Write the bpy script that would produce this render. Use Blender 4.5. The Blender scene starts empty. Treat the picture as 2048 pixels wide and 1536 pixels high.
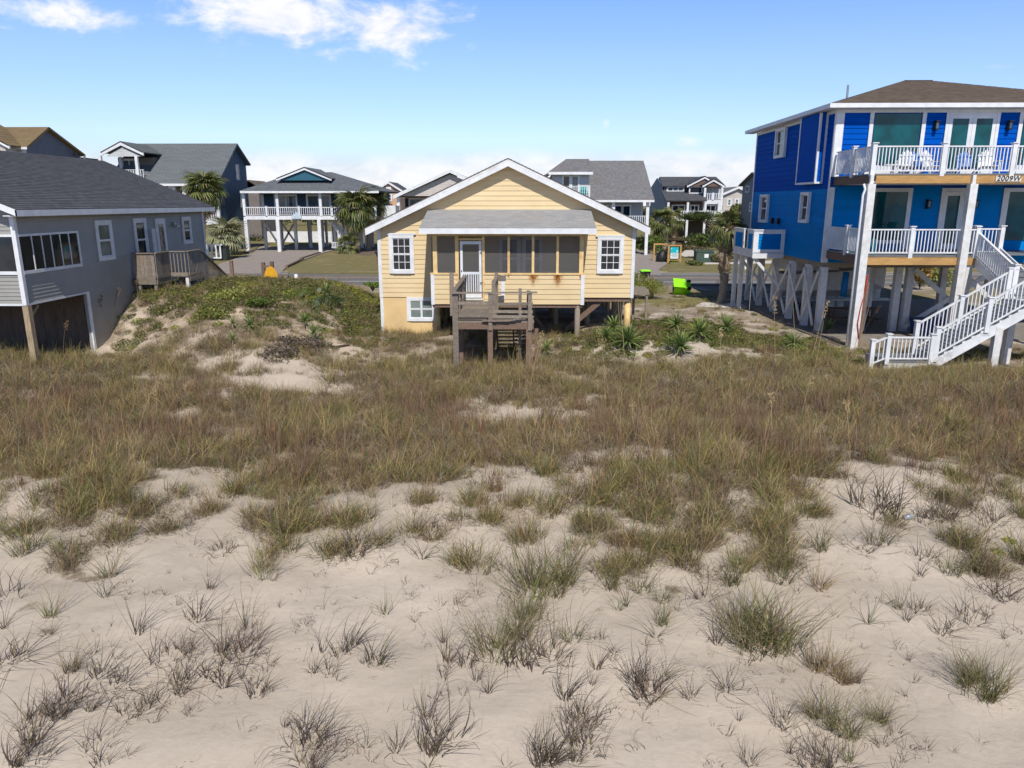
import bpy, math, random
import numpy as np
from mathutils import Vector, Matrix, Euler
random.seed(7); rng = np.random.default_rng(11)
R = math.radians
S = bpy.context.scene
COL = S.collection

# ------------------------------------------------------------------ camera
CAM_H = 5.6; FPX = 1470.0
pitch = math.atan((768-406)/FPX); yaw = -math.atan(29/FPX*math.cos(pitch))
fw = Vector((math.sin(yaw)*math.cos(pitch), math.cos(yaw)*math.cos(pitch), -math.sin(pitch)))
cam_data = bpy.data.cameras.new('camera'); cam = bpy.data.objects.new('camera', cam_data)
COL.objects.link(cam); S.camera = cam
cam.location = (0, 0, CAM_H)
cam.rotation_euler = (R(90)-pitch, 0, -yaw)
cam_data.sensor_width = 36; cam_data.lens = FPX/2048*36
cam_data.clip_start = .1; cam_data.clip_end = 6000
rt = Vector((math.cos(yaw), -math.sin(yaw), 0)); upv = rt.cross(fw)

# ------------------------------------------------------------------ light
SUN_EL, SUN_AZ = R(48), R(6.5)       # sun stands behind the camera, a little to the right
sd = Vector((math.sin(SUN_AZ)*math.cos(SUN_EL), -math.cos(SUN_AZ)*math.cos(SUN_EL), math.sin(SUN_EL)))
sun_d = bpy.data.lights.new('sun', 'SUN'); sun = bpy.data.objects.new('sun', sun_d); COL.objects.link(sun)
sun.rotation_euler = sd.to_track_quat('Z', 'Y').to_euler()
sun_d.energy = 4.9; sun_d.angle = R(.53); sun_d.color = (1, .955, .89)
world = bpy.data.worlds.new('World'); S.world = world; world.use_nodes = True
S.view_settings.view_transform = 'Standard'; S.view_settings.look = 'None'
S.view_settings.exposure = -.12; S.view_settings.gamma = 1; S.view_settings.use_curve_mapping = False

class NT:
    """small node-tree helper"""
    def __init__(s, tree): s.t = tree; tree.nodes.clear()
    def n(s, typ, ins=None, **at):
        nd = s.t.nodes.new(typ)
        for k, v in at.items(): setattr(nd, k, v)
        for k, v in (ins or {}).items():
            if hasattr(v, 'is_output'): s.t.links.new(v, nd.inputs[k])
            else: nd.inputs[k].default_value = v
        return nd
    def m(s, op, a, b=None, c=None, clamp=False):
        nd = s.t.nodes.new('ShaderNodeMath'); nd.operation = op; nd.use_clamp = clamp
        for i, v in enumerate((a, b, c)):
            if v is None: continue
            if hasattr(v, 'is_output'): s.t.links.new(v, nd.inputs[i])
            else: nd.inputs[i].default_value = v
        return nd.outputs[0]
    def mix(s, f, a, b, bt='MIX'):
        nd = s.t.nodes.new('ShaderNodeMix'); nd.data_type = 'RGBA'; nd.blend_type = bt
        for i, v in ((0, f), (6, a), (7, b)):
            if hasattr(v, 'is_output'): s.t.links.new(v, nd.inputs[i])
            else: nd.inputs[i].default_value = v if i == 0 else (*v[:3], 1)
        return nd.outputs[2]
    def ss(s, v, lo, hi, a=0., b=1.):
        nd = s.t.nodes.new('ShaderNodeMapRange'); nd.interpolation_type = 'SMOOTHSTEP'
        s.t.links.new(v, nd.inputs[0]); nd.inputs[1].default_value = lo; nd.inputs[2].default_value = hi
        nd.inputs[3].default_value = a; nd.inputs[4].default_value = b
        return nd.outputs[0]

# sky: Nishita with fair-weather cloud laid over it by direction
w = NT(world.node_tree)
sky = w.n('ShaderNodeTexSky', sky_type='NISHITA', sun_disc=False, sun_elevation=SUN_EL, sun_rotation=math.pi-SUN_AZ,
          air_density=1.0, dust_density=.35, ozone_density=1.6, altitude=5)
tc = w.n('ShaderNodeTexCoord'); sp = w.n('ShaderNodeSeparateXYZ', {0: tc.outputs['Generated']})
az = w.m('ARCTAN2', sp.outputs[0], sp.outputs[1]); el = w.m('ARCSINE', sp.outputs[2])
cv = w.n('ShaderNodeCombineXYZ', {0: w.m('MULTIPLY', az, 1.0), 1: w.m('MULTIPLY', el, 2.0), 2: 0.0})
n1 = w.n('ShaderNodeTexNoise', {'Vector': cv.outputs[0], 'Scale': 11.0, 'Detail': 9.0, 'Roughness': .62, 'Distortion': .25})
n2 = w.n('ShaderNodeTexNoise', {'Vector': cv.outputs[0], 'Scale': 4.0, 'Detail': 5.0, 'Roughness': .5})
def px_dir(x, y):
    d = fw*FPX + rt*(x-1024) + upv*(768-y); d.normalize()
    return math.atan2(d.x, d.y), math.asin(d.z)
acc = None
for (x, y, rx, ry, g) in ((560, 35, 190, 55, 1.0), (790, 50, 150, 60, .92), (650, 110, 90, 30, .6), (165, 32, 110, 36, .78), (360, 40, 90, 22, .6),
                       (70, 20, 80, 30, .5), (1395, 282, 75, 16, .5), (1211, 250, 12, 15, .6), (2020, 150, 90, 34, .45), (1150, 118, 60, 16, .38), (870, 125, 60, 12, .42), (40, 60, 60, 12, .4)):
    a0, e0 = px_dir(x, y)
    u = w.m('DIVIDE', w.m('SUBTRACT', az, a0), rx/FPX*.98); v = w.m('DIVIDE', w.m('SUBTRACT', el, e0), ry/FPX*.98)
    d2 = w.m('ADD', w.m('MULTIPLY', u, u), w.m('MULTIPLY', v, v))
    mk = w.m('MULTIPLY', w.m('EXPONENT', w.m('MULTIPLY', d2, -.8)), g)
    acc = mk if acc is None else w.m('MAXIMUM', acc, mk)
cum = w.ss(w.m('ADD', w.m('MULTIPLY', acc, .62), w.m('MULTIPLY', w.m('SUBTRACT', n1.outputs[0], .5), 1.15)), .27, .58)
el_top = w.m('ADD', w.m('MULTIPLY', w.m('SUBTRACT', n2.outputs[0], .5), .035), el)
band = w.m('MULTIPLY', w.ss(el_top, .072, .046), w.ss(n1.outputs[0], .2, .62, .62, 1.0))
wisp = w.ss(n2.outputs[0], .66, .85, 0, .5)
up_mask = w.ss(el, .2, .6)
cl = w.m('MAXIMUM', w.m('MAXIMUM', cum, w.m('MULTIPLY', band, .92)), w.m('MULTIPLY', wisp, up_mask))
# a maritime sky is bluer and deeper overhead than at the horizon
grad = w.n('ShaderNodeValToRGB', {0: w.m('MULTIPLY', el, 2.0, clamp=True)})
cr = grad.color_ramp; cr.elements[0].position = 0; cr.elements[0].color = (.80, .93, 1.0, 1)
cr.elements[1].position = 1; cr.elements[1].color = (.22, .31, .50, 1)
e = cr.elements.new(.16); e.color = (1.55, 1.64, 2.05, 1)
e = cr.elements.new(.34); e.color = (1.58, 1.74, 2.40, 1)
e = cr.elements.new(.52); e.color = (1.42, 1.72, 2.46, 1)
skc = w.mix(1.0, sky.outputs[0], grad.outputs[0], 'MULTIPLY')
SKY_K = .085
cloudc = w.mix(w.ss(n1.outputs[0], .35, .6), (.86/SKY_K, .92/SKY_K, 1.06/SKY_K), (1.10/SKY_K, 1.10/SKY_K, 1.13/SKY_K))
mixc = w.mix(cl, skc, cloudc)
bg = w.n('ShaderNodeBackground', {'Color': mixc, 'Strength': SKY_K})
w.n('ShaderNodeOutputWorld', {0: bg.outputs[0]})

# ------------------------------------------------------------------ terrain
def sst(a, b, x): 
    t = np.clip((x-a)/(b-a), 0, 1); return t*t*(3-2*t)
_ph = rng.uniform(0, 6.28, (40, 2)); _dr = rng.uniform(0, 3.14, 40)
def wob(x, y, k0, k1, n0, n1):
    r = 0*x
    for i in range(n0, n1):
        k = k0+(k1-k0)*(i-n0)/(n1-n0); a = _dr[i]*2
        r = r+np.sin(k*(x*math.cos(a)+y*math.sin(a))+_ph[i, 0])*np.sin(.6*k*(y*math.cos(a)-x*math.sin(a))+_ph[i, 1])
    return r/(n1-n0)**.5
BUMPS = []     # (x, y, amplitude, radius)
def H(x, y):
    x = np.asarray(x, float); y = np.asarray(y, float)
    b = .75-.30*sst(11, 18, y)+.25*sst(23.5, 26.5, y)*np.exp(-((x-1)/7.)**4)
    b = b-.62*sst(30, 44, y)*1.0
    b = b-.40*sst(7.5, 12.5, x)*sst(20, 26, y)-.03
    b = np.where(b < 0, b*.1, b)
    fx = np.where(x > -10.5, np.exp(-(np.abs(x+10.5)/3.9)**4), np.exp(-(np.abs(x+10.5)/7.5)**4))
    sy = np.clip(6.5-(-11-x)*.95, 2.9, 6.5)
    fy = np.where(y < 29.5, np.exp(-(np.abs(y-29.5)/sy)**3), np.exp(-(np.abs(y-29.5)/9.)**4))
    h = b+(1.78-.05*(x+11))*fx*fy
    h = h+.6*np.exp(-((x+17)/2.6)**2-((y-21.3)/2.6)**2)
    h = h+.16*np.exp(-((x-4.5)/2.8)**2-((y-26.)/1.6)**2)
    am = 1-sst(40, 46, y)
    lot = sst(10.5, 13, x)*sst(26.5, 28.5, y)
    am = am*(1-lot)
    h = h+am*(.10*wob(x, y, .5, 1.4, 0, 8)+.045*wob(x, y, 2, 4.5, 8, 18)+.012*wob(x, y, 8, 16, 18, 30)*(1+2*fx*fy))
    for (bx, by, a, r) in BUMPS: h = h+a*np.exp(-((x-bx)**2+(y-by)**2)/r**2)
    return h
def ray(px, py): return fw*FPX+rt*(px-1024)+upv*(768-py)
def at(px, py):
    """the ground point seen at a pixel of the photograph"""
    d = ray(px, py); d = d/d.y; Y = 3.0; last = None
    while Y < 300:
        p = Vector((0, 0, CAM_H))+d*Y
        if p.z < float(H(p.x, p.y)):
            lo, hi = Y-.1*max(1, Y/20), Y
            for _ in range(12):
                m = (lo+hi)/2; q = Vector((0, 0, CAM_H))+d*m
                if q.z < float(H(q.x, q.y)): hi = m
                else: lo = m
            return Vector((d.x*hi, hi, CAM_H+d.z*hi))
        Y += .1*max(1, Y/20)
    return p
def atY(px, py, Y): d = ray(px, py); return Vector((0, 0, CAM_H))+d*(Y/d.y)
def gz(px, py, z=0.): d = ray(px, py); return Vector((0, 0, CAM_H))+d*((z-CAM_H)/d.z)
for (px, py, a, r) in ((1790, 960, .30, 1.5), (1240, 905, .22, 1.2), (1660, 1000, -.1, 1.0), (1010, 840, -.12, 1.2), (1500, 960, .15, 1.0), (130, 1000, .15, 1.5),
                       (480, 800, .25, 1.3), (560, 775, -.15, 1.2), (1120, 1150, .10, .6), (1510, 1280, .07, .5), (1960, 1370, .07, .4), (1650, 1450, .05, .5), (300, 1340, -.06, .7)):
    p = at(px, py); BUMPS.append((p.x, p.y, a, r))

# ------------------------------------------------------------------ materials
MATS = {}
def mat(name, col, rough=.7, col2=None, scale=6., bump=.0, bscale=40., stretch=(1, 1, 1), rnd=.0, spec=.35, metal=0., col3=None, detail=6., fac=(.35, .65)):
    """two or three natural tones broken up by noise, fine relief, small difference from piece to piece"""
    if name in MATS: return MATS[name]
    m = bpy.data.materials.new(name); m.use_nodes = True; t = NT(m.node_tree); MATS[name] = m
    g = t.n('ShaderNodeNewGeometry'); mp = t.n('ShaderNodeMapping', {0: g.outputs['Position'], 3: stretch})
    oi = t.n('ShaderNodeObjectInfo')
    c2 = col2 or tuple(c*.85 for c in col)
    n = t.n('ShaderNodeTexNoise', {'Vector': mp.outputs[0], 'Scale': scale, 'Detail': detail, 'Roughness': .6})
    c = t.mix(t.ss(n.outputs[0], *fac), col, c2)
    if col3:
        n3 = t.n('ShaderNodeTexNoise', {'Vector': g.outputs['Position'], 'Scale': scale*.23, 'Detail': 5., 'Roughness': .65})
        c = t.mix(t.ss(n3.outputs[0], .52, .72), c, col3)
    if rnd:
        k = t.m('MULTIPLY_ADD', oi.outputs['Random'], rnd*2, 1-rnd)
        c = t.mix(1., c, t.n('ShaderNodeCombineColor', {0: k, 1: k, 2: k}).outputs[0], 'MULTIPLY')
    b = t.n('ShaderNodeBsdfPrincipled', {'Base Color': c, 'Roughness': rough, 'Specular IOR Level': spec, 'Metallic': metal})
    if bump:
        nb = t.n('ShaderNodeTexNoise', {'Vector': mp.outputs[0], 'Scale': bscale, 'Detail': 5., 'Roughness': .65})
        bm = t.n('ShaderNodeBump', {'Height': nb.outputs[0], 'Strength': bump, 'Distance': .01})
        t.t.links.new(bm.outputs[0], b.inputs['Normal'])
    t.n('ShaderNodeOutputMaterial', {0: b.outputs[0]})
    m['p'] = 1
    return m
def lapmat(name, col, pitch_m, rough=.6, rnd=.0, vert=False, dirt=None):
    """siding too far away to build board by board: lap relief in the material"""
    if name in MATS: return MATS[name]
    m = bpy.data.materials.new(name); m.use_nodes = True; t = NT(m.node_tree); MATS[name] = m
    g = t.n('ShaderNodeNewGeometry'); s = t.n('ShaderNodeSeparateXYZ', {0: g.outputs['Position']})
    src = t.m('ADD', s.outputs[0], s.outputs[1]) if vert else s.outputs[2]
    fr = t.m('FRACT', t.m('DIVIDE', src, pitch_m))
    n = t.n('ShaderNodeTexNoise', {'Vector': g.outputs['Position'], 'Scale': .9, 'Detail': 7., 'Roughness': .65})
    c = t.mix(t.ss(n.outputs[0], .3, .7), col, dirt or tuple(k*.86 for k in col))
    b = t.n('ShaderNodeBsdfPrincipled', {'Base Color': c, 'Roughness': rough, 'Specular IOR Level': .3})
    hgt = t.m('SUBTRACT', 1., fr) if not vert else t.m('GREATER_THAN', fr, .12)
    bm = t.n('ShaderNodeBump', {'Height': hgt, 'Strength': .8, 'Distance': .02})
    t.t.links.new(bm.outputs[0], b.inputs['Normal'])
    t.n('ShaderNodeOutputMaterial', {0: b.outputs[0]})
    return m
def shingmat(name, ca, cb, cc, tab=.25, crs=.14, rough=.95):
    """asphalt shingles: tab-by-tab tone on built courses (UV = metres along, course number)"""
    m = bpy.data.materials.new(name); m.use_nodes = True; t = NT(m.node_tree)
    uv = t.n('ShaderNodeUVMap'); s = t.n('ShaderNodeSeparateXYZ', {0: uv.outputs[0]})
    row = t.m('FLOOR', s.outputs[1]); u = t.m('ADD', t.m('DIVIDE', s.outputs[0], tab), t.m('MULTIPLY', row, .37))
    cell = t.n('ShaderNodeCombineXYZ', {0: t.m('FLOOR', u), 1: row})
    wn = t.n('ShaderNodeTexWhiteNoise', {'Vector': cell.outputs[0]}, noise_dimensions='2D')
    g = t.n('ShaderNodeNewGeometry')
    big = t.n('ShaderNodeTexNoise', {'Vector': g.outputs['Position'], 'Scale': .7, 'Detail': 6., 'Roughness': .6})
    fine = t.n('ShaderNodeTexNoise', {'Vector': g.outputs['Position'], 'Scale': 60., 'Detail': 3., 'Roughness': .8})
    c = t.mix(wn.outputs[0], ca, cb)
    c = t.mix(t.ss(big.outputs[0], .45, .72, 0, .55), c, cc)
    c = t.mix(t.m('MULTIPLY', fine.outputs[0], .5), c, tuple(k*.5 for k in ca))
    c = t.mix(t.m('MULTIPLY', t.m('MAXIMUM', t.m('LESS_THAN', t.m('FRACT', u), .07), t.m('LESS_THAN', t.m('FRACT', s.outputs[1]), .16)), .38), c, tuple(k*.35 for k in ca))
    b = t.n('ShaderNodeBsdfPrincipled', {'Base Color': c, 'Roughness': rough, 'Specular IOR Level': .2})
    gap = t.m('LESS_THAN', t.m('FRACT', u), .05)
    bm = t.n('ShaderNodeBump', {'Height': t.m('SUBTRACT', fine.outputs[0], gap), 'Strength': .5, 'Distance': .006})
    t.t.links.new(bm.outputs[0], b.inputs['Normal'])
    t.n('ShaderNodeOutputMaterial', {0: b.outputs[0]})
    return m
def leafmat(name, rough=.55, trans=.25, rnd=.22, spec=.25):
    m = bpy.data.materials.new(name); m.use_nodes = True; t = NT(m.node_tree)
    a = t.n('ShaderNodeAttribute', attribute_name='col'); oi = t.n('ShaderNodeObjectInfo')
    k = t.m('MULTIPLY_ADD', oi.outputs['Random'], rnd*2, 1-rnd)
    c = t.mix(1., a.outputs[0], t.n('ShaderNodeCombineColor', {0: k, 1: k, 2: k}).outputs[0], 'MULTIPLY')
    b = t.n('ShaderNodeBsdfPrincipled', {'Base Color': c, 'Roughness': rough, 'Specular IOR Level': spec})
    tr = t.n('ShaderNodeBsdfTranslucent', {0: c})
    mx = t.n('ShaderNodeMixShader', {0: trans, 1: b.outputs[0], 2: tr.outputs[0]})
    t.n('ShaderNodeOutputMaterial', {0: mx.outputs[0]})
    return m
def glass(name, col, rough=.04, spec=.6):
    m = bpy.data.materials.new(name); m.use_nodes = True; t = NT(m.node_tree)
    g = t.n('ShaderNodeNewGeometry'); n = t.n('ShaderNodeTexNoise', {'Vector': g.outputs['Position'], 'Scale': 1.3, 'Detail': 3.})
    c = t.mix(t.ss(n.outputs[0], .35, .7), col, tuple(k*.45 for k in col))
    bm = t.n('ShaderNodeBump', {'Height': n.outputs[0], 'Strength': .05, 'Distance': .05})
    b = t.n('ShaderNodeBsdfPrincipled', {'Base Color': c, 'Roughness': rough, 'Specular IOR Level': spec, 'Normal': bm.outputs[0]})
    t.n('ShaderNodeOutputMaterial', {0: b.outputs[0]}); return m
WHITE = mat('white_paint', (.76, .77, .78), .45, (.66, .67, .68), 2.5, .15, 60)
WHITEW = mat('worn_white_paint', (.74, .74, .725), .55, (.64, .63, .61), 5., .3, 40, col3=(.56, .53, .48))
YEL = mat('yellow_paint', (.715, .56, .325), .6, (.68, .525, .295), 3., .25, 60, (.3, 1, 1), rnd=.035, col3=(.65, .485, .26))
YELF = mat('yellow_trim', (.78, .57, .27), .6, (.68, .46, .2), 5., .2, 40, col3=(.55, .32, .13))
WOODG = mat('weathered_wood', (.285, .24, .19), .85, (.17, .14, .11), 9., .7, 30, (1, 6, 6), rnd=.16, col3=(.23, .175, .13))
WOODR = mat('brown_treated_wood', (.225, .15, .105), .85, (.14, .09, .065), 8., .6, 30, (6, 6, 1), rnd=.14)
WOODY = mat('golden_lumber', (.52, .31, .115), .7, (.42, .235, .08), 3., .4, 20, (1, 5, 8), rnd=.05, col3=(.36, .2, .08))
PILE = mat('pile_wood', (.40, .31, .19), .85, (.26, .20, .13), 4., .5, 25, (5, 5, .7), rnd=.1)
BLUED = mat('cobalt_siding', (.0, .082, .43), .65, (.0, .074, .395), 2., .1, 40, rnd=.05, spec=.03)
BLUEL = mat('azure_siding', (.002, .215, .58), .65, (.002, .195, .53), 2., .1, 40, rnd=.05, spec=.04)
DKGRAY = mat('step_grey', (.20, .215, .23), .6, (.16, .17, .18), 4., .2, 40)
GRAYSID = mat('grey_vinyl', (.325, .315, .285), .5, (.295, .29, .265), 1.5, .1, 40, col3=(.27, .265, .24))
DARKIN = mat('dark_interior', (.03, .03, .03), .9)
CONC = mat('concrete', (.26, .235, .20), .9, (.20, .175, .14), 3., .4, 60, col3=(.22, .18, .13))
METAL = mat('galvanised_metal', (.42, .43, .43), .4, metal=.7)
BLACK = mat('black_plastic', (.018, .018, .02), .5)
LIME = mat('lime_plastic', (.30, .86, .015), .4, (.27, .78, .012), 3., .05, 20)
G_DARK = glass('window_glass_dark', (.022, .028, .036))
G_TEAL = glass('window_glass_teal', (.0, .085, .10), .03, .35)
G_SKY = glass('window_glass_pale', (.10, .15, .18), .06)
CURT = glass('curtained_glass', (.22, .27, .25), .1)

# ------------------------------------------------------------------ mesh builder
ORG = {}
class M:
    def __init__(s, fn=None): s.v = []; s.f = []; s.fn = fn; s.uv = None; s.cut = []
    def add(s, vs, fs):
        n = len(s.v); s.cut.append((n, len(s.f)))
        if s.fn: vs = [s.fn(*v) for v in vs]
        s.v += [tuple(v) for v in vs]; s.f += [tuple(i+n for i in f) for f in fs]; return s
    def hexa(s, p):   # 4 bottom (ccw) + 4 top
        return s.add(p, [(3, 2, 1, 0), (4, 5, 6, 7), (0, 1, 5, 4), (1, 2, 6, 5), (2, 3, 7, 6), (3, 0, 4, 7)])
    def box(s, x0, x1, y0, y1, z0, z1):
        if x0 > x1: x0, x1 = x1, x0
        if y0 > y1: y0, y1 = y1, y0
        if z0 > z1: z0, z1 = z1, z0
        return s.hexa([(x0, y0, z0), (x1, y0, z0), (x1, y1, z0), (x0, y1, z0), (x0, y0, z1), (x1, y0, z1), (x1, y1, z1), (x0, y1, z1)])
    def bar(s, a, b, w, h, up=(0, 0, 1)):
        a = Vector(a); b = Vector(b); d = (b-a).normalized(); u = Vector(up)
        if abs(d.dot(u)) > .98: u = Vector((0, 1, 0))
        sx = d.cross(u).normalized()*(w/2); su = sx.cross(d).normalized()*(h/2)
        return s.hexa([a-sx-su, a+sx-su, b+sx-su, b-sx-su, a-sx+su, a+sx+su, b+sx+su, b-sx+su])
    def tube(s, pts, rad, n=8, cap=True):
        pts = [Vector(p) for p in pts]; k = len(pts); vs = []; fs = []
        for i, p in enumerate(pts):
            d = (pts[min(i+1, k-1)]-pts[max(i-1, 0)]).normalized()
            u = Vector((1, 0, 0)) if abs(d.x) < .8 else Vector((0, 1, 0))
            a = d.cross(u).normalized(); b = d.cross(a).normalized()
            r = rad[i] if hasattr(rad, '__len__') else rad
            for j in range(n):
                t = 6.2832*j/n; vs.append(p+a*(r*math.cos(t))+b*(r*math.sin(t)))
        for i in range(k-1):
            for j in range(n): fs.append((i*n+j, i*n+(j+1) % n, (i+1)*n+(j+1) % n, (i+1)*n+j))
        if cap: fs += [tuple(range(n-1, -1, -1)), tuple(range((k-1)*n, k*n))]
        return s.add(vs, fs)
    def prism(s, poly, y0, y1):      # polygon in (x, z), extruded along y
        n = len(poly); vs = [(x, y0, z) for x, z in poly]+[(x, y1, z) for x, z in poly]
        return s.add(vs, [tuple(range(n)), tuple(range(2*n-1, n-1, -1))]+[(i, i+n, (i+1) % n+n, (i+1) % n) for i in range(n)])
    def slab(s, quad, t):            # a flat sheet with thickness t, hanging below
        q = [Vector(p) for p in quad]; n = (q[1]-q[0]).cross(q[-1]-q[0]).normalized()
        if n.z < 0: n = -n
        k = len(q); vs = [p-n*t for p in q]+q
        return s.add(vs, [tuple(range(k-1, -1, -1)), tuple(range(k, 2*k))]+[(i, (i+1) % k, (i+1) % k+k, i+k) for i in range(k)])
    def each(s, name, m, parent):
        cs = s.cut+[(len(s.v), len(s.f))]
        for (a, b), (c, d) in zip(cs[:-1], cs[1:]):
            q = M(); q.v = s.v[a:c]; q.f = [tuple(i-a for i in f) for f in s.f[b:d]]; q.build(name, m, parent)
    def build(s, name, m, parent=None, smooth=False, **kw):
        me = bpy.data.meshes.new(name); o = bpy.data.objects.new(name, me)
        org = ORG[parent.name] if parent else (kw.pop('loc', None) or Vector(np.mean(np.array(s.v), 0)))
        if not parent:
            org = Vector(org)
            if len(s.v): org.z = min(v[2] for v in s.v)
            o.location = org
        me.from_pydata([(v[0]-org[0], v[1]-org[1], v[2]-org[2]) for v in s.v], [], s.f)
        if s.uv is not None:
            l = me.uv_layers.new(name='UVMap'); l.data.foreach_set('uv', [c for f in s.uv for p in f for c in p])
        me.materials.append(m)
        if smooth: me.shade_smooth()
        COL.objects.link(o); ORG[o.name] = Vector(org)
        if parent: o.parent = parent
        for k, v in kw.items(): o[k] = v
        return o
def thing(name, loc, label, cat, group=None):
    o = bpy.data.objects.new(name, None); COL.objects.link(o); o.location = loc; o.empty_display_size = .2
    o['label'] = label; o['category'] = cat; ORG[o.name] = Vector(loc)
    if group: o['group'] = group
    return o
def place(o, pos, parent, rot=None, scale=None):
    """another piece sharing the mesh of o"""
    c = o.copy(); COL.objects.link(c); c.parent = parent; ORG[c.name] = ORG[parent.name]
    c.location = Vector(pos)-ORG[parent.name]
    if rot: c.rotation_euler = rot
    if scale: c.scale = scale
    return c
def repeat(name, m, mesh_m, parent, places, kind=None):
    """the same small mesh (modelled round the origin) at many places, each an object"""
    me = bpy.data.meshes.new(name); me.from_pydata([tuple(v) for v in mesh_m.v], [], mesh_m.f); me.materials.append(m)
    for p in places:
        o = bpy.data.objects.new(name, me); COL.objects.link(o); o.parent = parent; ORG[o.name] = ORG[parent.name]
        o.location = Vector(p[:3])-ORG[parent.name]
        if len(p) > 3: o.rotation_euler = p[3]
        if len(p) > 4: o.scale = p[4]
def F_(y): return lambda u, d, z: (u, y-d, z)          # wall facing the camera
def RX(x): return lambda u, d, z: (x+d, u, z)          # wall facing right
def LX(x): return lambda u, d, z: (x-d, u, z)          # wall facing left
def window(par, fn, u0, u1, z0, z1, tw=.1, cols=1, rows=1, sashes=2, gm=None, tm=None, name='window', bar=.022, sill=True, out=.045, panes=True):
    """trim, sash bars and panes, set proud of the wall"""
    tm = tm or WHITE; gm = gm or G_DARK; m = M(fn)
    m.box(u0-tw, u0, 0, out, z0-tw, z1+tw); m.box(u1, u1+tw, 0, out, z0-tw, z1+tw)
    m.box(u0, u1, 0, out-.003, z1, z1+tw); m.box(u0, u1, 0, out+.02 if sill else out-.003, z0-tw, z0)
    sf = .035
    hs = (z1-z0)/sashes
    for k in range(sashes):
        a, b = z0+k*hs, z0+(k+1)*hs; d0, d1 = (.0, .022) if k == 0 else (.0, .032)
        m.box(u0, u0+sf, d0, d1, a, b); m.box(u1-sf, u1, d0, d1, a, b)
        m.box(u0+sf, u1-sf, d0, d1, a, a+sf); m.box(u0+sf, u1-sf, d0, d1, b-sf, b)
        for c in range(1, cols):
            x = u0+(u1-u0)*c/cols; m.box(x-bar/2, x+bar/2, 0, d1-.004, a+sf, b-sf)
        for r in range(1, rows):
            z = a+(b-a)*r/rows; m.box(u0+sf, u1-sf, 0, d1-.006, z-bar/2, z+bar/2)
    wdw = m.build(name, tm, par)
    if panes:
        for k in range(sashes):
            for r in range(rows):
                for c in range(cols):
                    x0 = u0+(u1-u0)*c/cols+.004; x1 = u0+(u1-u0)*(c+1)/cols-.004
                    a = z0+k*hs+hs*r/rows+.004; b = z0+k*hs+hs*(r+1)/rows-.004
                    M(fn).box(x0, x1, .001, .010, a, b).build('pane', gm, wdw)
    else: M(fn).box(u0, u1, .001, .010, z0, z1).build('pane', gm, wdw)
    return wdw
def railing(par, a, b, h=1.0, sp=.125, bw=.035, m=None, posts=(), post_w=.12, low=.1, name='railing', each=True, toph=.05, topw=.09, pcap=True):
    """top and bottom rail with balusters between two floor points"""
    m = m or WHITE; a = Vector(a); b = Vector(b); L = (Vector((b.x, b.y, 0))-Vector((a.x, a.y, 0))).length; up = Vector((0, 0, 1))
    r = M(); r.bar(a+up*(h-toph/2), b+up*(h-toph/2), topw, toph); r.bar(a+up*low, b+up*low, bw*1.4, .045)
    n = max(2, int(L/sp)); pts = [a+(b-a)*((i+.5)/n) for i in range(n)]
    hb = h-toph-low-.02
    if not each:
        for p in pts: r.box(p.x-bw/2, p.x+bw/2, p.y-bw/2, p.y+bw/2, p.z+low+.01, p.z+h-toph)
    o = r.build(name, m, par)
    if each: repeat('baluster', m, M().box(-bw/2, bw/2, -bw/2, bw/2, 0, hb), o, [(p.x, p.y, p.z+low+.015) for p in pts])
    for t in posts:
        p = a+(b-a)*t; q = M().box(p.x-post_w/2, p.x+post_w/2, p.y-post_w/2, p.y+post_w/2, p.z-.1, p.z+h+.08)
        if pcap: q.box(p.x-post_w*.72, p.x+post_w*.72, p.y-post_w*.72, p.y+post_w*.72, p.z+h+.081, p.z+h+.115)
        q.build('rail_post', m, o)
    return o
def shingles(par, quad, n, m, name='shingle_roof', lift=.014, thick=.10, sub=1):
    """eave-left, eave-right, ridge-right, ridge-left; every course is a real step"""
    e0, e1, r1, r0 = [Vector(p) for p in quad]; nn = (e1-e0).cross(r0-e0).normalized()
    if nn.z < 0: nn = -nn
    s = M(); s.uv = []
    for i in range(n):
        a, b = i/n, (i+1)/n
        p = [e0.lerp(r0, a), e1.lerp(r1, a), e1.lerp(r1, b), e0.lerp(r0, b)]
        s.add([p[0]+nn*lift, p[1]+nn*lift, p[2]+nn*.002, p[3]+nn*.002, p[0], p[1]], [(0, 1, 2, 3), (4, 5, 1, 0)])
        L0 = (p[0]-e0).dot((e1-e0).normalized()); L = (p[1]-p[0]).length; L3 = (p[3]-e0).dot((e1-e0).normalized()); L2 = L3+(p[2]-p[3]).length
        s.uv += [[(L0, i+.1), (L0+L, i+.1), (L2, i+.9), (L3, i+.9)], [(L0, i+.1), (L0+L, i+.1), (L0+L, i+.1), (L0, i+.1)]]
    k = len(s.v); q = [e0-nn*.004, e1-nn*.004, r1-nn*.004, r0-nn*.004]
    s.add([p-nn*thick for p in q]+q, [(3, 2, 1, 0), (0, 1, 5, 4), (1, 2, 6, 5), (2, 3, 7, 6), (3, 0, 4, 7)])
    s.uv += [[(0, 0)]*4]*5
    return s.build(name, m, par)
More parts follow.
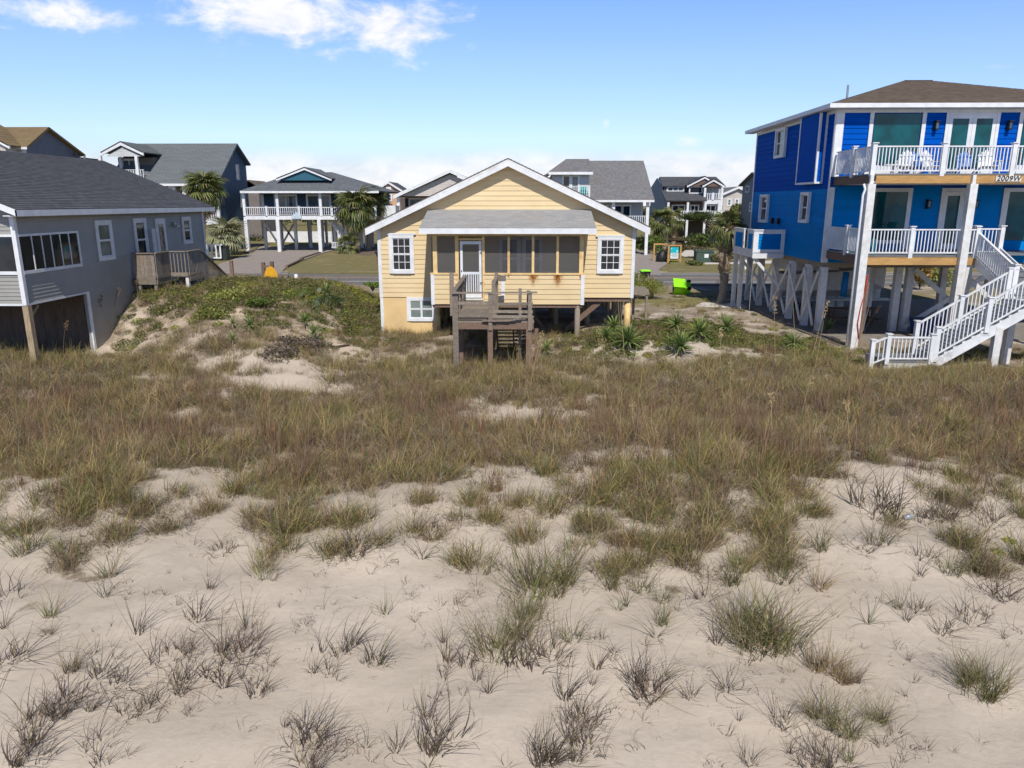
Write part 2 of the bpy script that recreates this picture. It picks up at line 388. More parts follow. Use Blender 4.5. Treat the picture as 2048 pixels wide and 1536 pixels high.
def colmesh(name, V, Fq, C, m):
    """mesh with a per-corner-free point colour 'col'"""
    me = bpy.data.meshes.new(name); V = np.asarray(V, np.float32); Fq = np.asarray(Fq, np.int32)
    me.vertices.add(len(V)); me.vertices.foreach_set('co', V.ravel())
    k = Fq.shape[1]; me.loops.add(Fq.size); me.loops.foreach_set('vertex_index', Fq.ravel())
    me.polygons.add(len(Fq)); me.polygons.foreach_set('loop_start', np.arange(0, Fq.size, k, dtype=np.int32))
    me.update(calc_edges=True); me.validate()
    a = me.color_attributes.new('col', 'FLOAT_COLOR', 'POINT'); a.data.foreach_set('color', np.c_[np.asarray(C, np.float32), np.ones(len(V), np.float32)].ravel())
    me.materials.append(m); return me

# ------------------------------------------------------------------ ground sheet
def graded(segs):
    out = [segs[0][0]]
    for a, b, st in segs:
        n = max(1, int(round((b-a)/st))); out += list(a+(b-a)*(np.arange(1, n+1)/n))
    return np.array(out)
gx = graded([(-900, -200, 100), (-200, -60, 14), (-60, -24, 2), (-24, 24, .14), (24, 60, 2), (60, 200, 14), (200, 900, 100)])
gy = graded([(-45, 2, 3), (2, 34, .12), (34, 50, .3), (50, 130, 3), (130, 1500, 90)])
XX, YY = np.meshgrid(gx, gy); ZZ = H(XX, YY)
nx, ny = len(gx), len(gy)
V = np.stack([XX.ravel(), YY.ravel(), ZZ.ravel()], 1)
ii = np.arange(nx-1)[None, :]+nx*np.arange(ny-1)[:, None]
Fq = np.stack([ii, ii+1, ii+nx+1, ii+nx], -1).reshape(-1, 4)

# where the grass grows: foot of the dense stand, read off the photograph and laid on the ground
_b = [(-400, 1060), (0, 1085), (130, 1150), (260, 1100), (330, 1010), (440, 1020), (560, 1130), (640, 1020), (740, 1090), (840, 1050), (930, 990), (1020, 960), (1080, 1050), (1130, 1170), (1250, 1150),
      (1330, 1130), (1400, 1150), (1470, 1180), (1560, 1150), (1640, 1030), (1690, 950), (1800, 955), (1900, 1000), (1980, 1030), (2100, 1060), (2500, 1060)]
_bp = [at(*p) for p in _b]; EDX = np.array([p.x/p.y for p in _bp]); EDY = np.array([p.y for p in _bp])
def edge_y(x, y): return np.interp(x/np.maximum(y, .1), EDX, EDY)
PATCH = []   # bare spots: (x, y, rx, ry, strength)
for (px, py, rx, ry, s) in ((1045, 832, 120, 24, .9), (560, 772, 170, 22, 1.), (560, 730, 160, 20, .85), (680, 700, 90, 22, .75), (250, 700, 60, 20, .5), (1250, 905, 100, 24, .7), (1130, 965, 90, 36, .6),
                            (470, 970, 90, 40, .55), (90, 965, 60, 25, .55), (300, 985, 60, 25, .5), (700, 990, 80, 25, .45), (880, 975, 90, 25, .5), (1450, 900, 40, 25, .45), (1620, 850, 45, 14, .7),
                            (1840, 840, 40, 12, .6), (1790, 955, 150, 28, .55), (1960, 985, 120, 25, .2), (1060, 1060, 60, 40, .5), (520, 1010, 60, 30, .55), (1330, 760, 30, 10, .6), (1285, 690, 40, 14, .4), (470, 855, 50, 10, .4), (1430, 860, 40, 14, .3)):
    p = at(px, py); q = at(px, py+ry); r2 = at(px+rx, py)
    PATCH.append((p.x, p.y, abs(r2.x-p.x), max(abs(q.y-p.y), .25), s))
def inpoly(x, y, P):
    r = np.zeros(np.shape(x), bool); n = len(P)
    for i in range(n):
        (x0, y0), (x1, y1) = P[i], P[(i+1) % n]
        r ^= ((y0 > y) != (y1 > y)) & (x < (x1-x0)*(y-y0)/(y1-y0+1e-9)+x0)
    return r
def density(x, y):
    e = edge_y(x, y)+.7*wob(x, y, 1.3, 3., 5, 15)*.5
    q = np.clip((y-e+1.2)/6.6, -.5, 1.3); cn = wob(x, y, 4.5, 9., 4, 16)
    d = sst(0, .26, q-.27+.42*cn+.20*wob(x, y, 1.2, 2.6, 16, 26))*.95
    n = .5+.5*wob(x, y, 1.6, 4.2, 20, 34)
    d = d*np.clip(.46+.85*n, .05, 1.1)
    d = d*(1-.5*np.exp(-((x-5.)/4.5)**4-((y-26.3)/2.)**4))
    for (a, b, rx, ry, s) in PATCH: d = d*(1-s*np.exp(-(((x-a)/rx)**2+((y-b)/ry)**2)**1.5))
    return np.clip(d, 0, 1)
DD = density(XX, YY)*((YY > 7) & (YY < 60))
turf = sst(38, 42, YY)*(.55+.45*np.clip(wob(XX, YY, .5, 1.6, 3, 12)+.4, 0, 1))*sst(1.5, 9, np.abs(YY-56.5)+.0)
turf = np.where(YY > 62, .85+0*turf, turf*.75)
mound_f = np.exp(-((XX+10)/4.5)**2-((YY-26)/3.0)**2)
cc = np.stack([DD, turf, mound_f], -1).reshape(-1, 3)
GM = bpy.data.materials.new('dune_ground'); GM.use_nodes = True; t = NT(GM.node_tree)
at_ = t.n('ShaderNodeAttribute', attribute_name='col'); sc_ = t.n('ShaderNodeSeparateColor', {0: at_.outputs[0]})
g = t.n('ShaderNodeNewGeometry'); P = g.outputs['Position']
nA = t.n('ShaderNodeTexNoise', {'Vector': P, 'Scale': .55, 'Detail': 7., 'Roughness': .6}); nB = t.n('ShaderNodeTexNoise', {'Vector': P, 'Scale': 9., 'Detail': 8., 'Roughness': .7})
nC = t.n('ShaderNodeTexNoise', {'Vector': P, 'Scale': 70., 'Detail': 4., 'Roughness': .7})
mpr = t.n('ShaderNodeMapping', {0: P, 2: (0, 0, .5), 3: (1, 1.5, 1)})
nR = t.n('ShaderNodeTexNoise', {'Vector': mpr.outputs[0], 'Scale': 4.2, 'Detail': 5., 'Roughness': .55, 'Distortion': .6})
sand = t.mix(t.ss(nA.outputs[0], .35, .7), (.55, .475, .39), (.485, .415, .335))
sand = t.mix(t.ss(nB.outputs[0], .45, .8, 0, .45), sand, (.37, .30, .24))
sand = t.mix(t.ss(nC.outputs[0], .62, .8, 0, .35), sand, (.24, .19, .15))
sand = t.mix(t.m('MULTIPLY', sc_.outputs[2], .55), sand, (.50, .37, .245))
lit = t.mix(t.ss(nB.outputs[0], .3, .7), (.28, .22, .15), (.15, .115, .075))
lf = t.ss(t.m('ADD', sc_.outputs[0], t.m('MULTIPLY', t.m('SUBTRACT', nB.outputs[0], .5), 1.3)), .38, .95)
c = t.mix(t.m('MULTIPLY', lf, .82), sand, lit)
grs = t.mix(t.ss(nB.outputs[0], .35, .7), (.22, .19, .075), (.135, .135, .042))
grs = t.mix(t.ss(nA.outputs[0], .42, .7), grs, (.27, .215, .12))
tf = t.ss(t.m('ADD', sc_.outputs[1], t.m('MULTIPLY', t.m('SUBTRACT', nA.outputs[0], .5), 1.2)), .3, .62)
c = t.mix(tf, c, grs)
b = t.n('ShaderNodeBsdfPrincipled', {'Base Color': c, 'Roughness': .95, 'Specular IOR Level': .12})
vo = t.n('ShaderNodeTexVoronoi', {'Vector': P, 'Scale': 5.5}); pit = t.ss(vo.outputs[0], .02, .22)
hh = t.m('ADD', t.m('MULTIPLY_ADD', pit, .16, t.m('MULTIPLY', nR.outputs[0], 1.0)), t.m('ADD', t.m('MULTIPLY', nB.outputs[0], .35), t.m('MULTIPLY', nC.outputs[0], .10)))
bm = t.n('ShaderNodeBump', {'Height': hh, 'Strength': .26, 'Distance': .05}); t.t.links.new(bm.outputs[0], b.inputs['Normal'])
t.n('ShaderNodeOutputMaterial', {0: b.outputs[0]})
gm = colmesh('ground', V, Fq, cc, GM); gm.shade_smooth()
ground = bpy.data.objects.new('ground', gm); COL.objects.link(ground); ground['kind'] = 'structure'
sea = mat('sea_water', (.02, .06, .07), .18, (.03, .09, .09), .3, .5, 1.5)
o = M().box(-1500, 1500, -2500, -44, -3, -.6).build('ocean', sea, kind='structure')

# ------------------------------------------------------------------ road, drives, lawns
ASPH = mat('asphalt', (.175, .165, .16), .9, (.13, .125, .12), 3., .3, 120, (.15, 1, 1), col3=(.21, .195, .18))
LINEW = mat('road_white', (.62, .62, .60), .7, (.42, .42, .41), 6.)
LINEY = mat('road_yellow', (.52, .30, .11), .7, (.33, .22, .12), 6.)
GRAV = mat('gravel_drive', (.33, .285, .255), .95, (.25, .215, .19), 7., .6, 90, col3=(.38, .33, .29))
LAWN = mat('lawn', (.155, .145, .05), .95, (.215, .175, .075), 1.6, .8, 60, col3=(.28, .22, .13))
WSAND = mat('white_gravel', (.66, .63, .58), .95, (.5, .46, .41), 14., .8, 50)
def sheet(name, pts, z, m, th=.004, **kw):
    k = len(pts); s = M(); s.add([(x, y, z) for x, y in pts]+[(x, y, z-.25) for x, y in pts],
        [tuple(range(k))]+[(i, i+k, (i+1) % k+k, (i+1) % k) for i in range(k)])
    return s.build(name, m, kind='structure', **kw)
ZR = float(np.max(ZZ[(YY > 50) & (YY < 62)]))+.01
sheet('road', [(-200, 52.0), (200, 52.0), (200, 60.6), (-200, 60.6)], ZR, ASPH)
for (nm, ya, yb, mm) in (('edge_line', 53.5, 53.66, LINEW), ('edge_line', 59.6, 59.76, LINEW), ('centre_line', 56.35, 56.47, LINEY), ('centre_line', 56.62, 56.74, LINEY)):
    sheet(nm, [(-200, ya), (200, ya), (200, yb), (-200, yb)], ZR+.006, mm)
def gp(*pp): return [(gz(x, y).x, gz(x, y).y) for x, y in pp]
sheet('road_shoulder', [(-200, 60.6), (200, 60.6), (200, 61.6)]+[(x, 61.5+.35*math.sin(x*.9)+.2*math.sin(x*2.3)) for x in range(190, -200, -3)], ZR-.004, mat('shoulder_sand', (.34, .285, .22), .95, (.24, .2, .14), 4., .5, 60))
sheet('driveway', gp((380, 570), (445, 548), (436, 530), (505, 507), (520, 494), (700, 494), (642, 508), (610, 520), (573, 535), (560, 549), (600, 570))[1:-1] , ZR+.012, GRAV)
sheet('driveway', gp((1225, 551), (1322, 551), (1318, 540), (1335, 528), (1300, 507), (1270, 500), (1180, 505)), ZR+.012, GRAV)
sheet('lawn', gp((577, 548), (760, 552), (850, 552), (850, 508), (770, 505), (642, 510), (612, 521), (576, 537)), ZR+.006, LAWN)
sheet('lawn', gp((1336, 545), (1560, 549), (1600, 540), (1600, 500), (1560, 470), (1250, 470), (1312, 505), (1340, 527)), ZR+.006, LAWN)
sheet('lawn', gp((430, 503), (505, 506), (520, 490), (780, 482), (780, 462), (420, 462)), ZR+.002, LAWN)
sheet('white_gravel_bed', gp((1356, 508), (1375, 500), (1400, 501), (1432, 505), (1428, 513), (1395, 514), (1368, 515)), ZR+.012, WSAND)
sheet('white_gravel_bed', gp((1408, 527), (1490, 524), (1560, 522), (1560, 528), (1410, 530)), ZR+.014, WSAND)
sheet('planting_bed', gp((695, 503), (712, 511), (735, 513), (755, 510), (768, 502), (745, 497), (710, 498)), ZR+.012, mat('mulch', (.12, .075, .05), .95, (.2, .15, .11), 20., .8, 60))
pk = [at(*p) for p in ((1197, 611), (1198, 594))]

# =================================================================== houses
SH_DARK = shingmat('charcoal_shingles', (.085, .09, .105), (.135, .14, .155), (.11, .11, .12))
SH_GREY = shingmat('grey_shingles', (.19, .19, .20), (.27, .265, .27), (.25, .215, .18))
SH_BLUE = shingmat('slate_shingles', (.15, .165, .185), (.22, .235, .255), (.19, .19, .19))
SH_PORCH = shingmat('old_porch_shingles', (.40, .40, .395), (.52, .505, .485), (.46, .41, .34), .3)
SH_BROWN = shingmat('brown_shingles', (.145, .11, .085), (.22, .175, .14), (.17, .14, .115))
SH_TAN = shingmat('tan_shingles', (.23, .165, .09), (.27, .20, .115), (.18, .135, .085))
SH_GREEN = shingmat('blue_grey_roofing', (.15, .17, .18), (.18, .20, .21), (.165, .17, .165), 1.2)
def xz(px, py, Y): p = atY(px, py, Y); return p.x, p.z
def atX(px, py, X): d = ray(px, py); return Vector((0, 0, CAM_H))+d*(X/d.x)
SCREEN = bpy.data.materials.new('insect_screen'); SCREEN.use_nodes = True; t = NT(SCREEN.node_tree)
_d = t.n('ShaderNodeBsdfDiffuse', {0: (.15, .145, .14, 1)}); _tr = t.n('ShaderNodeBsdfTransparent'); _mx = t.n('ShaderNodeMixShader', {0: .5, 1: _tr.outputs[0], 2: _d.outputs[0]})
t.n('ShaderNodeOutputMaterial', {0: _mx.outputs[0]})

# ---------------------------------------------------------------- yellow cottage
YH = thing('beach_cottage', (-.8, 29, .6), 'pale yellow one storey cottage on wooden piles with a screened porch', 'cottage')
YW = 29.0; SL = .465; RX0 = -.70; RZ = 7.23
def roofz(x): return RZ-SL*abs(x-RX0)
wallfr = M().box(-5.76, 4.19, YW+.005, YW+.15, 1.98, 4.6)
wallfr.prism([(-5.76, 4.6), (4.19, 4.6), (4.19, roofz(4.19)-.24), (RX0, RZ-.24), (-5.76, roofz(-5.76)-.24)], YW+.005, YW+.15)
FW = wallfr.build('front_wall', YEL, YH)
z = 1.985; pt = .185
def board(par, x0a, x1a, x0b, x1b, y, z0, z1, m=YEL, name='board'):
    return M().hexa([(x0a, y-.030, z0), (x1a, y-.030, z0), (x1a, y-.002, z0), (x0a, y-.002, z0), (x0b, y-.012, z1), (x1b, y-.012, z1), (x1b, y-.002, z1), (x0b, y-.002, z1)]).build(name, m, par)
while z < 6.85:
    z1 = z+pt-.004; f = lambda zz: (zz+.27-RZ)/-SL
    a0, a1 = max(-5.66, RX0-f(z)), min(4.09, RX0+f(z)); b0, b1 = max(-5.66, RX0-f(z1)), min(4.09, RX0+f(z1))
    if b1-b0 < .1: break
    segs = [(a0, a1, b0, b1)]
    if z < 2.2: segs = [(a0, -3.52, b0, -3.52), (2.14, a1, 2.14, b1)]
    # boards are butt-jointed here and there
    for (p, q_, r_, s_) in segs:
        if q_-p > 5: j = p+(q_-p)*random.choice((.34, .5, .66)); board(FW, p, j-.002, r_, j-.002, YW, z, z1); board(FW, j+.002, q_, j+.002, s_, YW, z, z1)
        else: board(FW, p, q_, r_, s_, YW, z, z1)
    z += pt
trim = M()
trim.box(-5.79, -5.66, YW-.045, YW+.1, 1.97, roofz(-5.72)-.26); trim.box(4.09, 4.22, YW-.045, YW+.1, 1.97, roofz(4.15)-.26)
trim.box(-5.79, -5.76, YW+.1, 38.4, 1.97, 2.1)
trim.each('corner_trim', WHITE, YH)
# other walls
M().box(-5.76, -5.62, YW+.15, 38.4, 1.98, 4.66).box(4.05, 4.19, YW+.15, 38.4, 1.98, 4.66).box(-5.62, 4.05, 38.26, 38.4, 1.98, 4.66).prism([(-5.76, 4.66), (4.19, 4.66), (RX0, RZ-.3)], 38.26, 38.4).build('side_wall', lapmat('yellow_lap', (.74, .535, .25), .185), YH)
for s_, xt in ((-1, -6.17), (1, 4.70)):
    shingles(YH, [(xt, 28.62, roofz(xt)), (xt, 38.9, roofz(xt)), (RX0, 38.9, RZ), (RX0, 28.62, RZ)], 38, SH_GREY, thick=.05)
    def rake(y0, y1, u0, u1, name, m):   # board hung from the roof edge, u measured down from the surface
        M().prism([(RX0, RZ-u0), (RX0, RZ-u1), (xt, roofz(xt)-u1), (xt, roofz(xt)-u0)], y0, y1).build(name, m, YH)
    rake(28.60, 28.64, .045, .12, 'drip_board', WHITEW); rake(28.585, 28.62, .125, .295, 'rake_board', WHITE)
    rake(28.64, YW+.02, .10, .16, 'soffit', WHITEW)
    M().box(xt-.02, xt+.02, 28.66, 38.85, roofz(xt)-.2, roofz(xt)-.03).build('eave_board', WHITEW, YH)
M().box(-5.7, 4.1, 29.05, 38.3, 1.82, 1.97).box(-3.45, 2.08, 27.03, 29.0, 1.85, 1.97).build('floor_frame', WOODR, YH)
(lx0, lz1), (lx1, lz0) = xz(784.2, 476, YW), xz(823, 540, YW)
window(YH, F_(YW-.03), lx0, lx1, lz0, lz1, tw=.13, cols=3, rows=2, out=.06)
(lx0, lz1), (lx1, lz0) = xz(1201.5, 479.5, YW), xz(1239, 540, YW)
window(YH, F_(YW-.03), lx0, lx1, lz0, lz1, tw=.13, cols=3, rows=2, out=.06)
for (a, b_) in ((xz(776, 466, YW), xz(832, 476, YW)), (xz(1192, 470, YW), xz(1248, 479, YW))):
    M().box(a[0]-.01, b_[0]+.01, YW-.10, YW-.03, a[1]-.06, a[1]).build('window_head', WHITE, YH)
# screened porch
PY = 27.0
pz0, pz1 = 1.98, 3.09; px0, px1 = -3.49, 2.13
dx0, dx1 = xz(921, 540, PY)[0], xz(963.3, 540, PY)[0]
PW = M().box(px0+.02, dx0-.06, PY+.005, PY+.1, pz0, pz1).box(dx1+.06, px1-.02, PY+.005, PY+.1, pz0, pz1).box(dx0-.06, dx1+.06, PY+.005, PY+.1, pz0, 2.17).build('porch_wall', YEL, YH)
n = 6; ph = (pz1-pz0)/n
for i in range(n):
    a, b_ = pz0+i*ph, pz0+(i+1)*ph-.004
    if i == 0: board(PW, px0+.13, px1-.13, px0+.13, px1-.13, PY, a, b_)
    else: board(PW, px0+.13, dx0-.1, px0+.13, dx0-.1, PY, a, b_); board(PW, dx1+.1, -.92, dx1+.1, -.92, PY, a, b_); board(PW, -.78, px1-.13, -.78, px1-.13, PY, a, b_)
M().box(px0, px0+.13, PY-.045, PY+.06, pz0-.02, pz1-.03).box(px1-.13, px1, PY-.045, PY+.06, pz0-.02, pz1-.03).box(-.92, -.78, PY-.035, PY+.02, pz0+.18, pz1-.03).each('porch_trim', WHITE, YH)
M().box(px0-.02, dx0-.08, PY-.05, PY+.11, pz1-.03, pz1+.03).box(dx1+.08, px1+.02, PY-.05, PY+.11, pz1-.03, pz1+.03).build('porch_sill', YELF, YH)
for (a, b_) in ((866, 874.5), (910.5, 917.5), (964.5, 969.5), (1015, 1019.8), (1063.5, 1068.5), (1112.5, 1117.5), (1158.5, 1167)):
    xa, xb = xz(a, 520, PY)[0], xz(b_, 520, PY)[0]
    M().box(xa, xb, PY-.02, PY+.08, pz1+.03 if not 905 < a < 966 else 2.1, 4.55).each('porch_post', YELF, YH)
M().box(px0, px1, PY-.015, PY+.10, 4.44, 4.62).build('porch_header', YELF, YH)
M().box(dx0-.08, dx1+.06, PY-.012, PY+.07, 4.30, 4.36).build('door_head', YELF, YH)
for (a, b_) in ((874.5, 910.5), (969.5, 1015), (1019.8, 1063.5), (1068.5, 1112.5), (1117.5, 1158.5)):
    xa, xb = xz(a, 520, PY)[0], xz(b_, 520, PY)[0]
    M().add([(xa, PY+.03, pz1+.02), (xb, PY+.03, pz1+.02), (xb, PY+.03, 4.46), (xa, PY+.03, 4.46)], [(0, 1, 2, 3)]).build('screen', SCREEN, YH)
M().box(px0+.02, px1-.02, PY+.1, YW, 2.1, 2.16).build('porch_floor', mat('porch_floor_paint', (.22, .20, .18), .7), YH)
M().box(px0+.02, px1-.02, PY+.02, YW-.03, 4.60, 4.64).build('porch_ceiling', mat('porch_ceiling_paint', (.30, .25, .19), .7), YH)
M().box(px0+.0, px0+.06, PY+.1, YW-.03, pz0, pz1).box(px1-.06, px1, PY+.1, YW-.03, pz0, pz1).box(px0, px0+.06, PY+.1, YW-.03, 4.4, 4.75).box(px1-.06, px1, PY+.1, YW-.03, 4.4, 4.75).box(px0, px0+.06, 27.95, 28.05, pz1, 4.4).box(px1-.06, px1, 27.95, 28.05, pz1, 4.4).box(px1-.06, px1, 28.8, 28.96, pz1, 4.4).build('porch_side', YEL, YH)
M().add([(px1-.03, PY+.1, pz1), (px1-.03, YW-.04, pz1), (px1-.03, YW-.04, 4.4), (px1-.03, PY+.1, 4.4)], [(0, 1, 2, 3)]).build('screen', SCREEN, YH)
M().add([(px0+.03, PY+.1, pz1), (px0+.03, YW-.04, pz1), (px0+.03, YW-.04, 4.4), (px0+.03, PY+.1, 4.4)], [(0, 1, 2, 3)]).build('screen', SCREEN, YH)
for (a, b_) in ((1003, 1036), (1050, 1080)):
    xa, xb = xz(a, 500, YW)[0], xz(b_, 500, YW)[0]; window(YH, F_(YW-.03), xa, xb, 2.75, 4.25, tw=.1, cols=2, rows=1, gm=G_SKY)
shingles(YH, [(-3.78, 26.42, 4.745), (2.46, 26.42, 4.745), (2.46, 28.97, 5.36), (-3.78, 28.97, 5.36)], 17, SH_PORCH, thick=.04, name='porch_roof', lift=.018)
M().box(-3.79, 2.47, 26.40, 26.44, 4.54, 4.735).box(-3.79, -3.75, 26.44, 26.99, 4.54, 4.735).box(2.43, 2.47, 26.44, 26.99, 4.54, 4.735).build('porch_fascia', WHITE, YH)
M().prism([(26.44, 4.70), (26.44, 4.735), (28.97, 5.345), (28.97, 4.7)], 2.43, 2.46).build('porch_gable_end', YEL, YH) if False else None
q_ = M(lambda x, y, z: (y, x, z)); q_.prism([(26.99, 4.60), (26.99, 4.86), (28.97, 5.33), (28.97, 4.60)], 2.07, 2.12); q_.prism([(26.99, 4.60), (26.99, 4.86), (28.97, 5.33), (28.97, 4.60)], -3.48, -3.43); q_.build('porch_cheek', YEL, YH)
# rust runs under the sill: stain in the wood stays with the boards
RUST = bpy.data.materials.new('rust_streak'); RUST.use_nodes = True; t = NT(RUST.node_tree)
_tc = t.n('ShaderNodeTexCoord'); _s = t.n('ShaderNodeSeparateXYZ', {0: _tc.outputs['Generated']}); _n = t.n('ShaderNodeTexNoise', {'Vector': _tc.outputs['Object'], 'Scale': 14., 'Detail': 5.})
_f = t.m('MULTIPLY', t.ss(t.m('ABSOLUTE', t.m('SUBTRACT', _s.outputs[0], .5)), .5, .02), t.m('POWER', _s.outputs[2], 1.5)); _f = t.m('MULTIPLY', _f, t.ss(_n.outputs[0], .25, .6))
_b = t.n('ShaderNodeBsdfPrincipled', {'Base Color': (.52, .20, .025, 1), 'Roughness': .8}); _tr = t.n('ShaderNodeBsdfTransparent')
t.n('ShaderNodeOutputMaterial', {0: t.n('ShaderNodeMixShader', {0: _f, 1: _tr.outputs[0], 2: _b.outputs[0]}).outputs[0]})
for (a, w_, h_) in ((1066, .20, .48), (1115, .22, .5), (1067, .5, .30), (1116, .45, .38), (1017, .10, .15), (1160, .10, .22)):
    xa = xz(a, 560, PY)[0]; M().box(xa-w_/2, xa+w_/2, PY-.0335, PY-.0315, pz1-.04-h_, pz1-.035).build('rust_stain', RUST, YH)
# screen door
SD = M().box(dx0, dx0+.09, PY-.045, PY-.015, 2.22, 4.26).box(dx1-.09, dx1, PY-.045, PY-.015, 2.22, 4.26)
for (a, b_) in ((2.22, 2.36), (3.07, 3.16), (4.15, 4.26)): SD.box(dx0+.09, dx1-.09, PY-.042, PY-.018, a, b_)
SD = SD.build('screen_door', WHITE, YH)
k = 7; repeat('slat', WHITE, M().box(-.019, .019, -.01, .01, 0, .72), SD, [(dx0+.09+(dx1-dx0-.18)*(i+.6)/(k+.2), PY-.03, 2.355) for i in range(k)])
M().add([(dx0+.08, PY-.012, 2.3), (dx1-.08, PY-.012, 2.3), (dx1-.08, PY-.012, 4.2), (dx0+.08, PY-.012, 4.2)], [(0, 1, 2, 3)]).build('screen', SCREEN, SD)
M().box(dx1-.06, dx1-.0, PY-.06, PY-.046, 3.82, 3.90).box(dx1-.06, dx1-.0, PY-.06, PY-.046, 2.72, 2.79).build('hinge', METAL, SD)
M().tube([(dx0+.04, PY-.05, 3.2), (dx0+.04, PY-.08, 3.2)], .02).build('door_knob', BLACK, SD)
M().box(dx0-.05, dx1+.05, PY-.12, PY+.06, 2.14, 2.19).build('door_sill', WHITEW, YH)
# store room under the left end
sx1 = xz(871, 630, YW)[0]
M().box(-5.72, sx1, YW-.0, YW+.1, .2, 1.965).box(sx1-.1, sx1, YW+.1, 33, .2, 1.965).box(-5.72, -5.62, YW+.1, 33, .2, 1.965).box(-5.62, sx1-.1, 32.9, 33, .2, 1.965).build('store_wall', mat('plain_yellow_panel', (.76, .555, .27), .6, (.72, .51, .24), 1.2, .2, 30, col3=(.6, .42, .22)), YH)
M().box(-5.78, -5.66, YW-.03, YW+.05, .2, 1.96).each('corner_trim', WHITE, YH)
M().tube([(sx1+.09, YW-.02, -.2), (sx1+.09, YW-.02, 1.97)], .11, 12).build('pile', YELF, YH, True)
(lx0, lz1), (lx1, lz0) = xz(819.5, 600, YW), xz(866.5, 636, YW)
window(YH, F_(YW-.0), lx0, lx1, lz0, lz1, tw=.12, cols=2, rows=1, sashes=2, gm=CURT, bar=.08)
# piles and braces
piles = [(1154.5, 27.12, .10, WOODG), (1254, 29.25, .13, YELF)]
for (px, y, r, m) in piles: xx = xz(px, 640, y)[0]; M().tube([(xx, y, -.2), (xx, y, 1.97)], r, 12).build('pile', m, YH, True)
for y in (30.9, 33.2, 35.6, 37.9):
    for xx in (-5.3, -3.4, -1.5, .3, 1.2, 2.6, 4.0):
        if y < 33 and xx < -3.5: continue
        M().tube([(xx+random.uniform(-.12, .12), y, -.2), (xx, y+random.uniform(-.2, .2), 1.85)], .11, 10).build('pile', PILE, YH, True)
a = atY(1207, 597, 29.2); b_ = atY(1121, 669, 29.2); M().bar(a, b_, .06, .2).each('brace', WOODR, YH)
a = atY(1060, 622, 29.3); b_ = atY(1101, 672, 29.3); M().bar(a, b_, .05, .14).each('brace', WOODR, YH)
a = atY(1240, 600, 31); b_ = atY(1222, 655, 31); M().bar(a, b_, .1, .22).each('brace', PILE, YH)
M().box(-1.3, -.1, 30.2, 30.26, .3, 1.6).build('lattice_panel', WOODG, YH)
# side landing
SLN = thing('side_landing', (5.0, 32, .5), 'small weathered landing on thin posts at the right side of the yellow cottage', 'landing')
c_ = atX(1287, 575, 4.22+1.05); y_ = 31.6
M().box(4.26, 5.25, y_, y_+1.3, 1.95, 2.0).box(4.26, 5.25, y_-.04, y_, 1.78, 1.98).build('landing_floor', WOODG, SLN)
for (xx, yy) in ((4.75, y_+.9), (5.18, y_+.05)): M().box(xx-.05, xx+.05, yy-.05, yy+.05, .2, 1.95).build('post', WOODG, SLN)
M().box(4.30, 4.36, y_+.2, y_+.8, 2.0, 2.95).box(4.37, 4.6, y_+.1, y_+.14, 2.0, 3.0).build('side_panel', WOODR, SLN)
RF = thing('post_rail', (6.6, 44.6, 0), 'low grey post and rail beside the bin next to the yellow cottage', 'rail fence')
for px in (1277, 1296.5, 1307): p = atY(px, 555, 44.5); M().box(p.x-.05, p.x+.05, 44.45, 44.55, -.1, 1.42).build('post', WOODG, RF)
a = atY(1277, 552, 44.42); b_ = atY(1308, 554, 44.42); M().bar((a.x, 44.42, 1.1), (b_.x, 44.42, 1.07), .04, .1).build('rail', WOODG, RF)

# ---------------------------------------------------------------- weathered deck in front of the porch
DK = thing('wooden_deck', (-1, 22.5, .4), 'weathered grey wooden deck on posts leading to the white screen door', 'deck')
DX0, DX1, DY = -2.25, .24, 22.5
DF = M().box(DX0, DX1, DY, DY+.045, 1.80, 2.0).box(DX0, DX0+.045, DY+.045, 26.95, 1.80, 2.0).box(DX1-.045, DX1, DY+.045, 23.95, 1.8, 2.0).box(-1.02, -.975, 23.7, 26.95, 1.8, 2.0).build('deck_frame', WOODR, DK)
for i in range(30):
    y = DY+.02+i*.147; x1 = DX1-.01 if y < 23.65 else -.98
    if y > 26.88: break
    s = M(); e0, e1 = random.uniform(-.02, .03), random.uniform(-.02, .03); za = 2.005
    s.hexa([(DX0+e0, y, za), (x1+e1, y, za), (x1+e1, y+.138, za), (DX0+e0, y+.138, za), (DX0+e0, y, za+.035), (x1+e1, y, za+.035+random.uniform(0, .008)), (x1+e1, y+.138, za+.035), (DX0+e0, y+.138, za+.036)])
    s.build('plank', WOODG, DK)
# the sprung plank at the front edge
s = M(); pts = [(-1.35, 0), (-.9, .0), (-.5, .012), (-.3, .05), (-.12, .11)]
for (a, b_) in zip(pts[:-1], pts[1:]): s.bar((a[0], DY-.02, 2.07+a[1]), (b_[0], DY-.05, 2.07+b_[1]), .15, .03)
s.build('sprung_plank', WOODG, DK)
for (a, y, wdt, z0, z1) in ((911.5, 22.47, .175, 0, 2.96), (980.5, 22.47, .16, 0, 1.80), (1058, 22.47, .175, 0, 1.8), (922, 23.3, .14, 0, 1.8), (1073, 23.2, .12, 0, 1.7), (905, 26.6, .14, 1.6, 3.16), (1040, 23.9, .1, 0, 2.9), (924, 26.4, .14, 0, 1.8), (990, 26.4, .14, 0, 1.8)):
    xx = xz(a, 680, y)[0]; M().box(xx-wdt/2, xx+wdt/2, y, y+wdt, z0, z1).build('post', WOODR if z1 < 2 else WOODG, DK)
for (a, z0, z1) in ((980.5, 1.78, 2.96), (1060, 1.78, 2.98)): xx = xz(a, 620, 22.43)[0]; M().box(xx-.06, xx+.06, 22.42, 22.5, z0, z1).build('rail_post', WOODG, DK)
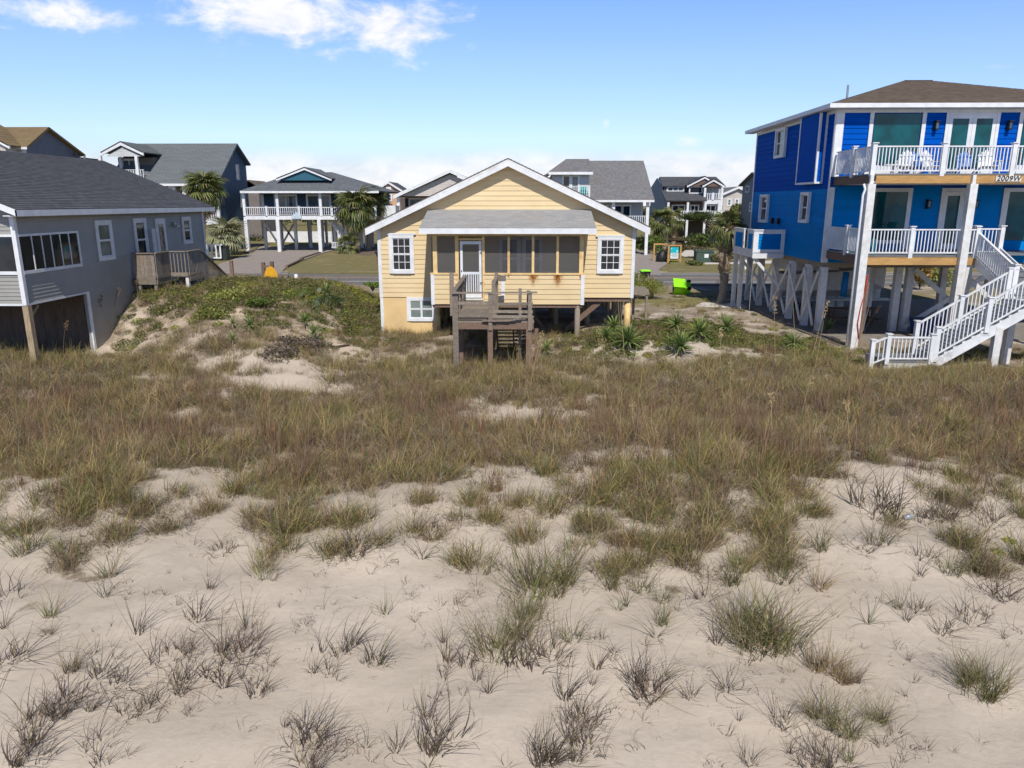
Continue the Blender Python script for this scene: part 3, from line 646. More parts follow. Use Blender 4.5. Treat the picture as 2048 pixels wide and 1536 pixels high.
FR = M().bar((DX0-.06, 22.46, 2.93), (DX1+.1, 22.46, 2.95), .14, .04).build('front_railing', WOODG, DK)
for zc, dz in ((2.60, .02), (2.38, -.01), (2.22, .0)):
    M().bar((DX0+.02, 22.55, zc), (-1.12, 22.55, zc+dz), .035, .09).build('rail', WOODG, FR); M().bar((-1.1, 22.552, zc-.03), (DX1-.03, 22.552, zc-.03+dz), .035, .09).build('rail', WOODG, FR)
LR = M().bar((DX0+.02, 22.5, 2.96), (DX0+.02, 26.9, 3.02), .14, .04).build('side_railing', WOODG, DK)
for zc in (2.75, 2.55, 2.35, 2.18): M().bar((DX0+.03, 22.6, zc), (DX0+.03, 26.9, zc+.03), .035, .10).build('rail', WOODG, LR)
for y in (24.0, 25.4): M().box(DX0-.02, DX0+.08, y, y+.1, 1.8, 3.0).build('rail_post', WOODG, LR)
LR = M().bar((-1.07, 24.2, 3.02), (-1.07, 26.9, 3.05), .12, .04).build('side_railing', WOODG, DK)
for zc in (2.75, 2.5, 2.28): M().bar((-1.07, 24.2, zc), (-1.07, 26.9, zc), .035, .10).build('rail', WOODG, LR)
for y, h_ in ((23.9, 3.16), (24.7, 3.05), (26.3, 3.2)): M().box(-1.12, -1.0, y, y+.12, 1.7, h_).build('rail_post', WOODG, LR)
M().box(-1.02, -.72, 26.2, 26.25, 2.9, 3.1).build('rail', WOODG, LR)
for y, h_ in ((24.6, 2.75), (25.2, 2.55)): M().box(.02, .14, y, y+.12, .3, h_).build('post', WOODG, DK)
M().bar((.08, 22.6, 2.9), (.08, 25.3, 2.4), .08, .10).build('rail', WOODG, DK)
ST = M().bar((-.98, 23.6, 1.92), (-.98, 25.9, .35), .045, .24).bar((.06, 23.6, 1.92), (.06, 25.9, .35), .045, .24).bar((-.42, 23.6, 1.90), (-.42, 25.9, .33), .045, .2).build('stair', WOODR, DK)
for i in range(8):
    y = 23.75+i*.26; z = 1.84-i*.178
    M().box(-.96, .04, y, y+.12, z, z+.035).build('tread', WOODG, ST); M().box(-.96, .04, y+.135, y+.25, z, z+.035).build('tread', WOODG, ST)

# ---------------------------------------------------------------- grey house on the left
LH = thing('grey_beach_house', (-15.2, 22, .8), 'long grey sided beach house with a charcoal shingle roof at the left edge', 'house')
LXW, LY0, LY1, LXL, LZ0, LZ1 = -15.2, 22.0, 35.1, -24.4, 2.62, 5.24
M().box(LXL, LXW, LY0+.03, LY0+.15, LZ0, LZ1).prism([(LXL, LZ1), (LXW, LZ1), (-19.8, 7.15)], LY0+.03, LY0+.15).build('front_wall', GRAYSID, LH)
FWl = LH
fwb = M(); z = LZ0
while z < 6.9:
    hw = 4.6 if z < LZ1 else max(0, 4.6*(7.1-z)/(7.1-LZ1))
    if hw > .1: fwb.hexa([(-19.8-hw, LY0, z), (-19.8+hw, LY0, z), (-19.8+hw, LY0+.03, z), (-19.8-hw, LY0+.03, z), (-19.8-hw, LY0+.02, z+.112), (-19.8+hw, LY0+.02, z+.112), (-19.8+hw, LY0+.03, z+.112), (-19.8-hw, LY0+.03, z+.112)])
    z += .115
fwb.build('front_siding', GRAYSID, LH, kind='stuff')
M().box(LXW-.15, LXW-.03, LY0+.15, LY1, LZ0, LZ1).box(LXW-.15, LXW-.03, 25.2, LY1, -.1, LZ0).box(LXL, LXW-.15, LY1-.12, LY1, -.1, LZ1).box(LXL, LXL+.12, LY0+.15, LY1-.12, LZ0, LZ1).prism([(LXL, LZ1), (LXW, LZ1), (-19.8, 7.15)], LY1-.12, LY1-.01).build('side_wall', GRAYSID, LH)
sb = M(lambda y, d, z: (LXW+d, y, z)); z = .1
while z < LZ1-.05:
    y0 = LY0+.02 if z >= LZ0-.01 else 25.2
    sb.hexa([(y0, 0, z), (LY1, 0, z), (LY1, -.03, z), (y0, -.03, z), (y0, -.02, z+.112), (LY1, -.02, z+.112), (LY1, -.03, z+.112), (y0, -.03, z+.112)]); z += .115
sb.build('side_siding', GRAYSID, LH, kind='stuff')
WT = M(); WT.box(LXW-.10, LXW+.03, LY0-.03, LY0+.10, LZ0-.03, LZ1); WT.box(LXW-.02, LXW+.03, 25.15, 25.27, .3, LZ0); WT.box(LXW-.02, LXW+.03, LY1-.1, LY1+.03, 0, LZ1)
WT.box(LXL, LXW, LY0-.02, LY0+.03, LZ0-.06, LZ0+.0); WT.box(LXW-.02, LXW+.02, LY0, 25.2, LZ0-.06, LZ0); WT.each('white_trim', WHITE, LH)
# gable roof, ridge running back
ez = 5.42; rzl = 7.52; eo = -14.78; lo = -24.82; rx_ = -19.8
shingles(LH, [(eo, 21.55, ez), (eo, 35.5, ez), (rx_, 35.5, rzl), (rx_, 21.55, rzl)], 40, SH_DARK, thick=.05)
shingles(LH, [(lo, 21.55, ez), (lo, 35.5, ez), (rx_, 35.5, rzl), (rx_, 21.55, rzl)], 20, SH_DARK, thick=.05)
M().box(eo-.0, eo+.03, 21.53, 35.52, ez-.20, ez-.015).build('fascia', WHITE, LH)
for y in (21.53, 35.5): M().prism([(eo+.03, ez-.015), (eo+.03, ez-.2), (rx_, rzl-.24), (rx_, rzl-.04)], y, y+.03).prism([(lo, ez-.015), (lo, ez-.2), (rx_, rzl-.24), (rx_, rzl-.04)], y, y+.03).build('rake_board', WHITE, LH)
M().box(LXW, eo, 21.6, 35.45, ez-.2, ez-.17).build('soffit', WHITEW, LH)
# screened corner windows
zb, zt = 3.60, 4.62
M(RX(LXW)).box(LY0+.08, 25.1, 0, .035, zb-.1, zb).box(LY0+.08, 25.1, 0, .035, zt, zt+.07).box(25.02, 25.1, 0, .036, zb, zt).build('window_frame', WHITE, LH)
for i in range(1, 6): yy = LY0+.2+(25.02-LY0-.2)*i/6; M(RX(LXW)).box(yy-.018, yy+.018, 0, .03, zb, zt).build('mullion', WHITE, LH)
M(RX(LXW)).box(LY0+.1, 25.02, .001, .012, zb, zt).build('pane', G_DARK, LH)
M(F_(LY0)).box(LXL, LXW-.1, 0, .035, zb-.1, zb).box(LXL, LXW-.1, 0, .035, zt, zt+.07).build('window_frame', WHITE, LH)
for i in range(0, 8): xx = LXW-.1-1.05*i-.62; M(F_(LY0)).box(xx-.025, xx+.025, 0, .03, zb, zt).build('mullion', WHITE, LH)
M(F_(LY0)).box(LXL, LXW-.1, .001, .012, zb, zt).build('pane', G_DARK, LH)
for (pa, pb, ya, yb, cc_) in ((193, 217, 449, 513, CURT), (269, 287, 444, 515, G_DARK), (365, 377, 440, 480, G_DARK)):
    A_ = atX(pa, ya, LXW); B_ = atX(pb, yb, LXW); zt_ = A_.z; zb_ = atX(pa, yb+2, LXW).z
    window(LH, RX(LXW), A_.y, atX(pb, ya, LXW).y, zb_, zt_, tw=.14, cols=1, rows=1, gm=cc_, panes=True)
ya_, yb_ = atX(314, 460, LXW).y, atX(328, 460, LXW).y
DR = M(RX(LXW)).box(ya_-.12, yb_+.12, 0, .03, 2.75, 4.98).build('side_door', WHITE, LH)
M(RX(LXW)).box(ya_+.1, yb_-.1, .031, .04, 3.55, 4.75).build('pane', G_DARK, DR); M(RX(LXW)).box(ya_+.1, yb_-.1, .031, .04, 2.95, 3.3).build('pane', G_DARK, DR)
yy = atX(345, 450, LXW).y; M(RX(LXW)).box(yy-.06, yy+.06, 0, .12, 4.65, 4.8).box(yy+.0, yy+.3, .1, .2, 4.6, 4.68).build('floodlight', METAL, LH)
yy = atX(297, 470, LXW).y; M(RX(LXW)).box(yy-.12, yy+.12, .2, .24, 2.8, 4.6).build('open_shutter', WHITEW, LH)
# recessed store below, boarded
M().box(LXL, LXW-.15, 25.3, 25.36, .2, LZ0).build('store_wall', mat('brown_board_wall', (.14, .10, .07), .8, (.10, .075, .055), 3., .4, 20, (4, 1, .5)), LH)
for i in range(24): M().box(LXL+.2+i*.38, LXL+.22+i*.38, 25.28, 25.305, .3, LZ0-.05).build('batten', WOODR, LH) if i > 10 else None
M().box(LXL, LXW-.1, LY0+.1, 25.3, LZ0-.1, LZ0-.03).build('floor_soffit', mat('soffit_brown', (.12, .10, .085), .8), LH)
p = atY(62, 712, 22.05); M().box(LXW-.14, LXW+.04, 22.0, 22.18, .3, LZ0-.06).build('corner_post', PILE, LH)
M().bar((LXW-.05, 22.2, 2.2), (LXW-.05, 22.6, 2.5), .05, .08).build('knee_brace', PILE, LH)
# side entry deck and stair
def panel_rail(par, a, b, h, m, name, n=None, w=.14, gap=.006, bal=False):
    a = Vector(a); b = Vector(b); L = (b-a).length; r = M().bar(a+Vector((0, 0, h)), b+Vector((0, 0, h)), .12, .04).bar(a+Vector((0, 0, .05)), b+Vector((0, 0, .05)), .05, .14).build(name, m, par)
    st = .13 if bal else w; k = max(1, int(L/st)); d = (b-a)/k
    for i in range(k):
        q0 = a+d*(i+(.3 if bal else .02)); q1 = a+d*(i+(.6 if bal else .96))
        s = M(); nrm = Vector((d.y, -d.x, 0)).normalized()*.012
        s.hexa([q0-nrm+Vector((0, 0, .0)), q1-nrm, q1+nrm, q0+nrm, q0-nrm+Vector((0, 0, h-.02)), q1-nrm+Vector((0, 0, h-.02)), q1+nrm+Vector((0, 0, h-.02)), q0+nrm+Vector((0, 0, h-.02))])
        s.build('baluster' if bal else 'board', m, r)
    return r
SDK = thing('side_entry_deck', (-14.5, 29, 1.8), 'dark weathered entry deck with a stair down at the side of the grey house', 'deck')
fz = 2.78
M().box(-15.15, -14.25, 28.25, 30.7, fz-.05, fz).box(-14.25, -13.5, 29.35, 30.7, fz-.05, fz).box(-15.15, -14.27, 28.2, 28.25, fz-.24, fz-.02).box(-14.27, -14.22, 28.25, 29.35, fz-.24, fz).box(-13.55, -13.5, 29.4, 30.7, fz-.24, fz).build('deck_floor', WOODG, SDK)
panel_rail(SDK, (-15.1, 28.22, fz), (-14.25, 28.22, fz), .95, WOODG, 'front_railing'); panel_rail(SDK, (-14.23, 28.25, fz), (-14.23, 29.35, fz), .95, WOODG, 'side_railing')
panel_rail(SDK, (-14.23, 29.36, fz), (-13.52, 29.36, fz), .95, WOODG, 'front_railing', bal=True); panel_rail(SDK, (-13.5, 29.4, fz-.2), (-13.5, 30.7, fz-.2), 1.15, WOODG, 'side_railing', bal=True)
panel_rail(SDK, (-13.5, 30.75, fz-.3), (-13.5, 33.6, 1.0), 1.15, WOODG, 'stair_railing', bal=True)
M().bar((-13.55, 30.7, fz-.2), (-13.55, 33.6, .8), .05, .28).bar((-14.5, 30.7, fz-.2), (-14.5, 33.6, .8), .05, .28).build('stringer', WOODR, SDK)
for i in range(9): M().box(-14.5, -13.55, 30.8+i*.3, 31.07+i*.3, fz-.25-i*.2, fz-.21-i*.2).build('tread', WOODG, SDK)
for (xx, yy) in ((-14.32, 28.3), (-14.95, 28.3), (-13.6, 29.45), (-13.6, 30.6), (-14.4, 30.6)): M().box(xx-.06, xx+.06, yy-.06, yy+.06, .6, fz-.05 if yy > 29 else fz-.24).build('post', WOODG if yy < 29 else WHITEW, SDK)
TP = M().prism([(-14.3, 1.6), (-13.7, 1.6), (-13.62, 2.45), (-14.3, 2.5)], 29.9, 30.5).build('tarp_bundle', mat('blue_tarp', (.05, .12, .28), .5), loc=None); TP['label'] = 'blue wrapped bundle stowed under the dark side deck'; TP['category'] = 'tarp'

# ---------------------------------------------------------------- blue house on the right
BH = thing('blue_beach_house', (12.9, 32.6, .1), 'two tone blue beach house on white piles with double balconies and brown hip roof', 'house')
BX, BX1, BY, BY1, BZ0, BZM, BZT = 12.9, 25.1, 32.6, 43.5, 3.08, 6.2, 9.38
M().box(BX+.03, BX1, BY+.03, BY+.15, BZM, BZT).box(BX+.03, BX+.15, BY+.15, BY1, BZM, BZT).box(BX+.15, BX1, BY1-.12, BY1, BZM, BZT).box(BX1-.12, BX1, BY+.15, BY1-.12, BZM, BZT).build('upper_wall', BLUED, BH)
M().box(BX+.03, BX1, BY+.03, BY+.15, BZ0, BZM).box(BX+.03, BX+.15, BY+.15, BY1, BZ0, BZM).box(BX+.15, BX1, BY1-.12, BY1, BZ0, BZM).box(BX1-.12, BX1, BY+.15, BY1-.12, BZ0, BZM).build('lower_wall', BLUEL, BH)
def lap(par, fn, u0, u1, z0, z1, m, p=.24, each=True):
    z = z0
    while z < z1-.03:
        zt_ = min(z+p-.004, z1)
        M(fn).hexa([(u0, .012, z), (u1, .012, z), (u1, -.03, z), (u0, -.03, z), (u0, -.012, zt_), (u1, -.012, zt_), (u1, -.03, zt_), (u0, -.03, zt_)]).build('board', m, par); z += p
FWU = M(F_(BY)).box(BX, 21.5, .0, .03, 9.24, BZT).build('front_trim', WHITE, BH)
lap(FWU, F_(BY), 13.22, 14.24, 6.7, 9.24, BLUED, .215); lap(FWU, F_(BY), 16.60, 17.38, 6.7, 9.24, BLUED, .215); lap(FWU, F_(BY), 19.62, 20.38, 6.7, 9.24, BLUED, .215)
for (a, b_) in ((BX-.02, 13.2), (14.26, 14.42), (16.42, 16.58), (17.40, 17.52), (19.48, 19.6), (20.4, 20.56)): M(F_(BY)).box(a, b_, 0, .045, 6.68, 9.24).build('trim_board', WHITE, BH)
WU = M(F_(BY)).box(14.42, 16.42, .0, .02, 6.72, 7.15).build('picture_window', WHITE, BH); M(F_(BY)).box(14.46, 16.38, .001, .025, 7.2, 9.2).build('pane', G_TEAL, WU)
WU = M(F_(BY)).box(20.6, 21.5, .0, .02, 6.72, 7.15).build('picture_window', WHITE, BH); M(F_(BY)).box(20.6, 21.5, .001, .025, 7.2, 9.2).build('pane', G_TEAL, WU)
FD = M(F_(BY)); xm = 18.50
for (a, b_) in ((17.53, xm-.005), (xm+.005, 19.47)):
    FD.box(a, a+.15, .0, .04, 6.72, 9.16); FD.box(b_-.15, b_, .0, .04, 6.72, 9.16); FD.box(a+.15, b_-.15, .0, .038, 6.72, 7.0); FD.box(a+.15, b_-.15, .0, .038, 9.0, 9.16)
FD = FD.box(17.52, 19.48, 0, .035, 9.165, 9.235).build('french_door', WHITE, BH)
M(F_(BY)).box(17.68, xm-.155, .001, .02, 7.0, 9.0).build('pane', G_TEAL, FD); M(F_(BY)).box(xm+.155, 19.32, .001, .02, 7.0, 9.0).build('pane', G_TEAL, FD)
for xx in (xm-.08, xm+.08): M(F_(BY)).box(xx-.025, xx+.025, .041, .09, 7.55, 7.85).build('door_handle', BLACK, FD)
FWL = M(F_(BY)).box(BX-.02, BX+.2, 0, .045, BZ0, 6.25).build('corner_trim', WHITE, BH)
lap(FWL, F_(BY), BX+.21, 14.45, BZ0+.5, 6.3, BLUEL, .215); lap(FWL, F_(BY), 16.42, 17.60, BZ0+.5, 6.3, BLUEL, .215); lap(FWL, F_(BY), 18.72, 20.20, BZ0+.5, 6.3, BLUEL, .215)
for (a, b_) in ((14.48, 14.68), (16.22, 16.40), (17.62, 17.76), (18.56, 18.70), (20.22, 20.42)): M(F_(BY)).box(a, b_, 0, .045, 3.66, 6.22).build('trim_board', WHITE, BH)
M(F_(BY)).box(14.68, 16.22, 0, .04, 6.06, 6.22).box(14.68, 16.22, 0, .04, 3.9, 4.05).box(17.76, 18.56, 0, .04, 6.08, 6.22).box(20.42, 21.5, 0, .04, 6.06, 6.22).build('window_head', WHITE, BH)
WL = M(F_(BY)).box(14.68, 14.72, 0, .03, 4.05, 6.06).build('picture_window', WHITE, BH); M(F_(BY)).box(14.72, 16.22, .001, .02, 4.05, 6.06).build('pane', G_TEAL, WL)
WL = M(F_(BY)).box(20.42, 20.48, 0, .03, 4.05, 6.06).build('picture_window', WHITE, BH); M(F_(BY)).box(20.48, 21.5, .001, .02, 4.05, 6.06).build('pane', G_TEAL, WL)
GD = M(F_(BY)).box(17.76, 17.90, 0, .035, 3.66, 6.07).box(18.42, 18.56, 0, .035, 3.66, 6.07).box(17.9, 18.42, 0, .034, 3.66, 3.9).box(17.9, 18.42, 0, .034, 5.9, 6.07).build('glazed_door', WHITE, BH)
M(F_(BY)).box(17.9, 18.42, .001, .02, 3.9, 5.9).build('pane', G_TEAL, GD)
for (xx, zz) in ((16.98, 8.72), (19.98, 8.72), (17.08, 5.55), (19.06, 5.55)):
    LN = M(F_(BY)).box(xx-.07, xx+.07, .03, .06, zz-.2, zz+.2).box(xx-.09, xx+.09, .06, .26, zz+.14, zz+.19).box(xx-.075, xx+.075, .08, .23, zz-.17, zz-.13).box(xx-.075, xx-.06, .08, .1, zz-.13, zz+.14).box(xx+.06, xx+.075, .08, .1, zz-.13, zz+.14).box(xx-.075, xx-.06, .21, .23, zz-.13, zz+.14).box(xx+.06, xx+.075, .21, .23, zz-.13, zz+.14).build('wall_lantern', BLACK, BH)
    M(F_(BY)).box(xx-.05, xx+.05, .1, .2, zz-.12, zz+.12).build('lamp_glass', G_SKY, LN)
# left side wall
SWL = M(LX(BX)).box(BY, BY+.12, 0, .04, BZ0, BZT).box(BY1-.12, BY1, 0, .04, BZ0, BZT).box(BY+.12, BY1-.12, 0, .035, BZT-.14, BZT).build('side_trim', WHITE, BH)
lap(SWL, LX(BX), BY+.12, BY1-.12, BZ0, BZM-.01, BLUEL, .24); lap(SWL, LX(BX), BY+.12, BY1-.12, BZM, BZT-.15, BLUED, .24)
BAY = M().box(BX-.34, BX+.0, 33.5, 35.8, 6.5, BZT-.02).build('wall_bay', BLUED, BH)
M().box(BX-.36, BX-.27, 33.47, 33.56, 6.48, BZT-.03).box(BX-.36, BX-.30, 35.74, 35.83, 6.48, BZT-.03).box(BX-.36, BX, 33.46, 35.84, 6.42, 6.5).box(BX-.09, BX-.0, 33.46, 33.50, 6.5, BZT-.03).build('trim_board', WHITE, BAY)
lap(BAY, F_(33.5), BX-.26, BX-.1, 6.5, 9.2, BLUED, .24)
for (pa, pb, ya, yb) in ((1556, 1572, 262, 310), (1524, 1537, 394, 440), (1606, 1619, 390, 440)):
    y1_, y0_ = atX(pa, (ya+yb)/2, BX).y, atX(pb, (ya+yb)/2, BX).y; zt_ = atX((pa+pb)/2, ya, BX).z; zb_ = atX((pa+pb)/2, yb, BX).z
    window(BH, LX(BX-.01), y0_, y1_, zb_, zt_, tw=.13, cols=1, rows=1, out=.13)
# hip roof
ex0, ex1, ey0, ey1, rz0 = 12.38, 25.6, 32.05, 44.05, 9.55; ax0, ax1, ay, az_ = 18.05, 19.35, 38.0, 11.28
E4 = [(ex0, ey0, rz0), (ex1, ey0, rz0), (ex1, ey1, rz0), (ex0, ey1, rz0)]; A0, A1 = (ax0, ay, az_), (ax1, ay, az_)
shingles(BH, [E4[0], E4[1], A1, A0], 34, SH_BROWN, thick=.03); shingles(BH, [E4[3], E4[0], A0, A0], 34, SH_BROWN, thick=.03)
shingles(BH, [E4[2], E4[3], A0, A1], 16, SH_BROWN, thick=.03); shingles(BH, [E4[1], E4[2], A1, A1], 16, SH_BROWN, thick=.03)
M().bar(A0, A1, .3, .03).build('ridge_cap', SH_BROWN, BH)
M().box(ex0, ex1, ey0-.03, ey0, rz0-.17, rz0+.0).box(ex0-.03, ex0, ey0-.03, ey1, rz0-.17, rz0).build('fascia', WHITE, BH)
M().box(ex0, BX-.04, ey0, ey1, rz0-.165, rz0-.13).box(BX-.04, ex1, ey0, BY-.03, rz0-.165, rz0-.13).build('soffit', WHITEW, BH)
M().tube([(14.0, 34.5, 9.9), (14.0, 34.5, 10.6)], .05, 8).build('vent_pipe', METAL, BH)
M().box(BX+.1, BX1, BY+.1, BY1, BZ0-.22, BZ0).build('floor_frame', mat('under_house_wood', (.30, .25, .18), .8, rnd=.1), BH)
# decks
def deck(zt_, x1, nm):
    D = M().box(BX+.1, x1, 29.1, BY, zt_-.05, zt_).build(nm, DKGRAY, BH)
    M().box(BX+.28, x1, 29.02, 29.07, zt_-.36, zt_-.07).build('front_beam', WOODY, D)
    M().box(BX+.12, BX+.17, 29.14, BY, zt_-.36, zt_-.07).build('side_beam', WOODR, D)  # darker brown wood stands in for shade on the side beam
    return D
D1 = deck(3.63, 17.45, 'lower_deck'); D2 = deck(6.68, 21.6, 'upper_deck')
M().box(17.45, 21.6, 29.9, BY, 3.58, 3.63).build('deck_boards', DKGRAY, D1)
for i in range(8): M().box(BX+.3, 21.5, 29.3+i*.42, 29.35+i*.42, 6.33, 6.62).build('joist', WHITEW, D2)
for i in range(8): M().box(BX+.3, 17.4, 29.3+i*.42, 29.35+i*.42, 3.28, 3.57).build('joist', WOODY, D1)
railing(BH, (13.05, 29.09, 3.63), (17.36, 29.09, 3.63), h=1.0, sp=.128, posts=(.41, .985), post_w=.15)
railing(BH, (13.04, 29.25, 3.63), (13.04, 32.45, 3.63), h=1.0, sp=.128, posts=(.45,), post_w=.15)
railing(BH, (13.02, 29.09, 6.68), (21.5, 29.09, 6.68), h=1.0, sp=.128, posts=(.0, .305, .61, .92), post_w=.16)
railing(BH, (13.02, 29.15, 6.68), (13.02, 32.45, 6.68), h=1.0, sp=.128, posts=(.5,), post_w=.15)
railing(BH, (17.75, 29.95, 3.63), (18.75, 29.95, 3.63), h=1.0, sp=.128, posts=(0., 1.), post_w=.16)
for xx in (12.98, 16.78, 20.58):
    M().box(xx-.14, xx+.14, 28.84, 29.1, -.1, 6.30).box(xx-.06, xx+.06, 28.9, 29.015, 6.3, 6.62).build('column', WHITEW, BH)
M().tube([(12.70, 28.9, .1), (12.70, 28.9, 5.9), (12.78, 28.95, 6.1), (12.72, 28.98, 6.3)], .045, 8).build('downspout', WHITE, BH, True)
# house number
HN = M().box(0, 0, 0, 0, 0, 0); (hx0, hz1), (hx1, hz0) = xz(1993, 351.5, 28.98), xz(2042, 363, 28.98)
HN = M().box(hx0, hx1, 28.985, 29.015, hz0, hz1).build('number_plate', mat('sign_white', (.7, .68, .62), .6), BH)
tx = bpy.data.curves.new('number', 'FONT'); tx.body = '2009W'; tx.size = .27; tx.extrude = .004; tx.align_x = 'CENTER'; tx.align_y = 'CENTER'; tx.shear = .15; tx.offset = .004; tx.space_character = 1.12
_to = bpy.data.objects.new('_t', tx); COL.objects.link(_to); bpy.context.view_layer.update(); _me = bpy.data.meshes.new_from_object(_to.evaluated_get(bpy.context.evaluated_depsgraph_get())); bpy.data.objects.remove(_to)
_me.materials.clear(); _me.materials.append(BLACK); to = bpy.data.objects.new('number_lettering', _me); COL.objects.link(to); to.parent = HN; to.rotation_euler = (R(90), 0, 0); to.location = Vector(((hx0+hx1)/2, 28.98, (hz0+hz1)/2))-ORG[BH.name]
# piles
pl = [(13.05, 32.75), (12.98, 34.3), (12.98, 36.4), (12.98, 38.8), (12.98, 41.2), (13.0, 43.4)]
for yy in (32.75, 36.4, 40., 43.4):
    for xx in (16.3, 16.8, 20.3): pl.append((xx+(.2 if yy > 38 else 0), yy))
pl.append((17.9, 31.0)); pl.append((14.9, 32.75))
for (xx, yy) in pl: M().box(xx-.14, xx+.14, yy-.14, yy+.14, -.1, BZ0-.2).build('pile', WHITEW, BH)
for (ya, yb) in ((32.75, 34.3), (34.3, 36.4), (36.4, 38.8), (38.8, 41.2), (41.2, 43.4)):
    M().bar((12.82, ya, 2.7), (12.82, yb, .3), .05, .16).each('brace', WHITEW, BH); M().bar((12.77, ya, .3), (12.77, yb, 2.7), .05, .16).each('brace', WHITEW, BH)
for (a, b_) in (((16.9, 32.5, 2.8), (19.9, 32.5, .35)), ((16.6, 32.4, .25), (20.2, 32.4, 2.75)), ((17.9, 30.9, 2.9), (19.9, 30.9, 1.2))): M().bar(a, b_, .05, .2).each('brace', WHITEW, BH)
M().box(12.3, 25, 30.6, 44, -.2, .06).build('ground_slab', CONC, BH)
M().box(14.6, 14.8, 37, 37.1, 0.06, 2.9).build('inner_post', WHITEW, BH)
# hose and boards at the first column
M().tube([(13.25, 28.9, 2.9), (13.17, 28.88, 2.3), (13.05, 28.82, 1.6), (13.0, 28.80, 1.0), (13.12, 28.82, .4)], .02, 6).build('red_hose', mat('red_rubber', (.55, .03, .02), .5), BH, True)
LB = M().bar((13.2, 28.95, .05), (13.32, 29.0, 2.6), .09, .05).bar((13.1, 28.9, .05), (13.22, 28.98, 2.9), .07, .04).build('leaning_boards', WOODR); LB['label'] = 'brown boards leaning on the first white column of the blue house'; LB['category'] = 'boards'
# outside stair
SC = M().box(12.35, 14.15, 25.02, 26.45, -.2, .26).build('stair_base', mat('white_block', (.62, .60, .56), .8, (.45, .42, .37), 8., .5, 30), BH)
M().box(12.33, 14.1, 25.0, 26.47, .262, .30).build('landing_boards', DKGRAY, BH)
SL2 = .635; sx, sz = 14.05, .30; nst = 11
def sz_(x): return sz+(x-sx)*SL2
STR = M()
for y in (25.04, 26.4): STR.bar((14.0, y, .16), (17.2, y, .16+3.2*SL2), .05, .30)
for i in range(nst):
    xx = 14.08+i*.285; zz = .30+(i+1)*.181
    STR.prism([(xx-.02, zz-.2), (xx+.285, zz-.2), (xx+.285, zz-.02), (xx-.02, zz-.02)], 25.015, 25.065)
STR = STR.build('lower_flight', WHITE, BH)
for i in range(nst):
    xx = 14.08+i*.285; zz = .30+(i+1)*.181
    M().box(xx-.03, xx+.30, 25.07, 26.37, zz-.018, zz+.018).build('tread', DKGRAY, STR); M().box(xx, xx+.02, 25.07, 26.37, zz-.18, zz-.02).build('riser', WHITEW, STR)
for y in (25.04, 26.4):
    railing(BH, (14.05, y, sz_(14.05)+.1), (17.25, y, sz_(17.25)+.1), h=1.0, sp=.128, posts=(.0, .5, 1.) if y < 26 else (0., .45, .93), post_w=.15, low=.12)
railing(BH, (12.42, 25.04, .3), (14.0, 25.04, .3), h=.86, sp=.13, posts=(0., .94), post_w=.14)
railing(BH, (11.9, 25.04, .1), (12.36, 25.04, .3), h=.86, sp=.12, posts=(0.,), post_w=.14)
M().box(17.25, 18.9, 25.0, 26.5, 2.2, 2.28).box(17.25, 18.9, 24.98, 25.03, 2.0, 2.2).build('stair_landing', WHITE, BH)
UF = M()
for xx in (17.35, 18.75): UF.bar((xx, 26.45, 2.2), (xx, 29.9, 3.75), .05, .28)
UF = UF.build('upper_flight', WHITE, BH)
for i in range(8):
    yy = 26.5+i*.42; zz = 2.28+(i+1)*.169
    M().box(17.38, 18.72, yy-.03, yy+.42, zz-.02, zz+.02).build('tread', DKGRAY, UF); M().box(17.38, 18.72, yy, yy+.02, zz-.165, zz-.02).build('riser', DKGRAY, UF)
railing(BH, (17.35, 26.5, 2.35), (17.35, 29.5, 3.7), h=1.0, sp=.135, posts=(0.03, .95), post_w=.15, low=.12)
for (xx, yy) in ((16.1, 25.1), (17.35, 25.1), (17.35, 26.4), (18.6, 25.1), (17.2, 29.2)): M().box(xx-.12, xx+.12, yy-.1, yy+.12, -.1, sz_(xx)-.1 if xx < 17 else 2.2+(1.3 if yy > 28 else 0)).build('pile', WHITEW, BH)
# side landing with blue panels
SB = M().box(11.35, BX, 37.62, 37.68, 2.93, 3.1).box(11.35, BX, 37.58, 37.62, 2.9, 3.15).box(11.35, BX, 37.6, 37.66, 3.18, 3.34).box(11.35, 11.6, 37.6, 37.66, 3.34, 4.1).box(12.72, BX, 37.6, 37.66, 3.34, 4.1).box(11.35, BX, 37.6, 37.66, 4.1, 4.27).box(11.31, BX, 37.56, 37.7, 4.27, 4.32)
SB.box(11.35, 11.41, 37.66, 41.2, 2.93, 3.34).box(11.35, 11.41, 37.66, 38.7, 4.1, 4.27).box(11.35, 11.41, 37.66, 37.8, 3.34, 4.1).box(11.35, 11.41, 38.55, 38.7, 3.34, 4.1).box(11.31, 11.45, 37.7, 38.72, 4.27, 4.32)
SB.box(11.35, 11.41, 39.3, 39.5, 3.34, 4.3).box(11.35, 11.41, 40.9, 41.2, 3.34, 4.3).box(11.35, 11.41, 39.5, 40.9, 4.1, 4.27).box(11.31, 11.45, 39.3, 41.2, 4.27, 4.32)
SB = SB.box(11.4, BX, 37.7, 41.2, 3.05, 3.15).build('side_balcony', WHITE, BH)
lap(SB, F_(37.64), 11.6, 12.72, 3.34, 4.1, BLUEL, .15); M().box(11.37, 11.40, 37.8, 38.55, 3.34, 4.1).box(11.37, 11.40, 39.5, 40.9, 3.34, 4.1).each('side_panel', BLUEL, SB)
M().bar((11.5, 37.8, 2.9), (12.85, 37.8, 1.5), .08, .14).bar((11.5, 41, 2.9), (12.85, 41, 1.5), .08, .14).bar((11.45, 37.75, 0), (11.45, 37.75, 2.9), .01, .01).each('brace', WHITEW, SB)
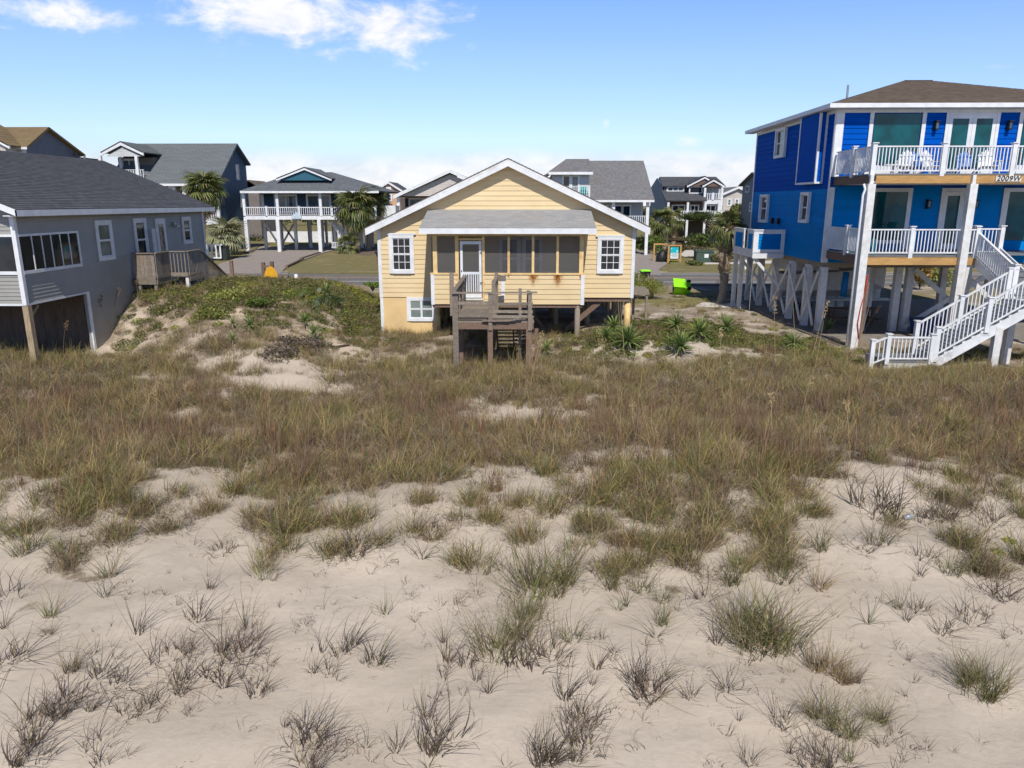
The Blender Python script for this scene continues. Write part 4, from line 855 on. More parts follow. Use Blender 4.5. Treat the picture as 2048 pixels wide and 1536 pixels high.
for (xx, yy) in ((11.5, 41.0), (11.6, 40.2)): M().box(xx-.1, xx+.1, yy-.1, yy+.1, -.1, 2.95).build('pile', WHITEW, BH)
for px in (1545.5, 1557.5): p = atX(px, 449, BX-.02); M().box(BX-.14, BX-.02, p.y-.1, p.y+.1, 4.55, 4.85).build('meter_box', BLACK, BH)
p = atX(1552, 600, 12.7); M().box(12.62, 12.78, 37.0, 37.2, .9, 1.35).build('meter', METAL, BH)

# ================================================================ houses across the road
DKBLUE = lapmat('navy_siding', (.035, .075, .125), .2); SLATE = lapmat('slate_siding', (.16, .18, .21), .2)
BEIGE = lapmat('beige_siding', (.56, .51, .46), .2); PEACH = lapmat('peach_siding', (.62, .38, .24), .2); LGREY = lapmat('light_grey_siding', (.55, .56, .56), .2)
TAUPE = lapmat('taupe_siding', (.19, .165, .145), .2); BRSH = lapmat('brown_shake', (.16, .10, .075), .25, vert=False); TEALG = mat('teal_gable', (.03, .12, .17), .5)
GREYB = lapmat('blue_grey_siding', (.10, .155, .21), .2)
def X_(px, Y, py=420): return atY(px, py, Y).x
def Z_(py, Y, px=1024): return atY(px, py, Y).z
def roof_quad(par, pts, n, m, th=.12, **k): return shingles(par, pts, n, m, thick=th, **k)
def post_(par, x, y, z0, z1, w=.28, m=None, name='post'): M().box(x-w/2, x+w/2, y-w/2, y+w/2, z0, z1).build(name, m or WHITE, par)

# A: navy house with hip roof and front gable on white stilts
Y0 = 86.3
HA = thing('stilt_house', (-25, Y0, 0), 'navy stilt house with white railings and a small front gable behind the two fan palms', 'house')
xa, xb = X_(486, Y0), X_(742, Y0)+.5; zd = Z_(438.5, Y0); ztop = Z_(383, Y0); zfl = Z_(432, Y0)
M().box(xa, xb, Y0, Y0+.25, zd-.05, zfl).box(xa, xa+.2, Y0+.25, Y0+12, zd-.05, zfl).build('deck_beam', WHITE, HA)
M().box(xa+.2, xb, Y0+.25, Y0+12, zfl-.25, zfl-.05).build('deck_floor', TAUPE, HA)
M().box(xa+1.3, xb-.5, Y0+2.6, Y0+12, zfl, ztop+.1).build('wall', DKBLUE, HA)
for (a, b_) in ((xa+4.2, xa+6.6), (xa+8.0, xa+10.6), (xa+13, xa+14.6)): window(HA, F_(Y0+2.6), a-1.2, b_-1.2, zfl+.5, ztop-.45, tw=.18, cols=2, rows=1, sashes=1, gm=G_SKY, bar=.08)
M(F_(Y0+2.6)).box(xa+10.4, xa+11.5, 0, .08, zfl, ztop-.4).build('door', WHITEW, HA); M(F_(Y0+2.6)).box(xa+1.3, xa+1.6, 0, .06, zfl, ztop-.3).build('corner_trim', WHITE, HA)
ze = Z_(381.5, Y0-.5); ex0_, ex1_ = X_(483, Y0-.6), xb+.6; yb_ = Y0+14; rx0, rx1, ry, rz = X_(600, Y0+7), X_(668, Y0+7), Y0+7, Z_(344, Y0+7)
roof_quad(HA, [(ex0_, Y0-.6, ze), (ex1_, Y0-.6, ze), (rx1, ry, rz), (rx0, ry, rz)], 22, SH_BLUE, lift=.03); roof_quad(HA, [(ex0_, yb_, ze), (ex0_, Y0-.6, ze), (rx0, ry, rz), (rx0, ry, rz)], 12, SH_BLUE)
roof_quad(HA, [(ex1_, Y0-.6, ze), (ex1_, yb_, ze), (rx1, ry, rz), (rx1, ry, rz)], 12, SH_BLUE); roof_quad(HA, [(ex1_, yb_, ze), (ex0_, yb_, ze), (rx0, ry, rz), (rx1, ry, rz)], 6, SH_BLUE)
M().box(ex0_, ex1_, Y0-.62, Y0-.6, ze-.25, ze-.02).build('fascia', WHITE, HA)
gy = Y0+2.0; (gx0, gz0), (gxm, gzm), (gx1, _) = xz(553, 359, gy), xz(609, 335.5, gy), xz(663, 359, gy); gz0 -= .1
M().prism([(gx0+.4, gz0), (gx1-.4, gz0), (gxm, gzm-.35)], gy+.1, gy+.3).build('gable_wall', TEALG, HA)
for s_, g_ in ((1, gx0), (-1, gx1)):
    M().prism([(g_, gz0-.05), (g_, gz0+.22), (gxm, gzm+.05), (gxm, gzm-.25)], gy-.15, gy+.05).build('rake_board', WHITE, HA)
    roof_quad(HA, [(g_, gy-.15, gz0+.25), (g_, gy+2, gz0+.25), (gxm, gy+7, gzm+.1), (gxm, gy-.15, gzm+.1)], 10, SH_BLUE)
n_ = 6
railing(HA, (xa+.1, Y0+.1, zfl), (xb, Y0+.1, zfl), h=1.0, sp=.24, bw=.06, each=False, posts=(0, .17, .42, .67, 1), post_w=.2, toph=.09)
for px in (489.5, 556, 642, 728): post_(HA, X_(px, Y0+.1), Y0+.1, zfl, ze-.2, .3, name='porch_post')
for px, yo in ((490, 0), (554, 0), (637, 0), (705, 0), (503, 4), (567, 4), (650, 4), (715, 4), (515, 8), (545, 8), (578, 8), (600, 9), (624, 9), (660, 8), (690, 8), (525, 12), (555, 12), (590, 13), (612, 13), (635, 12), (665, 13), (700, 12)):
    post_(HA, X_(px, Y0+.15), Y0+.15+yo, -.1, zd, .38 if yo == 0 else .3, WHITE if yo == 0 else WHITEW, 'stilt')
for (a, b_, y) in ((503, 530, 4), (515, 545, 8), (545, 515, 8)): M().bar((X_(a, Y0), Y0+y, 3.3), (X_(b_, Y0), Y0+y, .6), .1, .22).build('brace', WHITEW, HA)
M().bar((X_(655, Y0), Y0+1.2, 3.5), (X_(690, Y0), Y0+1.2, .9), .12, .4).bar((X_(655, Y0), Y0+2.4, 3.5), (X_(690, Y0), Y0+2.4, .9), .12, .4).build('stair', WHITEW, HA)
railing(HA, (X_(657, Y0), Y0+1.1, 3.3), (X_(690, Y0), Y0+1.1, 1.0), h=1.0, sp=.24, bw=.06, each=False)
M().box(xb-1.2, xb+1.8, Y0+3, Y0+6, zfl-.4, zfl+1.15).build('side_balcony', WHITE, HA)
p0 = atY(583, 434, Y0-.2); SG = M().box(p0.x, p0.x+1.1, Y0-.12, Y0-.02, zd+.05, zfl-.05).prism([(p0.x-.05, zfl-.05), (p0.x+1.15, zfl-.05), (p0.x+.55, zfl+.45)], Y0-.12, Y0-.02).build('house_plaque', mat('plaque_blue', (.35, .48, .55), .6, (.6, .65, .65), 9.), HA)
for i, dz in enumerate((1.5, 1.15, .8, .5)): M().box(X_(637, Y0)-.08, X_(637, Y0)+.08, Y0-.06, Y0-.045, dz, dz+.22).build('house_digit', BLACK, HA) if False else None
M().box(-38, -27, Y0+22, Y0+22.1, 0, 1.6).build('back_fence', WHITE, label='white board fence behind the stilt house', category='fence')
SWG = thing('porch_swing', (X_(675, 85), 85, 0), 'white slatted porch swing hanging under the navy stilt house', 'swing')
xx0, xx1 = X_(659, 85.3), X_(686, 85.3)
M().box(xx0, xx1, 85.3, 85.8, .55, .62).build('seat', WHITE, SWG); bk = M().box(xx0, xx1, 85.25, 85.3, 1.15, 1.25).box(xx0, xx1, 85.25, 85.3, .62, .7)
bk = bk.build('backrest', WHITE, SWG); repeat('slat', WHITE, M().box(-.04, .04, -.02, .02, 0, .45), bk, [(xx0+.1+i*.19, 85.275, .7) for i in range(int((xx1-xx0)/.19))])
for xx in (xx0, xx1): M().tube([(xx, 85.5, .6), (xx, 85.5, 3.4)], .02, 5).build('chain', METAL, SWG)

# B: large saltbox at the left
XB = X_(437, 85)
HB = thing('saltbox_house', (-42, 85, 0), 'tall blue grey saltbox house with a gabled balcony left of the lone fan palm', 'house')
yf, yr, yk = 85.0, 94.6, 91.2; zk = Z_(286, yk); zf = Z_(366.5, yf-.5); zr = Z_(326, yr); xl = X_(283, yk)+.2
q_ = M(lambda x, y, z: (y, x, z)); q_.prism([(yf, -0.1+3.6), (yf, zf), (yk, zk-.15), (yr, zr-.1), (yr, 3.5)], XB-.15, XB); q_.build('side_wall', DKBLUE, HB)
M().box(xl, XB-.15, yf+2.2, yf+2.4, 3.6, zf+.3).build('front_wall', TAUPE, HB)
M().box(xl, XB-.15, yr-.2, yr, 3.5, zr-.1).build('rear_wall', DKBLUE, HB)
q_ = M(lambda x, y, z: (y, x, z)); q_.prism([(yf, 3.6), (yf, zf), (yk, zk-.15), (yr, zr-.1), (yr, 3.5)], xl, xl+.15); q_.build('side_wall', LGREY, HB)
roof_quad(HB, [(xl-.4, yf-.6, zf), (XB+.45, yf-.6, zf), (XB+.45, yk, zk), (xl-.4, yk, zk)], 30, SH_GREEN, lift=.015, th=.2)
roof_quad(HB, [(xl-.4, yr+.5, zr-.1), (XB+.45, yr+.5, zr-.1), (XB+.45, yk, zk), (xl-.4, yk, zk)], 8, SH_GREEN, th=.2)
M().box(xl-.4, XB+.45, yf-.66, yf-.6, zf-.28, zf-.02).build('fascia', WHITE, HB)
M().box(xl, XB, yf, yf+9, 3.2, 3.6).build('floor_frame', WHITE, HB)
railing(HB, (xl, yf, 3.6), (XB, yf, 3.6), h=1.0, sp=.24, bw=.07, each=False, posts=(0, .5, 1))
for px in (345, 352, 372, 436): post_(HB, X_(px, yf), yf+.1, 3.6, zf-.2, .35, name='porch_post')
for i in range(5):
    for j in range(3): post_(HB, xl+.3+i*(XB-xl-.6)/4, yf+.3+j*4.3, -.1, 3.2, .32, WHITEW, 'stilt')
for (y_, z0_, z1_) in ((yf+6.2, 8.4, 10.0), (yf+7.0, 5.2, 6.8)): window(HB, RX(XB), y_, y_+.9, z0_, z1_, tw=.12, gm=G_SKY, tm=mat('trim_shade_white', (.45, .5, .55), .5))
window(HB, F_(yf+2.2), X_(332, yf+2), X_(347, yf+2), zf-2.0, zf-.5, tw=.15, gm=G_SKY)
window(HB, F_(yf+2.2), X_(383, yf+2), X_(396, yf+2), zf-2.2, zf-.6, tw=.15, gm=G_SKY)
# gabled balcony
(dx0_, dz0), (dxm, dzm), (dx1_, _) = xz(201, 306, yf-.2), xz(241, 284, yf-.2), xz(287.5, 311, yf-.2); dz1 = Z_(309, yf)
(bx0, _), (bx1, _) = xz(213, 320, yf), xz(285, 320, yf); bx1_w = X_(308, yf+3.5)
M().prism([(bx0, dz0-.35), (bx1, dz0-.35), (dxm, dzm-.5)], yf, yf+.2).build('gable_wall', LGREY, HB)
for g_ in (dx0_, dx1_):
    M().prism([(g_, dz0-.3), (g_, dz0+.05), (dxm, dzm+.02), (dxm, dzm-.35)], yf-.25, yf-.1).build('rake_board', WHITE, HB)
    roof_quad(HB, [(g_, yf-.25, dz0+.1), (g_, yf+6, dz0+.1), (dxm, yf+6.5, dzm+.1), (dxm, yf-.25, dzm+.1)], 8, SH_GREEN)
zb_ = Z_(359, yf); zfl_ = Z_(358, yf)
M().box(bx0, bx1, yf+2.4, yf+2.6, zfl_, dz0-.35).box(bx1-.2, bx1, yf+2.6, yf+7, zfl_-2, dz0-.3).box(bx0, bx0+.2, yf+2.6, yf+7, zfl_-2, dz0-.3).build('dormer_wall', TAUPE, HB)
window(HB, F_(yf+2.4), X_(258, yf+2.4), X_(281, yf+2.4), zfl_, Z_(320, yf+2.4), tw=.2, cols=2, rows=1, sashes=1, gm=G_SKY, bar=.1)
for px in (214, 236, 285): post_(HB, X_(px, yf+.1), yf+.1 if px != 236 else yf+2, zfl_-3 if px != 236 else zfl_, dz0-.3, .3)
railing(HB, (bx0, yf+.1, zfl_), (bx1, yf+.1, zfl_), h=1.05, sp=.26, bw=.07, each=False)
M().box(bx0, bx1, yf, yf+2.4, zfl_-.3, zfl_).box(bx1-.15, bx1, yf+.2, yf+4, zfl_-1.6, zfl_).build('balcony_floor', LGREY, HB)

# C: far left tan roof
yf = 75.; XC = X_(63, yf); yr = 84.5; yk = 79.; zk = Z_(252, yk); zf = Z_(292, yf); zr = Z_(306, yr)
HC = thing('tan_roof_house', (-60, 75, 0), 'tall grey house with a tan shingle roof at the far left', 'house')
q_ = M(lambda x, y, z: (y, x, z)); q_.prism([(yf+.4, 0), (yf+.4, zf-.1), (yk, zk-.25), (yr, zr-.1), (yr, 0)], XC-.2, XC); q_.build('side_wall', SLATE, HC)
roof_quad(HC, [(-75, yf, zf), (XC+.5, yf, zf), (XC+.5, yk, zk), (-75, yk, zk)], 16, SH_TAN, th=.2); roof_quad(HC, [(-75, yr+.4, zr-.1), (XC+.5, yr+.4, zr-.1), (XC+.5, yk, zk), (-75, yk, zk)], 8, SH_TAN, th=.2)
M().box(-75, XC-.2, yf+.4, yf+.6, 0, zf-.1).build('front_wall', BEIGE, HC)
M().box(-75, XC+.5, yf-.05, yf, zf-.25, zf-.02).box(XC-.3, XC+.03, yf+.35, yf+.55, 0, zf-.2).build('trim', WHITE, HC)
xg = X_(30, 73.5); zg = Z_(287, 73.5)
M().prism([(xg, 0), (xg, zg-.1), (xg-5, zg+2.6), (xg-10, zg), (xg-10, 0)], 73.5, 73.7).box(xg-.2, xg, 73.7, 75.4, 0, zg-.15).build('wing_wall', BEIGE, HC)
M().prism([(xg+.6, zg-.45), (xg+.6, zg-.15), (xg-5, zg+3.0), (xg-5, zg+2.6)], 73.2, 73.4).build('rake_board', WHITE, HC)
roof_quad(HC, [(xg+.6, 73.2, zg-.1), (xg+.6, 78, zg-.1), (xg-5, 79, zg+3.0), (xg-5, 73.2, zg+3.0)], 10, SH_TAN)
window(HC, F_(73.5), X_(-8, 73.5), X_(7, 73.5), Z_(323, 73.5), Z_(299, 73.5), tw=.15, cols=2, rows=2, gm=G_SKY)
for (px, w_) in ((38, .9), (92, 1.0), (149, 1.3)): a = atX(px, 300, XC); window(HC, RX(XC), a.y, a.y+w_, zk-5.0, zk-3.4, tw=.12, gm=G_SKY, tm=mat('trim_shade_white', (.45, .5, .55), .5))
xp = X_(190, yr+2)
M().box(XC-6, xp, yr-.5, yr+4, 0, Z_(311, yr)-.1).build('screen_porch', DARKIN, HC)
for px in (163, 173, 182): M().box(X_(px, yr-.5), X_(px, yr-.5)+.2, yr-.6, yr-.5, 6, Z_(311, yr)).build('mullion', SLATE, HC)
roof_quad(HC, [(XC-6, yr-1.2, Z_(309, yr-1)), (xp+.5, yr-1.2, Z_(309, yr-1)), (X_(150, yr+2), yr+2, Z_(279, yr+2)), (XC-6, yr+2, Z_(279, yr+2))], 10, SH_TAN)

# D: peach house; E: beige gable
Y_ = 130.
HD = thing('peach_house', (X_(777, Y_), Y_, 0), 'small peach sided house with a white gable vent behind the palms', 'house')
(x0, z0), (xm, zm), (x1, _) = xz(748, 381, Y_), xz(777, 363, Y_), xz(806, 381, Y_)
M().prism([(x0+.6, 0), (x0+.6, z0), (xm, zm-.4), (x1-.6, z0), (x1-.6, 0)], Y_, Y_+.2).box(x1-.8, x1-.6, Y_+.2, Y_+9, 0, z0).build('wall', PEACH, HD)
for g_ in (x0, x1):
    roof_quad(HD, [(g_, Y_-.4, z0), (g_, Y_+9, z0), (xm, Y_+9, zm), (xm, Y_-.4, zm)], 8, SH_DARK)
    M().prism([(g_, z0-.35), (g_, z0), (xm, zm), (xm, zm-.35)], Y_-.5, Y_-.4).build('rake_board', WHITE, HD)
window(HD, F_(Y_), X_(775, Y_)-.1, X_(784, Y_)-.1, Z_(400, Y_), Z_(389, Y_), tw=.2, gm=G_DARK)
M(F_(Y_)).box(xm-.45, xm+.45, .0, .2, zm-1.9, zm-.9).build('gable_vent', WHITE, HD)
Y_ = 92.
HE = thing('beige_gable_house', (X_(900, Y_), Y_, 0), 'beige gabled house peeking out behind the left roof of the yellow cottage', 'house')
(x0, z0), (xm, zm) = xz(787, 391, Y_), xz(900, 339.5, Y_); x1 = 2*xm-x0
M().prism([(x0+.8, z0-.05), (x1-.8, z0-.05), (xm, zm-.5)], Y_+.3, Y_+.5).build('gable_wall', BEIGE, HE)
M().box(x0+.9, x1-.9, Y_+3, Y_+3.2, 3.2, z0).box(x0+1, x1-1, Y_+.5, Y_+12, 3.0, 3.2).build('wall', mat('porch_tan', (.36, .29, .25), .7), HE)
for g_ in (x0, x1):
    roof_quad(HE, [(g_, Y_-.3, z0), (g_, Y_+14, z0), (xm, Y_+14, zm), (xm, Y_-.3, zm)], 12, SH_BLUE)
    M().prism([(g_, z0-.4), (g_, z0), (xm, zm), (xm, zm-.35)], Y_-.4, Y_-.3).build('rake_board', WHITE, HE)
M(F_(Y_+3)).box(X_(811, Y_+3), X_(817, Y_+3), 0, .05, 3.3, z0-.4).build('door', BLACK, HE)
window(HE, F_(Y_+3), X_(820, Y_+3), X_(858, Y_+3), 4.0, z0-.4, tw=.12, cols=3, rows=1, sashes=1, gm=G_SKY)
for px in (797.5, 880): post_(HE, X_(px, Y_+.4), Y_+.4, 0, z0-.1, .35)
railing(HE, (x0+1, Y_+.4, 3.2), (x1-1, Y_+.4, 3.2), h=1., sp=.24, bw=.06, each=False)

# F: grey roof house right of the cottage ridge
yf = 82.; HF = thing('grey_roof_house', (8, yf, 0), 'light grey house with a broad grey roof and a dormer with teal chairs', 'house')
XR = X_(1308, yf-.6); zf = Z_(399.5, yf-.6); yk = (yf-.6)*(1308-1053)/(1283-1053); zk = Z_(321.5, yk)
xw = X_(1284, yf+2.5); xl = X_(1100, yf+2)
roof_quad(HF, [(xl-3, yf-.6, zf), (XR, yf-.6, zf), (XR, yk, zk), (X_(1138, yk), yk, zk)], 34, SH_GREY, th=.15, lift=.02)
roof_quad(HF, [(xl-3, 2*yk-yf, zf), (XR, 2*yk-yf, zf), (XR, yk, zk), (X_(1138, yk), yk, zk)], 8, SH_GREY, th=.15)
roof_quad(HF, [(X_(1086, yf+1), yf-.6, Z_(351, yf)), (X_(1086, yf+1), yf+12, Z_(351, yf)), (X_(1138, yk), yk, zk), (X_(1138, yk), yk, zk)], 8, SH_GREY, th=.15)
roof_quad(HF, [(X_(1096, yf-.1), yf-.1, Z_(343.5, yf-.1)), (X_(1184, yf-.1), yf-.1, Z_(343.5, yf-.1)), (X_(1184, yf-.1), yf+5.6, zk+.05), (X_(1136, yf), yf+5.6, zk+.05)], 14, SH_GREY, th=.15)
M().box(X_(1096, yf), X_(1184, yf), yf-.14, yf-.1, Z_(343.5, yf)-.3, Z_(343.5, yf)-.02).build('fascia', WHITE, HF); M().box(xl-3, XR, yf-.64, yf-.6, zf-.25, zf-.02).build('fascia', WHITE, HF)
q_ = M(lambda x, y, z: (y, x, z)); q_.prism([(yf+2.5, 3.2), (yf+2.5, zf), (yk, zk-.4), (2*yk-yf-1, zf), (2*yk-yf-1, 3.2)], xw-.1, xw+.1); q_.build('side_wall', LGREY, HF)
M().box(xl-1, xw-.1, yf+2.5, yf+2.7, 3.2, zf+.3).box(xl-1, xw, yf, yf+12, 3.0, 3.2).build('front_wall', mat('porch_grey', (.38, .41, .43), .6), HF)
zd0 = Z_(393, yf+.5)
M().box(X_(1103, yf+.8), X_(1177, yf+.8), yf+.8, yf+1.0, zd0, Z_(343.5, yf)-.2).box(X_(1177, yf+.8)-.15, X_(1177, yf+.8), yf+1, yf+4.5, zd0, Z_(343.5, yf)-.2).box(X_(1103, yf+.8), X_(1103, yf+.8)+.15, yf+1, yf+6, zd0-1, Z_(343.5, yf)-.2).build('dormer_wall', LGREY, HF)
window(HF, F_(yf+.8), X_(1126, yf+.8), X_(1138, yf+.8), zd0, Z_(352, yf), tw=.15, sashes=1, gm=G_DARK); window(HF, F_(yf+.8), X_(1143, yf+.8), X_(1155, yf+.8), zd0, Z_(352, yf), tw=.15, sashes=1, gm=CURT)
M().box(X_(1100, yf-.6), X_(1178, yf-.6), yf-.75, yf+.8, zd0-.5, zd0).build('balcony_floor', LGREY, HF)
railing(HF, (X_(1112, yf-.6), yf-.7, zd0), (X_(1178, yf-.6), yf-.7, zd0), h=1.05, sp=.22, bw=.05, each=False, posts=(1,))
for px in (1130, 1166): xx = X_(px, yf-.2); CH = M().box(xx-.35, xx+.35, yf-.3, yf-.2, zd0+.05, zd0+1.0).box(xx-.35, xx+.35, yf-.65, yf-.3, zd0+.35, zd0+.42).box(xx-.4, xx-.33, yf-.65, yf-.2, zd0, zd0+.6).box(xx+.33, xx+.4, yf-.65, yf-.2, zd0, zd0+.6).build('balcony_chair', mat('teal_plastic', (.02, .42, .42), .5), label='teal chair at the %s end of the dormer balcony' % ('left' if px < 1150 else 'right'), category='chair')
for (a, b_) in ((1178, 1203), (1208, 1221), (1230, 1243), (1246, 1260)): window(HF, F_(yf+2.5), X_(a, yf+2.5), X_(b_, yf+2.5), 3.5, zf-.65, tw=.12, sashes=1, gm=G_DARK)
for px in (1226.5, 1295): post_(HF, X_(px, yf), yf, -.1 if px > 1250 else 3.2, zf-.2, .32)
for px in (1283, 1272): post_(HF, X_(px, yf), yf+4, -.1, 3.0, .32, WHITEW)
for px in (1240, 1200, 1160): post_(HF, X_(px, yf), yf, -.1, 3.0, .32, WHITEW)
M().box(xl-1, X_(1297, yf), yf-.1, yf+.1, 3.0, 3.25).build('deck_beam', WHITE, HF)
railing(HF, (xl-1, yf, 3.2), (X_(1292, yf), yf, 3.2), h=1.05, sp=.22, bw=.06, each=False)

# G: grey and shingle house with twin gables
yf = 105.; HG = thing('twin_gable_house', (22, yf, 0), 'grey roofed house with twin white trimmed gables and an arched window', 'house')
def P2(px, py, Y): return xz(px, py, Y)
(ux0, uz0), (ux1, uz1) = P2(1322, 372, yf+4), P2(1430, 353.5, yf+9)
roof_quad(HG, [(X_(1321, yf+4), yf+3.6, uz0), (X_(1447, yf+4), yf+3.6, uz0), (X_(1428, yf+9), yf+9, uz1), (X_(1316, yf+9), yf+9, uz1)], 14, SH_DARK)
roof_quad(HG, [(X_(1309, yf+14), yf+14, uz0), (X_(1440, yf+14), yf+14, uz0), (X_(1428, yf+9), yf+9, uz1), (X_(1316, yf+9), yf+9, uz1)], 6, SH_DARK)
(lx_, lz_), (lx2, lz2) = P2(1333, 401, yf), P2(1322, 382.5, yf+4)
roof_quad(HG, [(X_(1331, yf-.3), yf-.3, lz_), (X_(1413, yf-.3), yf-.3, lz_), (X_(1404, yf+4), yf+4, lz2), (X_(1321, yf+4), yf+4, lz2)], 16, SH_DARK)
wx = X_(1324, yf+4)
q_ = M(lambda x, y, z: (y, x, z)); q_.prism([(yf+.2, 3), (yf+.2, lz_), (yf+4, lz2), (yf+4, uz0), (yf+9, uz1-.2), (yf+14, uz0), (yf+14, 3)], wx-.1, wx+.1); q_.build('side_wall', GREYB, HG)
M().box(wx, X_(1441, yf+4), yf+4, yf+4.2, 3, uz0).build('upper_wall', BRSH, HG); M().box(wx+.4, X_(1440, yf+2), yf+2.2, yf+2.4, 3., lz_+.2).build('lower_wall', BRSH, HG)
window(HG, F_(yf+4), X_(1334, yf+4), X_(1364, yf+4), Z_(382, yf+4), Z_(375, yf+4), tw=.2, cols=3, rows=1, sashes=1, gm=G_SKY, bar=.12)
for (a, b_, c__, yy, tp, bt) in ((1374, 1409.5, 1443, yf+2.6, 353.5, 371.5), (1405, 1427.5, 1449, yf+1.2, 359, 371.5)):
    (gx0, gz0), (gxm, gzm), (gx1, _) = P2(a, bt, yy), P2(b_, tp, yy), P2(c__, bt, yy)
    M().prism([(gx0+.5, gz0-.1), (gx1-.5, gz0-.1), (gxm, gzm-.3)], yy+.1, yy+.3).build('gable_wall', BRSH, HG)
    for g_ in (gx0, gx1):
        M().prism([(g_, gz0-.25), (g_, gz0+.1), (gxm, gzm+.1), (gxm, gzm-.25)], yy-.1, yy+.05).build('rake_board', WHITE, HG)
        roof_quad(HG, [(g_, yy-.1, gz0+.12), (g_, yy+5, gz0+.12), (gxm, yy+6, gzm+.12), (gxm, yy-.1, gzm+.12)], 8, SH_DARK)
M().box(X_(1375, yf+3), X_(1404, yf+3), yf+3, yf+3.2, lz2-.3, uz0).build('bay_wall', BRSH, HG)
aw = M(F_(yf+3)); ax_, az0, az1 = X_(1389, yf+3), Z_(386, yf+3), Z_(370.5, yf+3); hw = .95
aw.box(ax_-hw, ax_-hw+.16, 0, .12, az0, az1-.2).box(ax_+hw-.16, ax_+hw, 0, .12, az0, az1-.2).box(ax_-hw, ax_+hw, 0, .12, az0-.12, az0+.05).box(ax_-hw, ax_+hw, 0, .12, az0+.75, az0+.9)
for i in range(10):
    t0, t1 = math.pi*i/10, math.pi*(i+1)/10; hh_ = az1-.2-hw*.0
    aw.hexa([(ax_+(hw-.16)*math.cos(t0), 0, az0+.9+(hw-.2)*.75*math.sin(t0)), (ax_+hw*math.cos(t0), 0, az0+.9+hw*.8*math.sin(t0)), (ax_+hw*math.cos(t0), .12, az0+.9+hw*.8*math.sin(t0)), (ax_+(hw-.16)*math.cos(t0), .12, az0+.9+(hw-.2)*.75*math.sin(t0)),
             (ax_+(hw-.16)*math.cos(t1), 0, az0+.9+(hw-.2)*.75*math.sin(t1)), (ax_+hw*math.cos(t1), 0, az0+.9+hw*.8*math.sin(t1)), (ax_+hw*math.cos(t1), .12, az0+.9+hw*.8*math.sin(t1)), (ax_+(hw-.16)*math.cos(t1), .12, az0+.9+(hw-.2)*.75*math.sin(t1))])
aw = aw.build('arched_window', WHITE, HG); M(F_(yf+3)).box(ax_-hw+.1, ax_+hw-.1, .001, .05, az0, az0+.85).build('pane', G_DARK, aw)
M(F_(yf+3)).prism([(ax_+(hw-.15)*math.cos(math.pi*i/12), az0+.9+(hw-.2)*.72*math.sin(math.pi*i/12)) for i in range(13)], .001, .05).build('pane', G_DARK, aw)
bz_ = Z_(400, yf+1.2)
M().box(X_(1406, yf+1.4), X_(1441, yf+1.4), yf+1.3, yf+4, bz_-.55, bz_).build('balcony_floor', WHITE, HG); M().box(X_(1407, yf+4), X_(1440, yf+4), yf+3.9, yf+3.98, bz_, uz0-.1).build('balcony_wall', LGREY, HG)
railing(HG, (X_(1407, yf+1.4), yf+1.4, bz_), (X_(1441, yf+1.4), yf+1.4, bz_), h=.9, sp=.28, bw=.1, each=False, posts=(0, .5, 1), post_w=.2)
for px in (1407.5, 1441.5): post_(HG, X_(px, yf+1.4), yf+1.4, 0 if px > 1420 else bz_-3, uz0-.3, .3)
for px in (1336, 1375, 1410, 1437): post_(HG, X_(px, yf), yf, 0, lz_-.2, .3)
dz_ = Z_(435.5, yf)
M().box(X_(1333, yf), X_(1443, yf), yf-.1, yf+2.4, dz_-.4, dz_).build('deck_floor', WHITE, HG); railing(HG, (X_(1333, yf), yf, dz_), (X_(1443, yf), yf, dz_), h=.95, sp=.28, bw=.1, each=False, posts=(0, .25, .5, .75, 1), post_w=.22)
for (a, b_) in ((1345, 1368), (1382, 1396), (1412, 1430)): window(HG, F_(yf+2.2), X_(a, yf+2.2), X_(b_, yf+2.2), dz_+.3, lz_-.7, tw=.15, sashes=1, cols=2, gm=G_DARK, bar=.1)
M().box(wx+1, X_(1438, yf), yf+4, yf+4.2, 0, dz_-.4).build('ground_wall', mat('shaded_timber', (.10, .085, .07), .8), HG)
# H: dark house and I: pale house far right
HH = thing('dark_blue_house', (28, 85, 0), 'dark slate blue house half hidden behind the blue beach house', 'house')
XH = X_(1505, 86); yk = 86.; zk = Z_(344.5, yk); yr = (XH/X_(1482, yk))*yk; zr = Z_(371, yr); 
q_ = M(lambda x, y, z: (y, x, z)); q_.prism([(yr, 0), (yr, zr), (yk, zk-.2), (81.5, zr-.2), (81.5, 0)], XH, XH+.2); q_.build('side_wall', SLATE, HH)
roof_quad(HH, [(XH-.4, yr+.5, zr), (XH+10, yr+.5, zr), (XH+10, yk, zk), (XH-.4, yk, zk)], 8, SH_GREY); roof_quad(HH, [(XH-.4, 81, zr-.2), (XH+10, 81, zr-.2), (XH+10, yk, zk), (XH-.4, yk, zk)], 8, SH_GREY)
M().box(XH, XH+10, 81.5, 81.7, 0, zr).build('front_wall', SLATE, HH)
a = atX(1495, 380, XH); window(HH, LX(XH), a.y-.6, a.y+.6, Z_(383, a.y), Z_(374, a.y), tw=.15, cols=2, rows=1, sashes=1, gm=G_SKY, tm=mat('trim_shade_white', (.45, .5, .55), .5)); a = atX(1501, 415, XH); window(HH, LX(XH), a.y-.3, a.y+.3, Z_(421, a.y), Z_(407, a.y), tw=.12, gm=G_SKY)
Y_ = 125.; HI = thing('pale_far_house', (X_(1465, Y_), Y_, 0), 'pale far house with a low grey roof left of the dark slate house', 'house')
(x0, z0), (xm, zm), (x1, _) = xz(1441, 388, Y_), xz(1476, 373, Y_), xz(1510, 388, Y_)
M().prism([(x0+.5, 0), (x0+.5, z0), (xm, zm-.4), (x1, z0), (x1, 0)], Y_, Y_+.2).build('wall', BEIGE, HI)
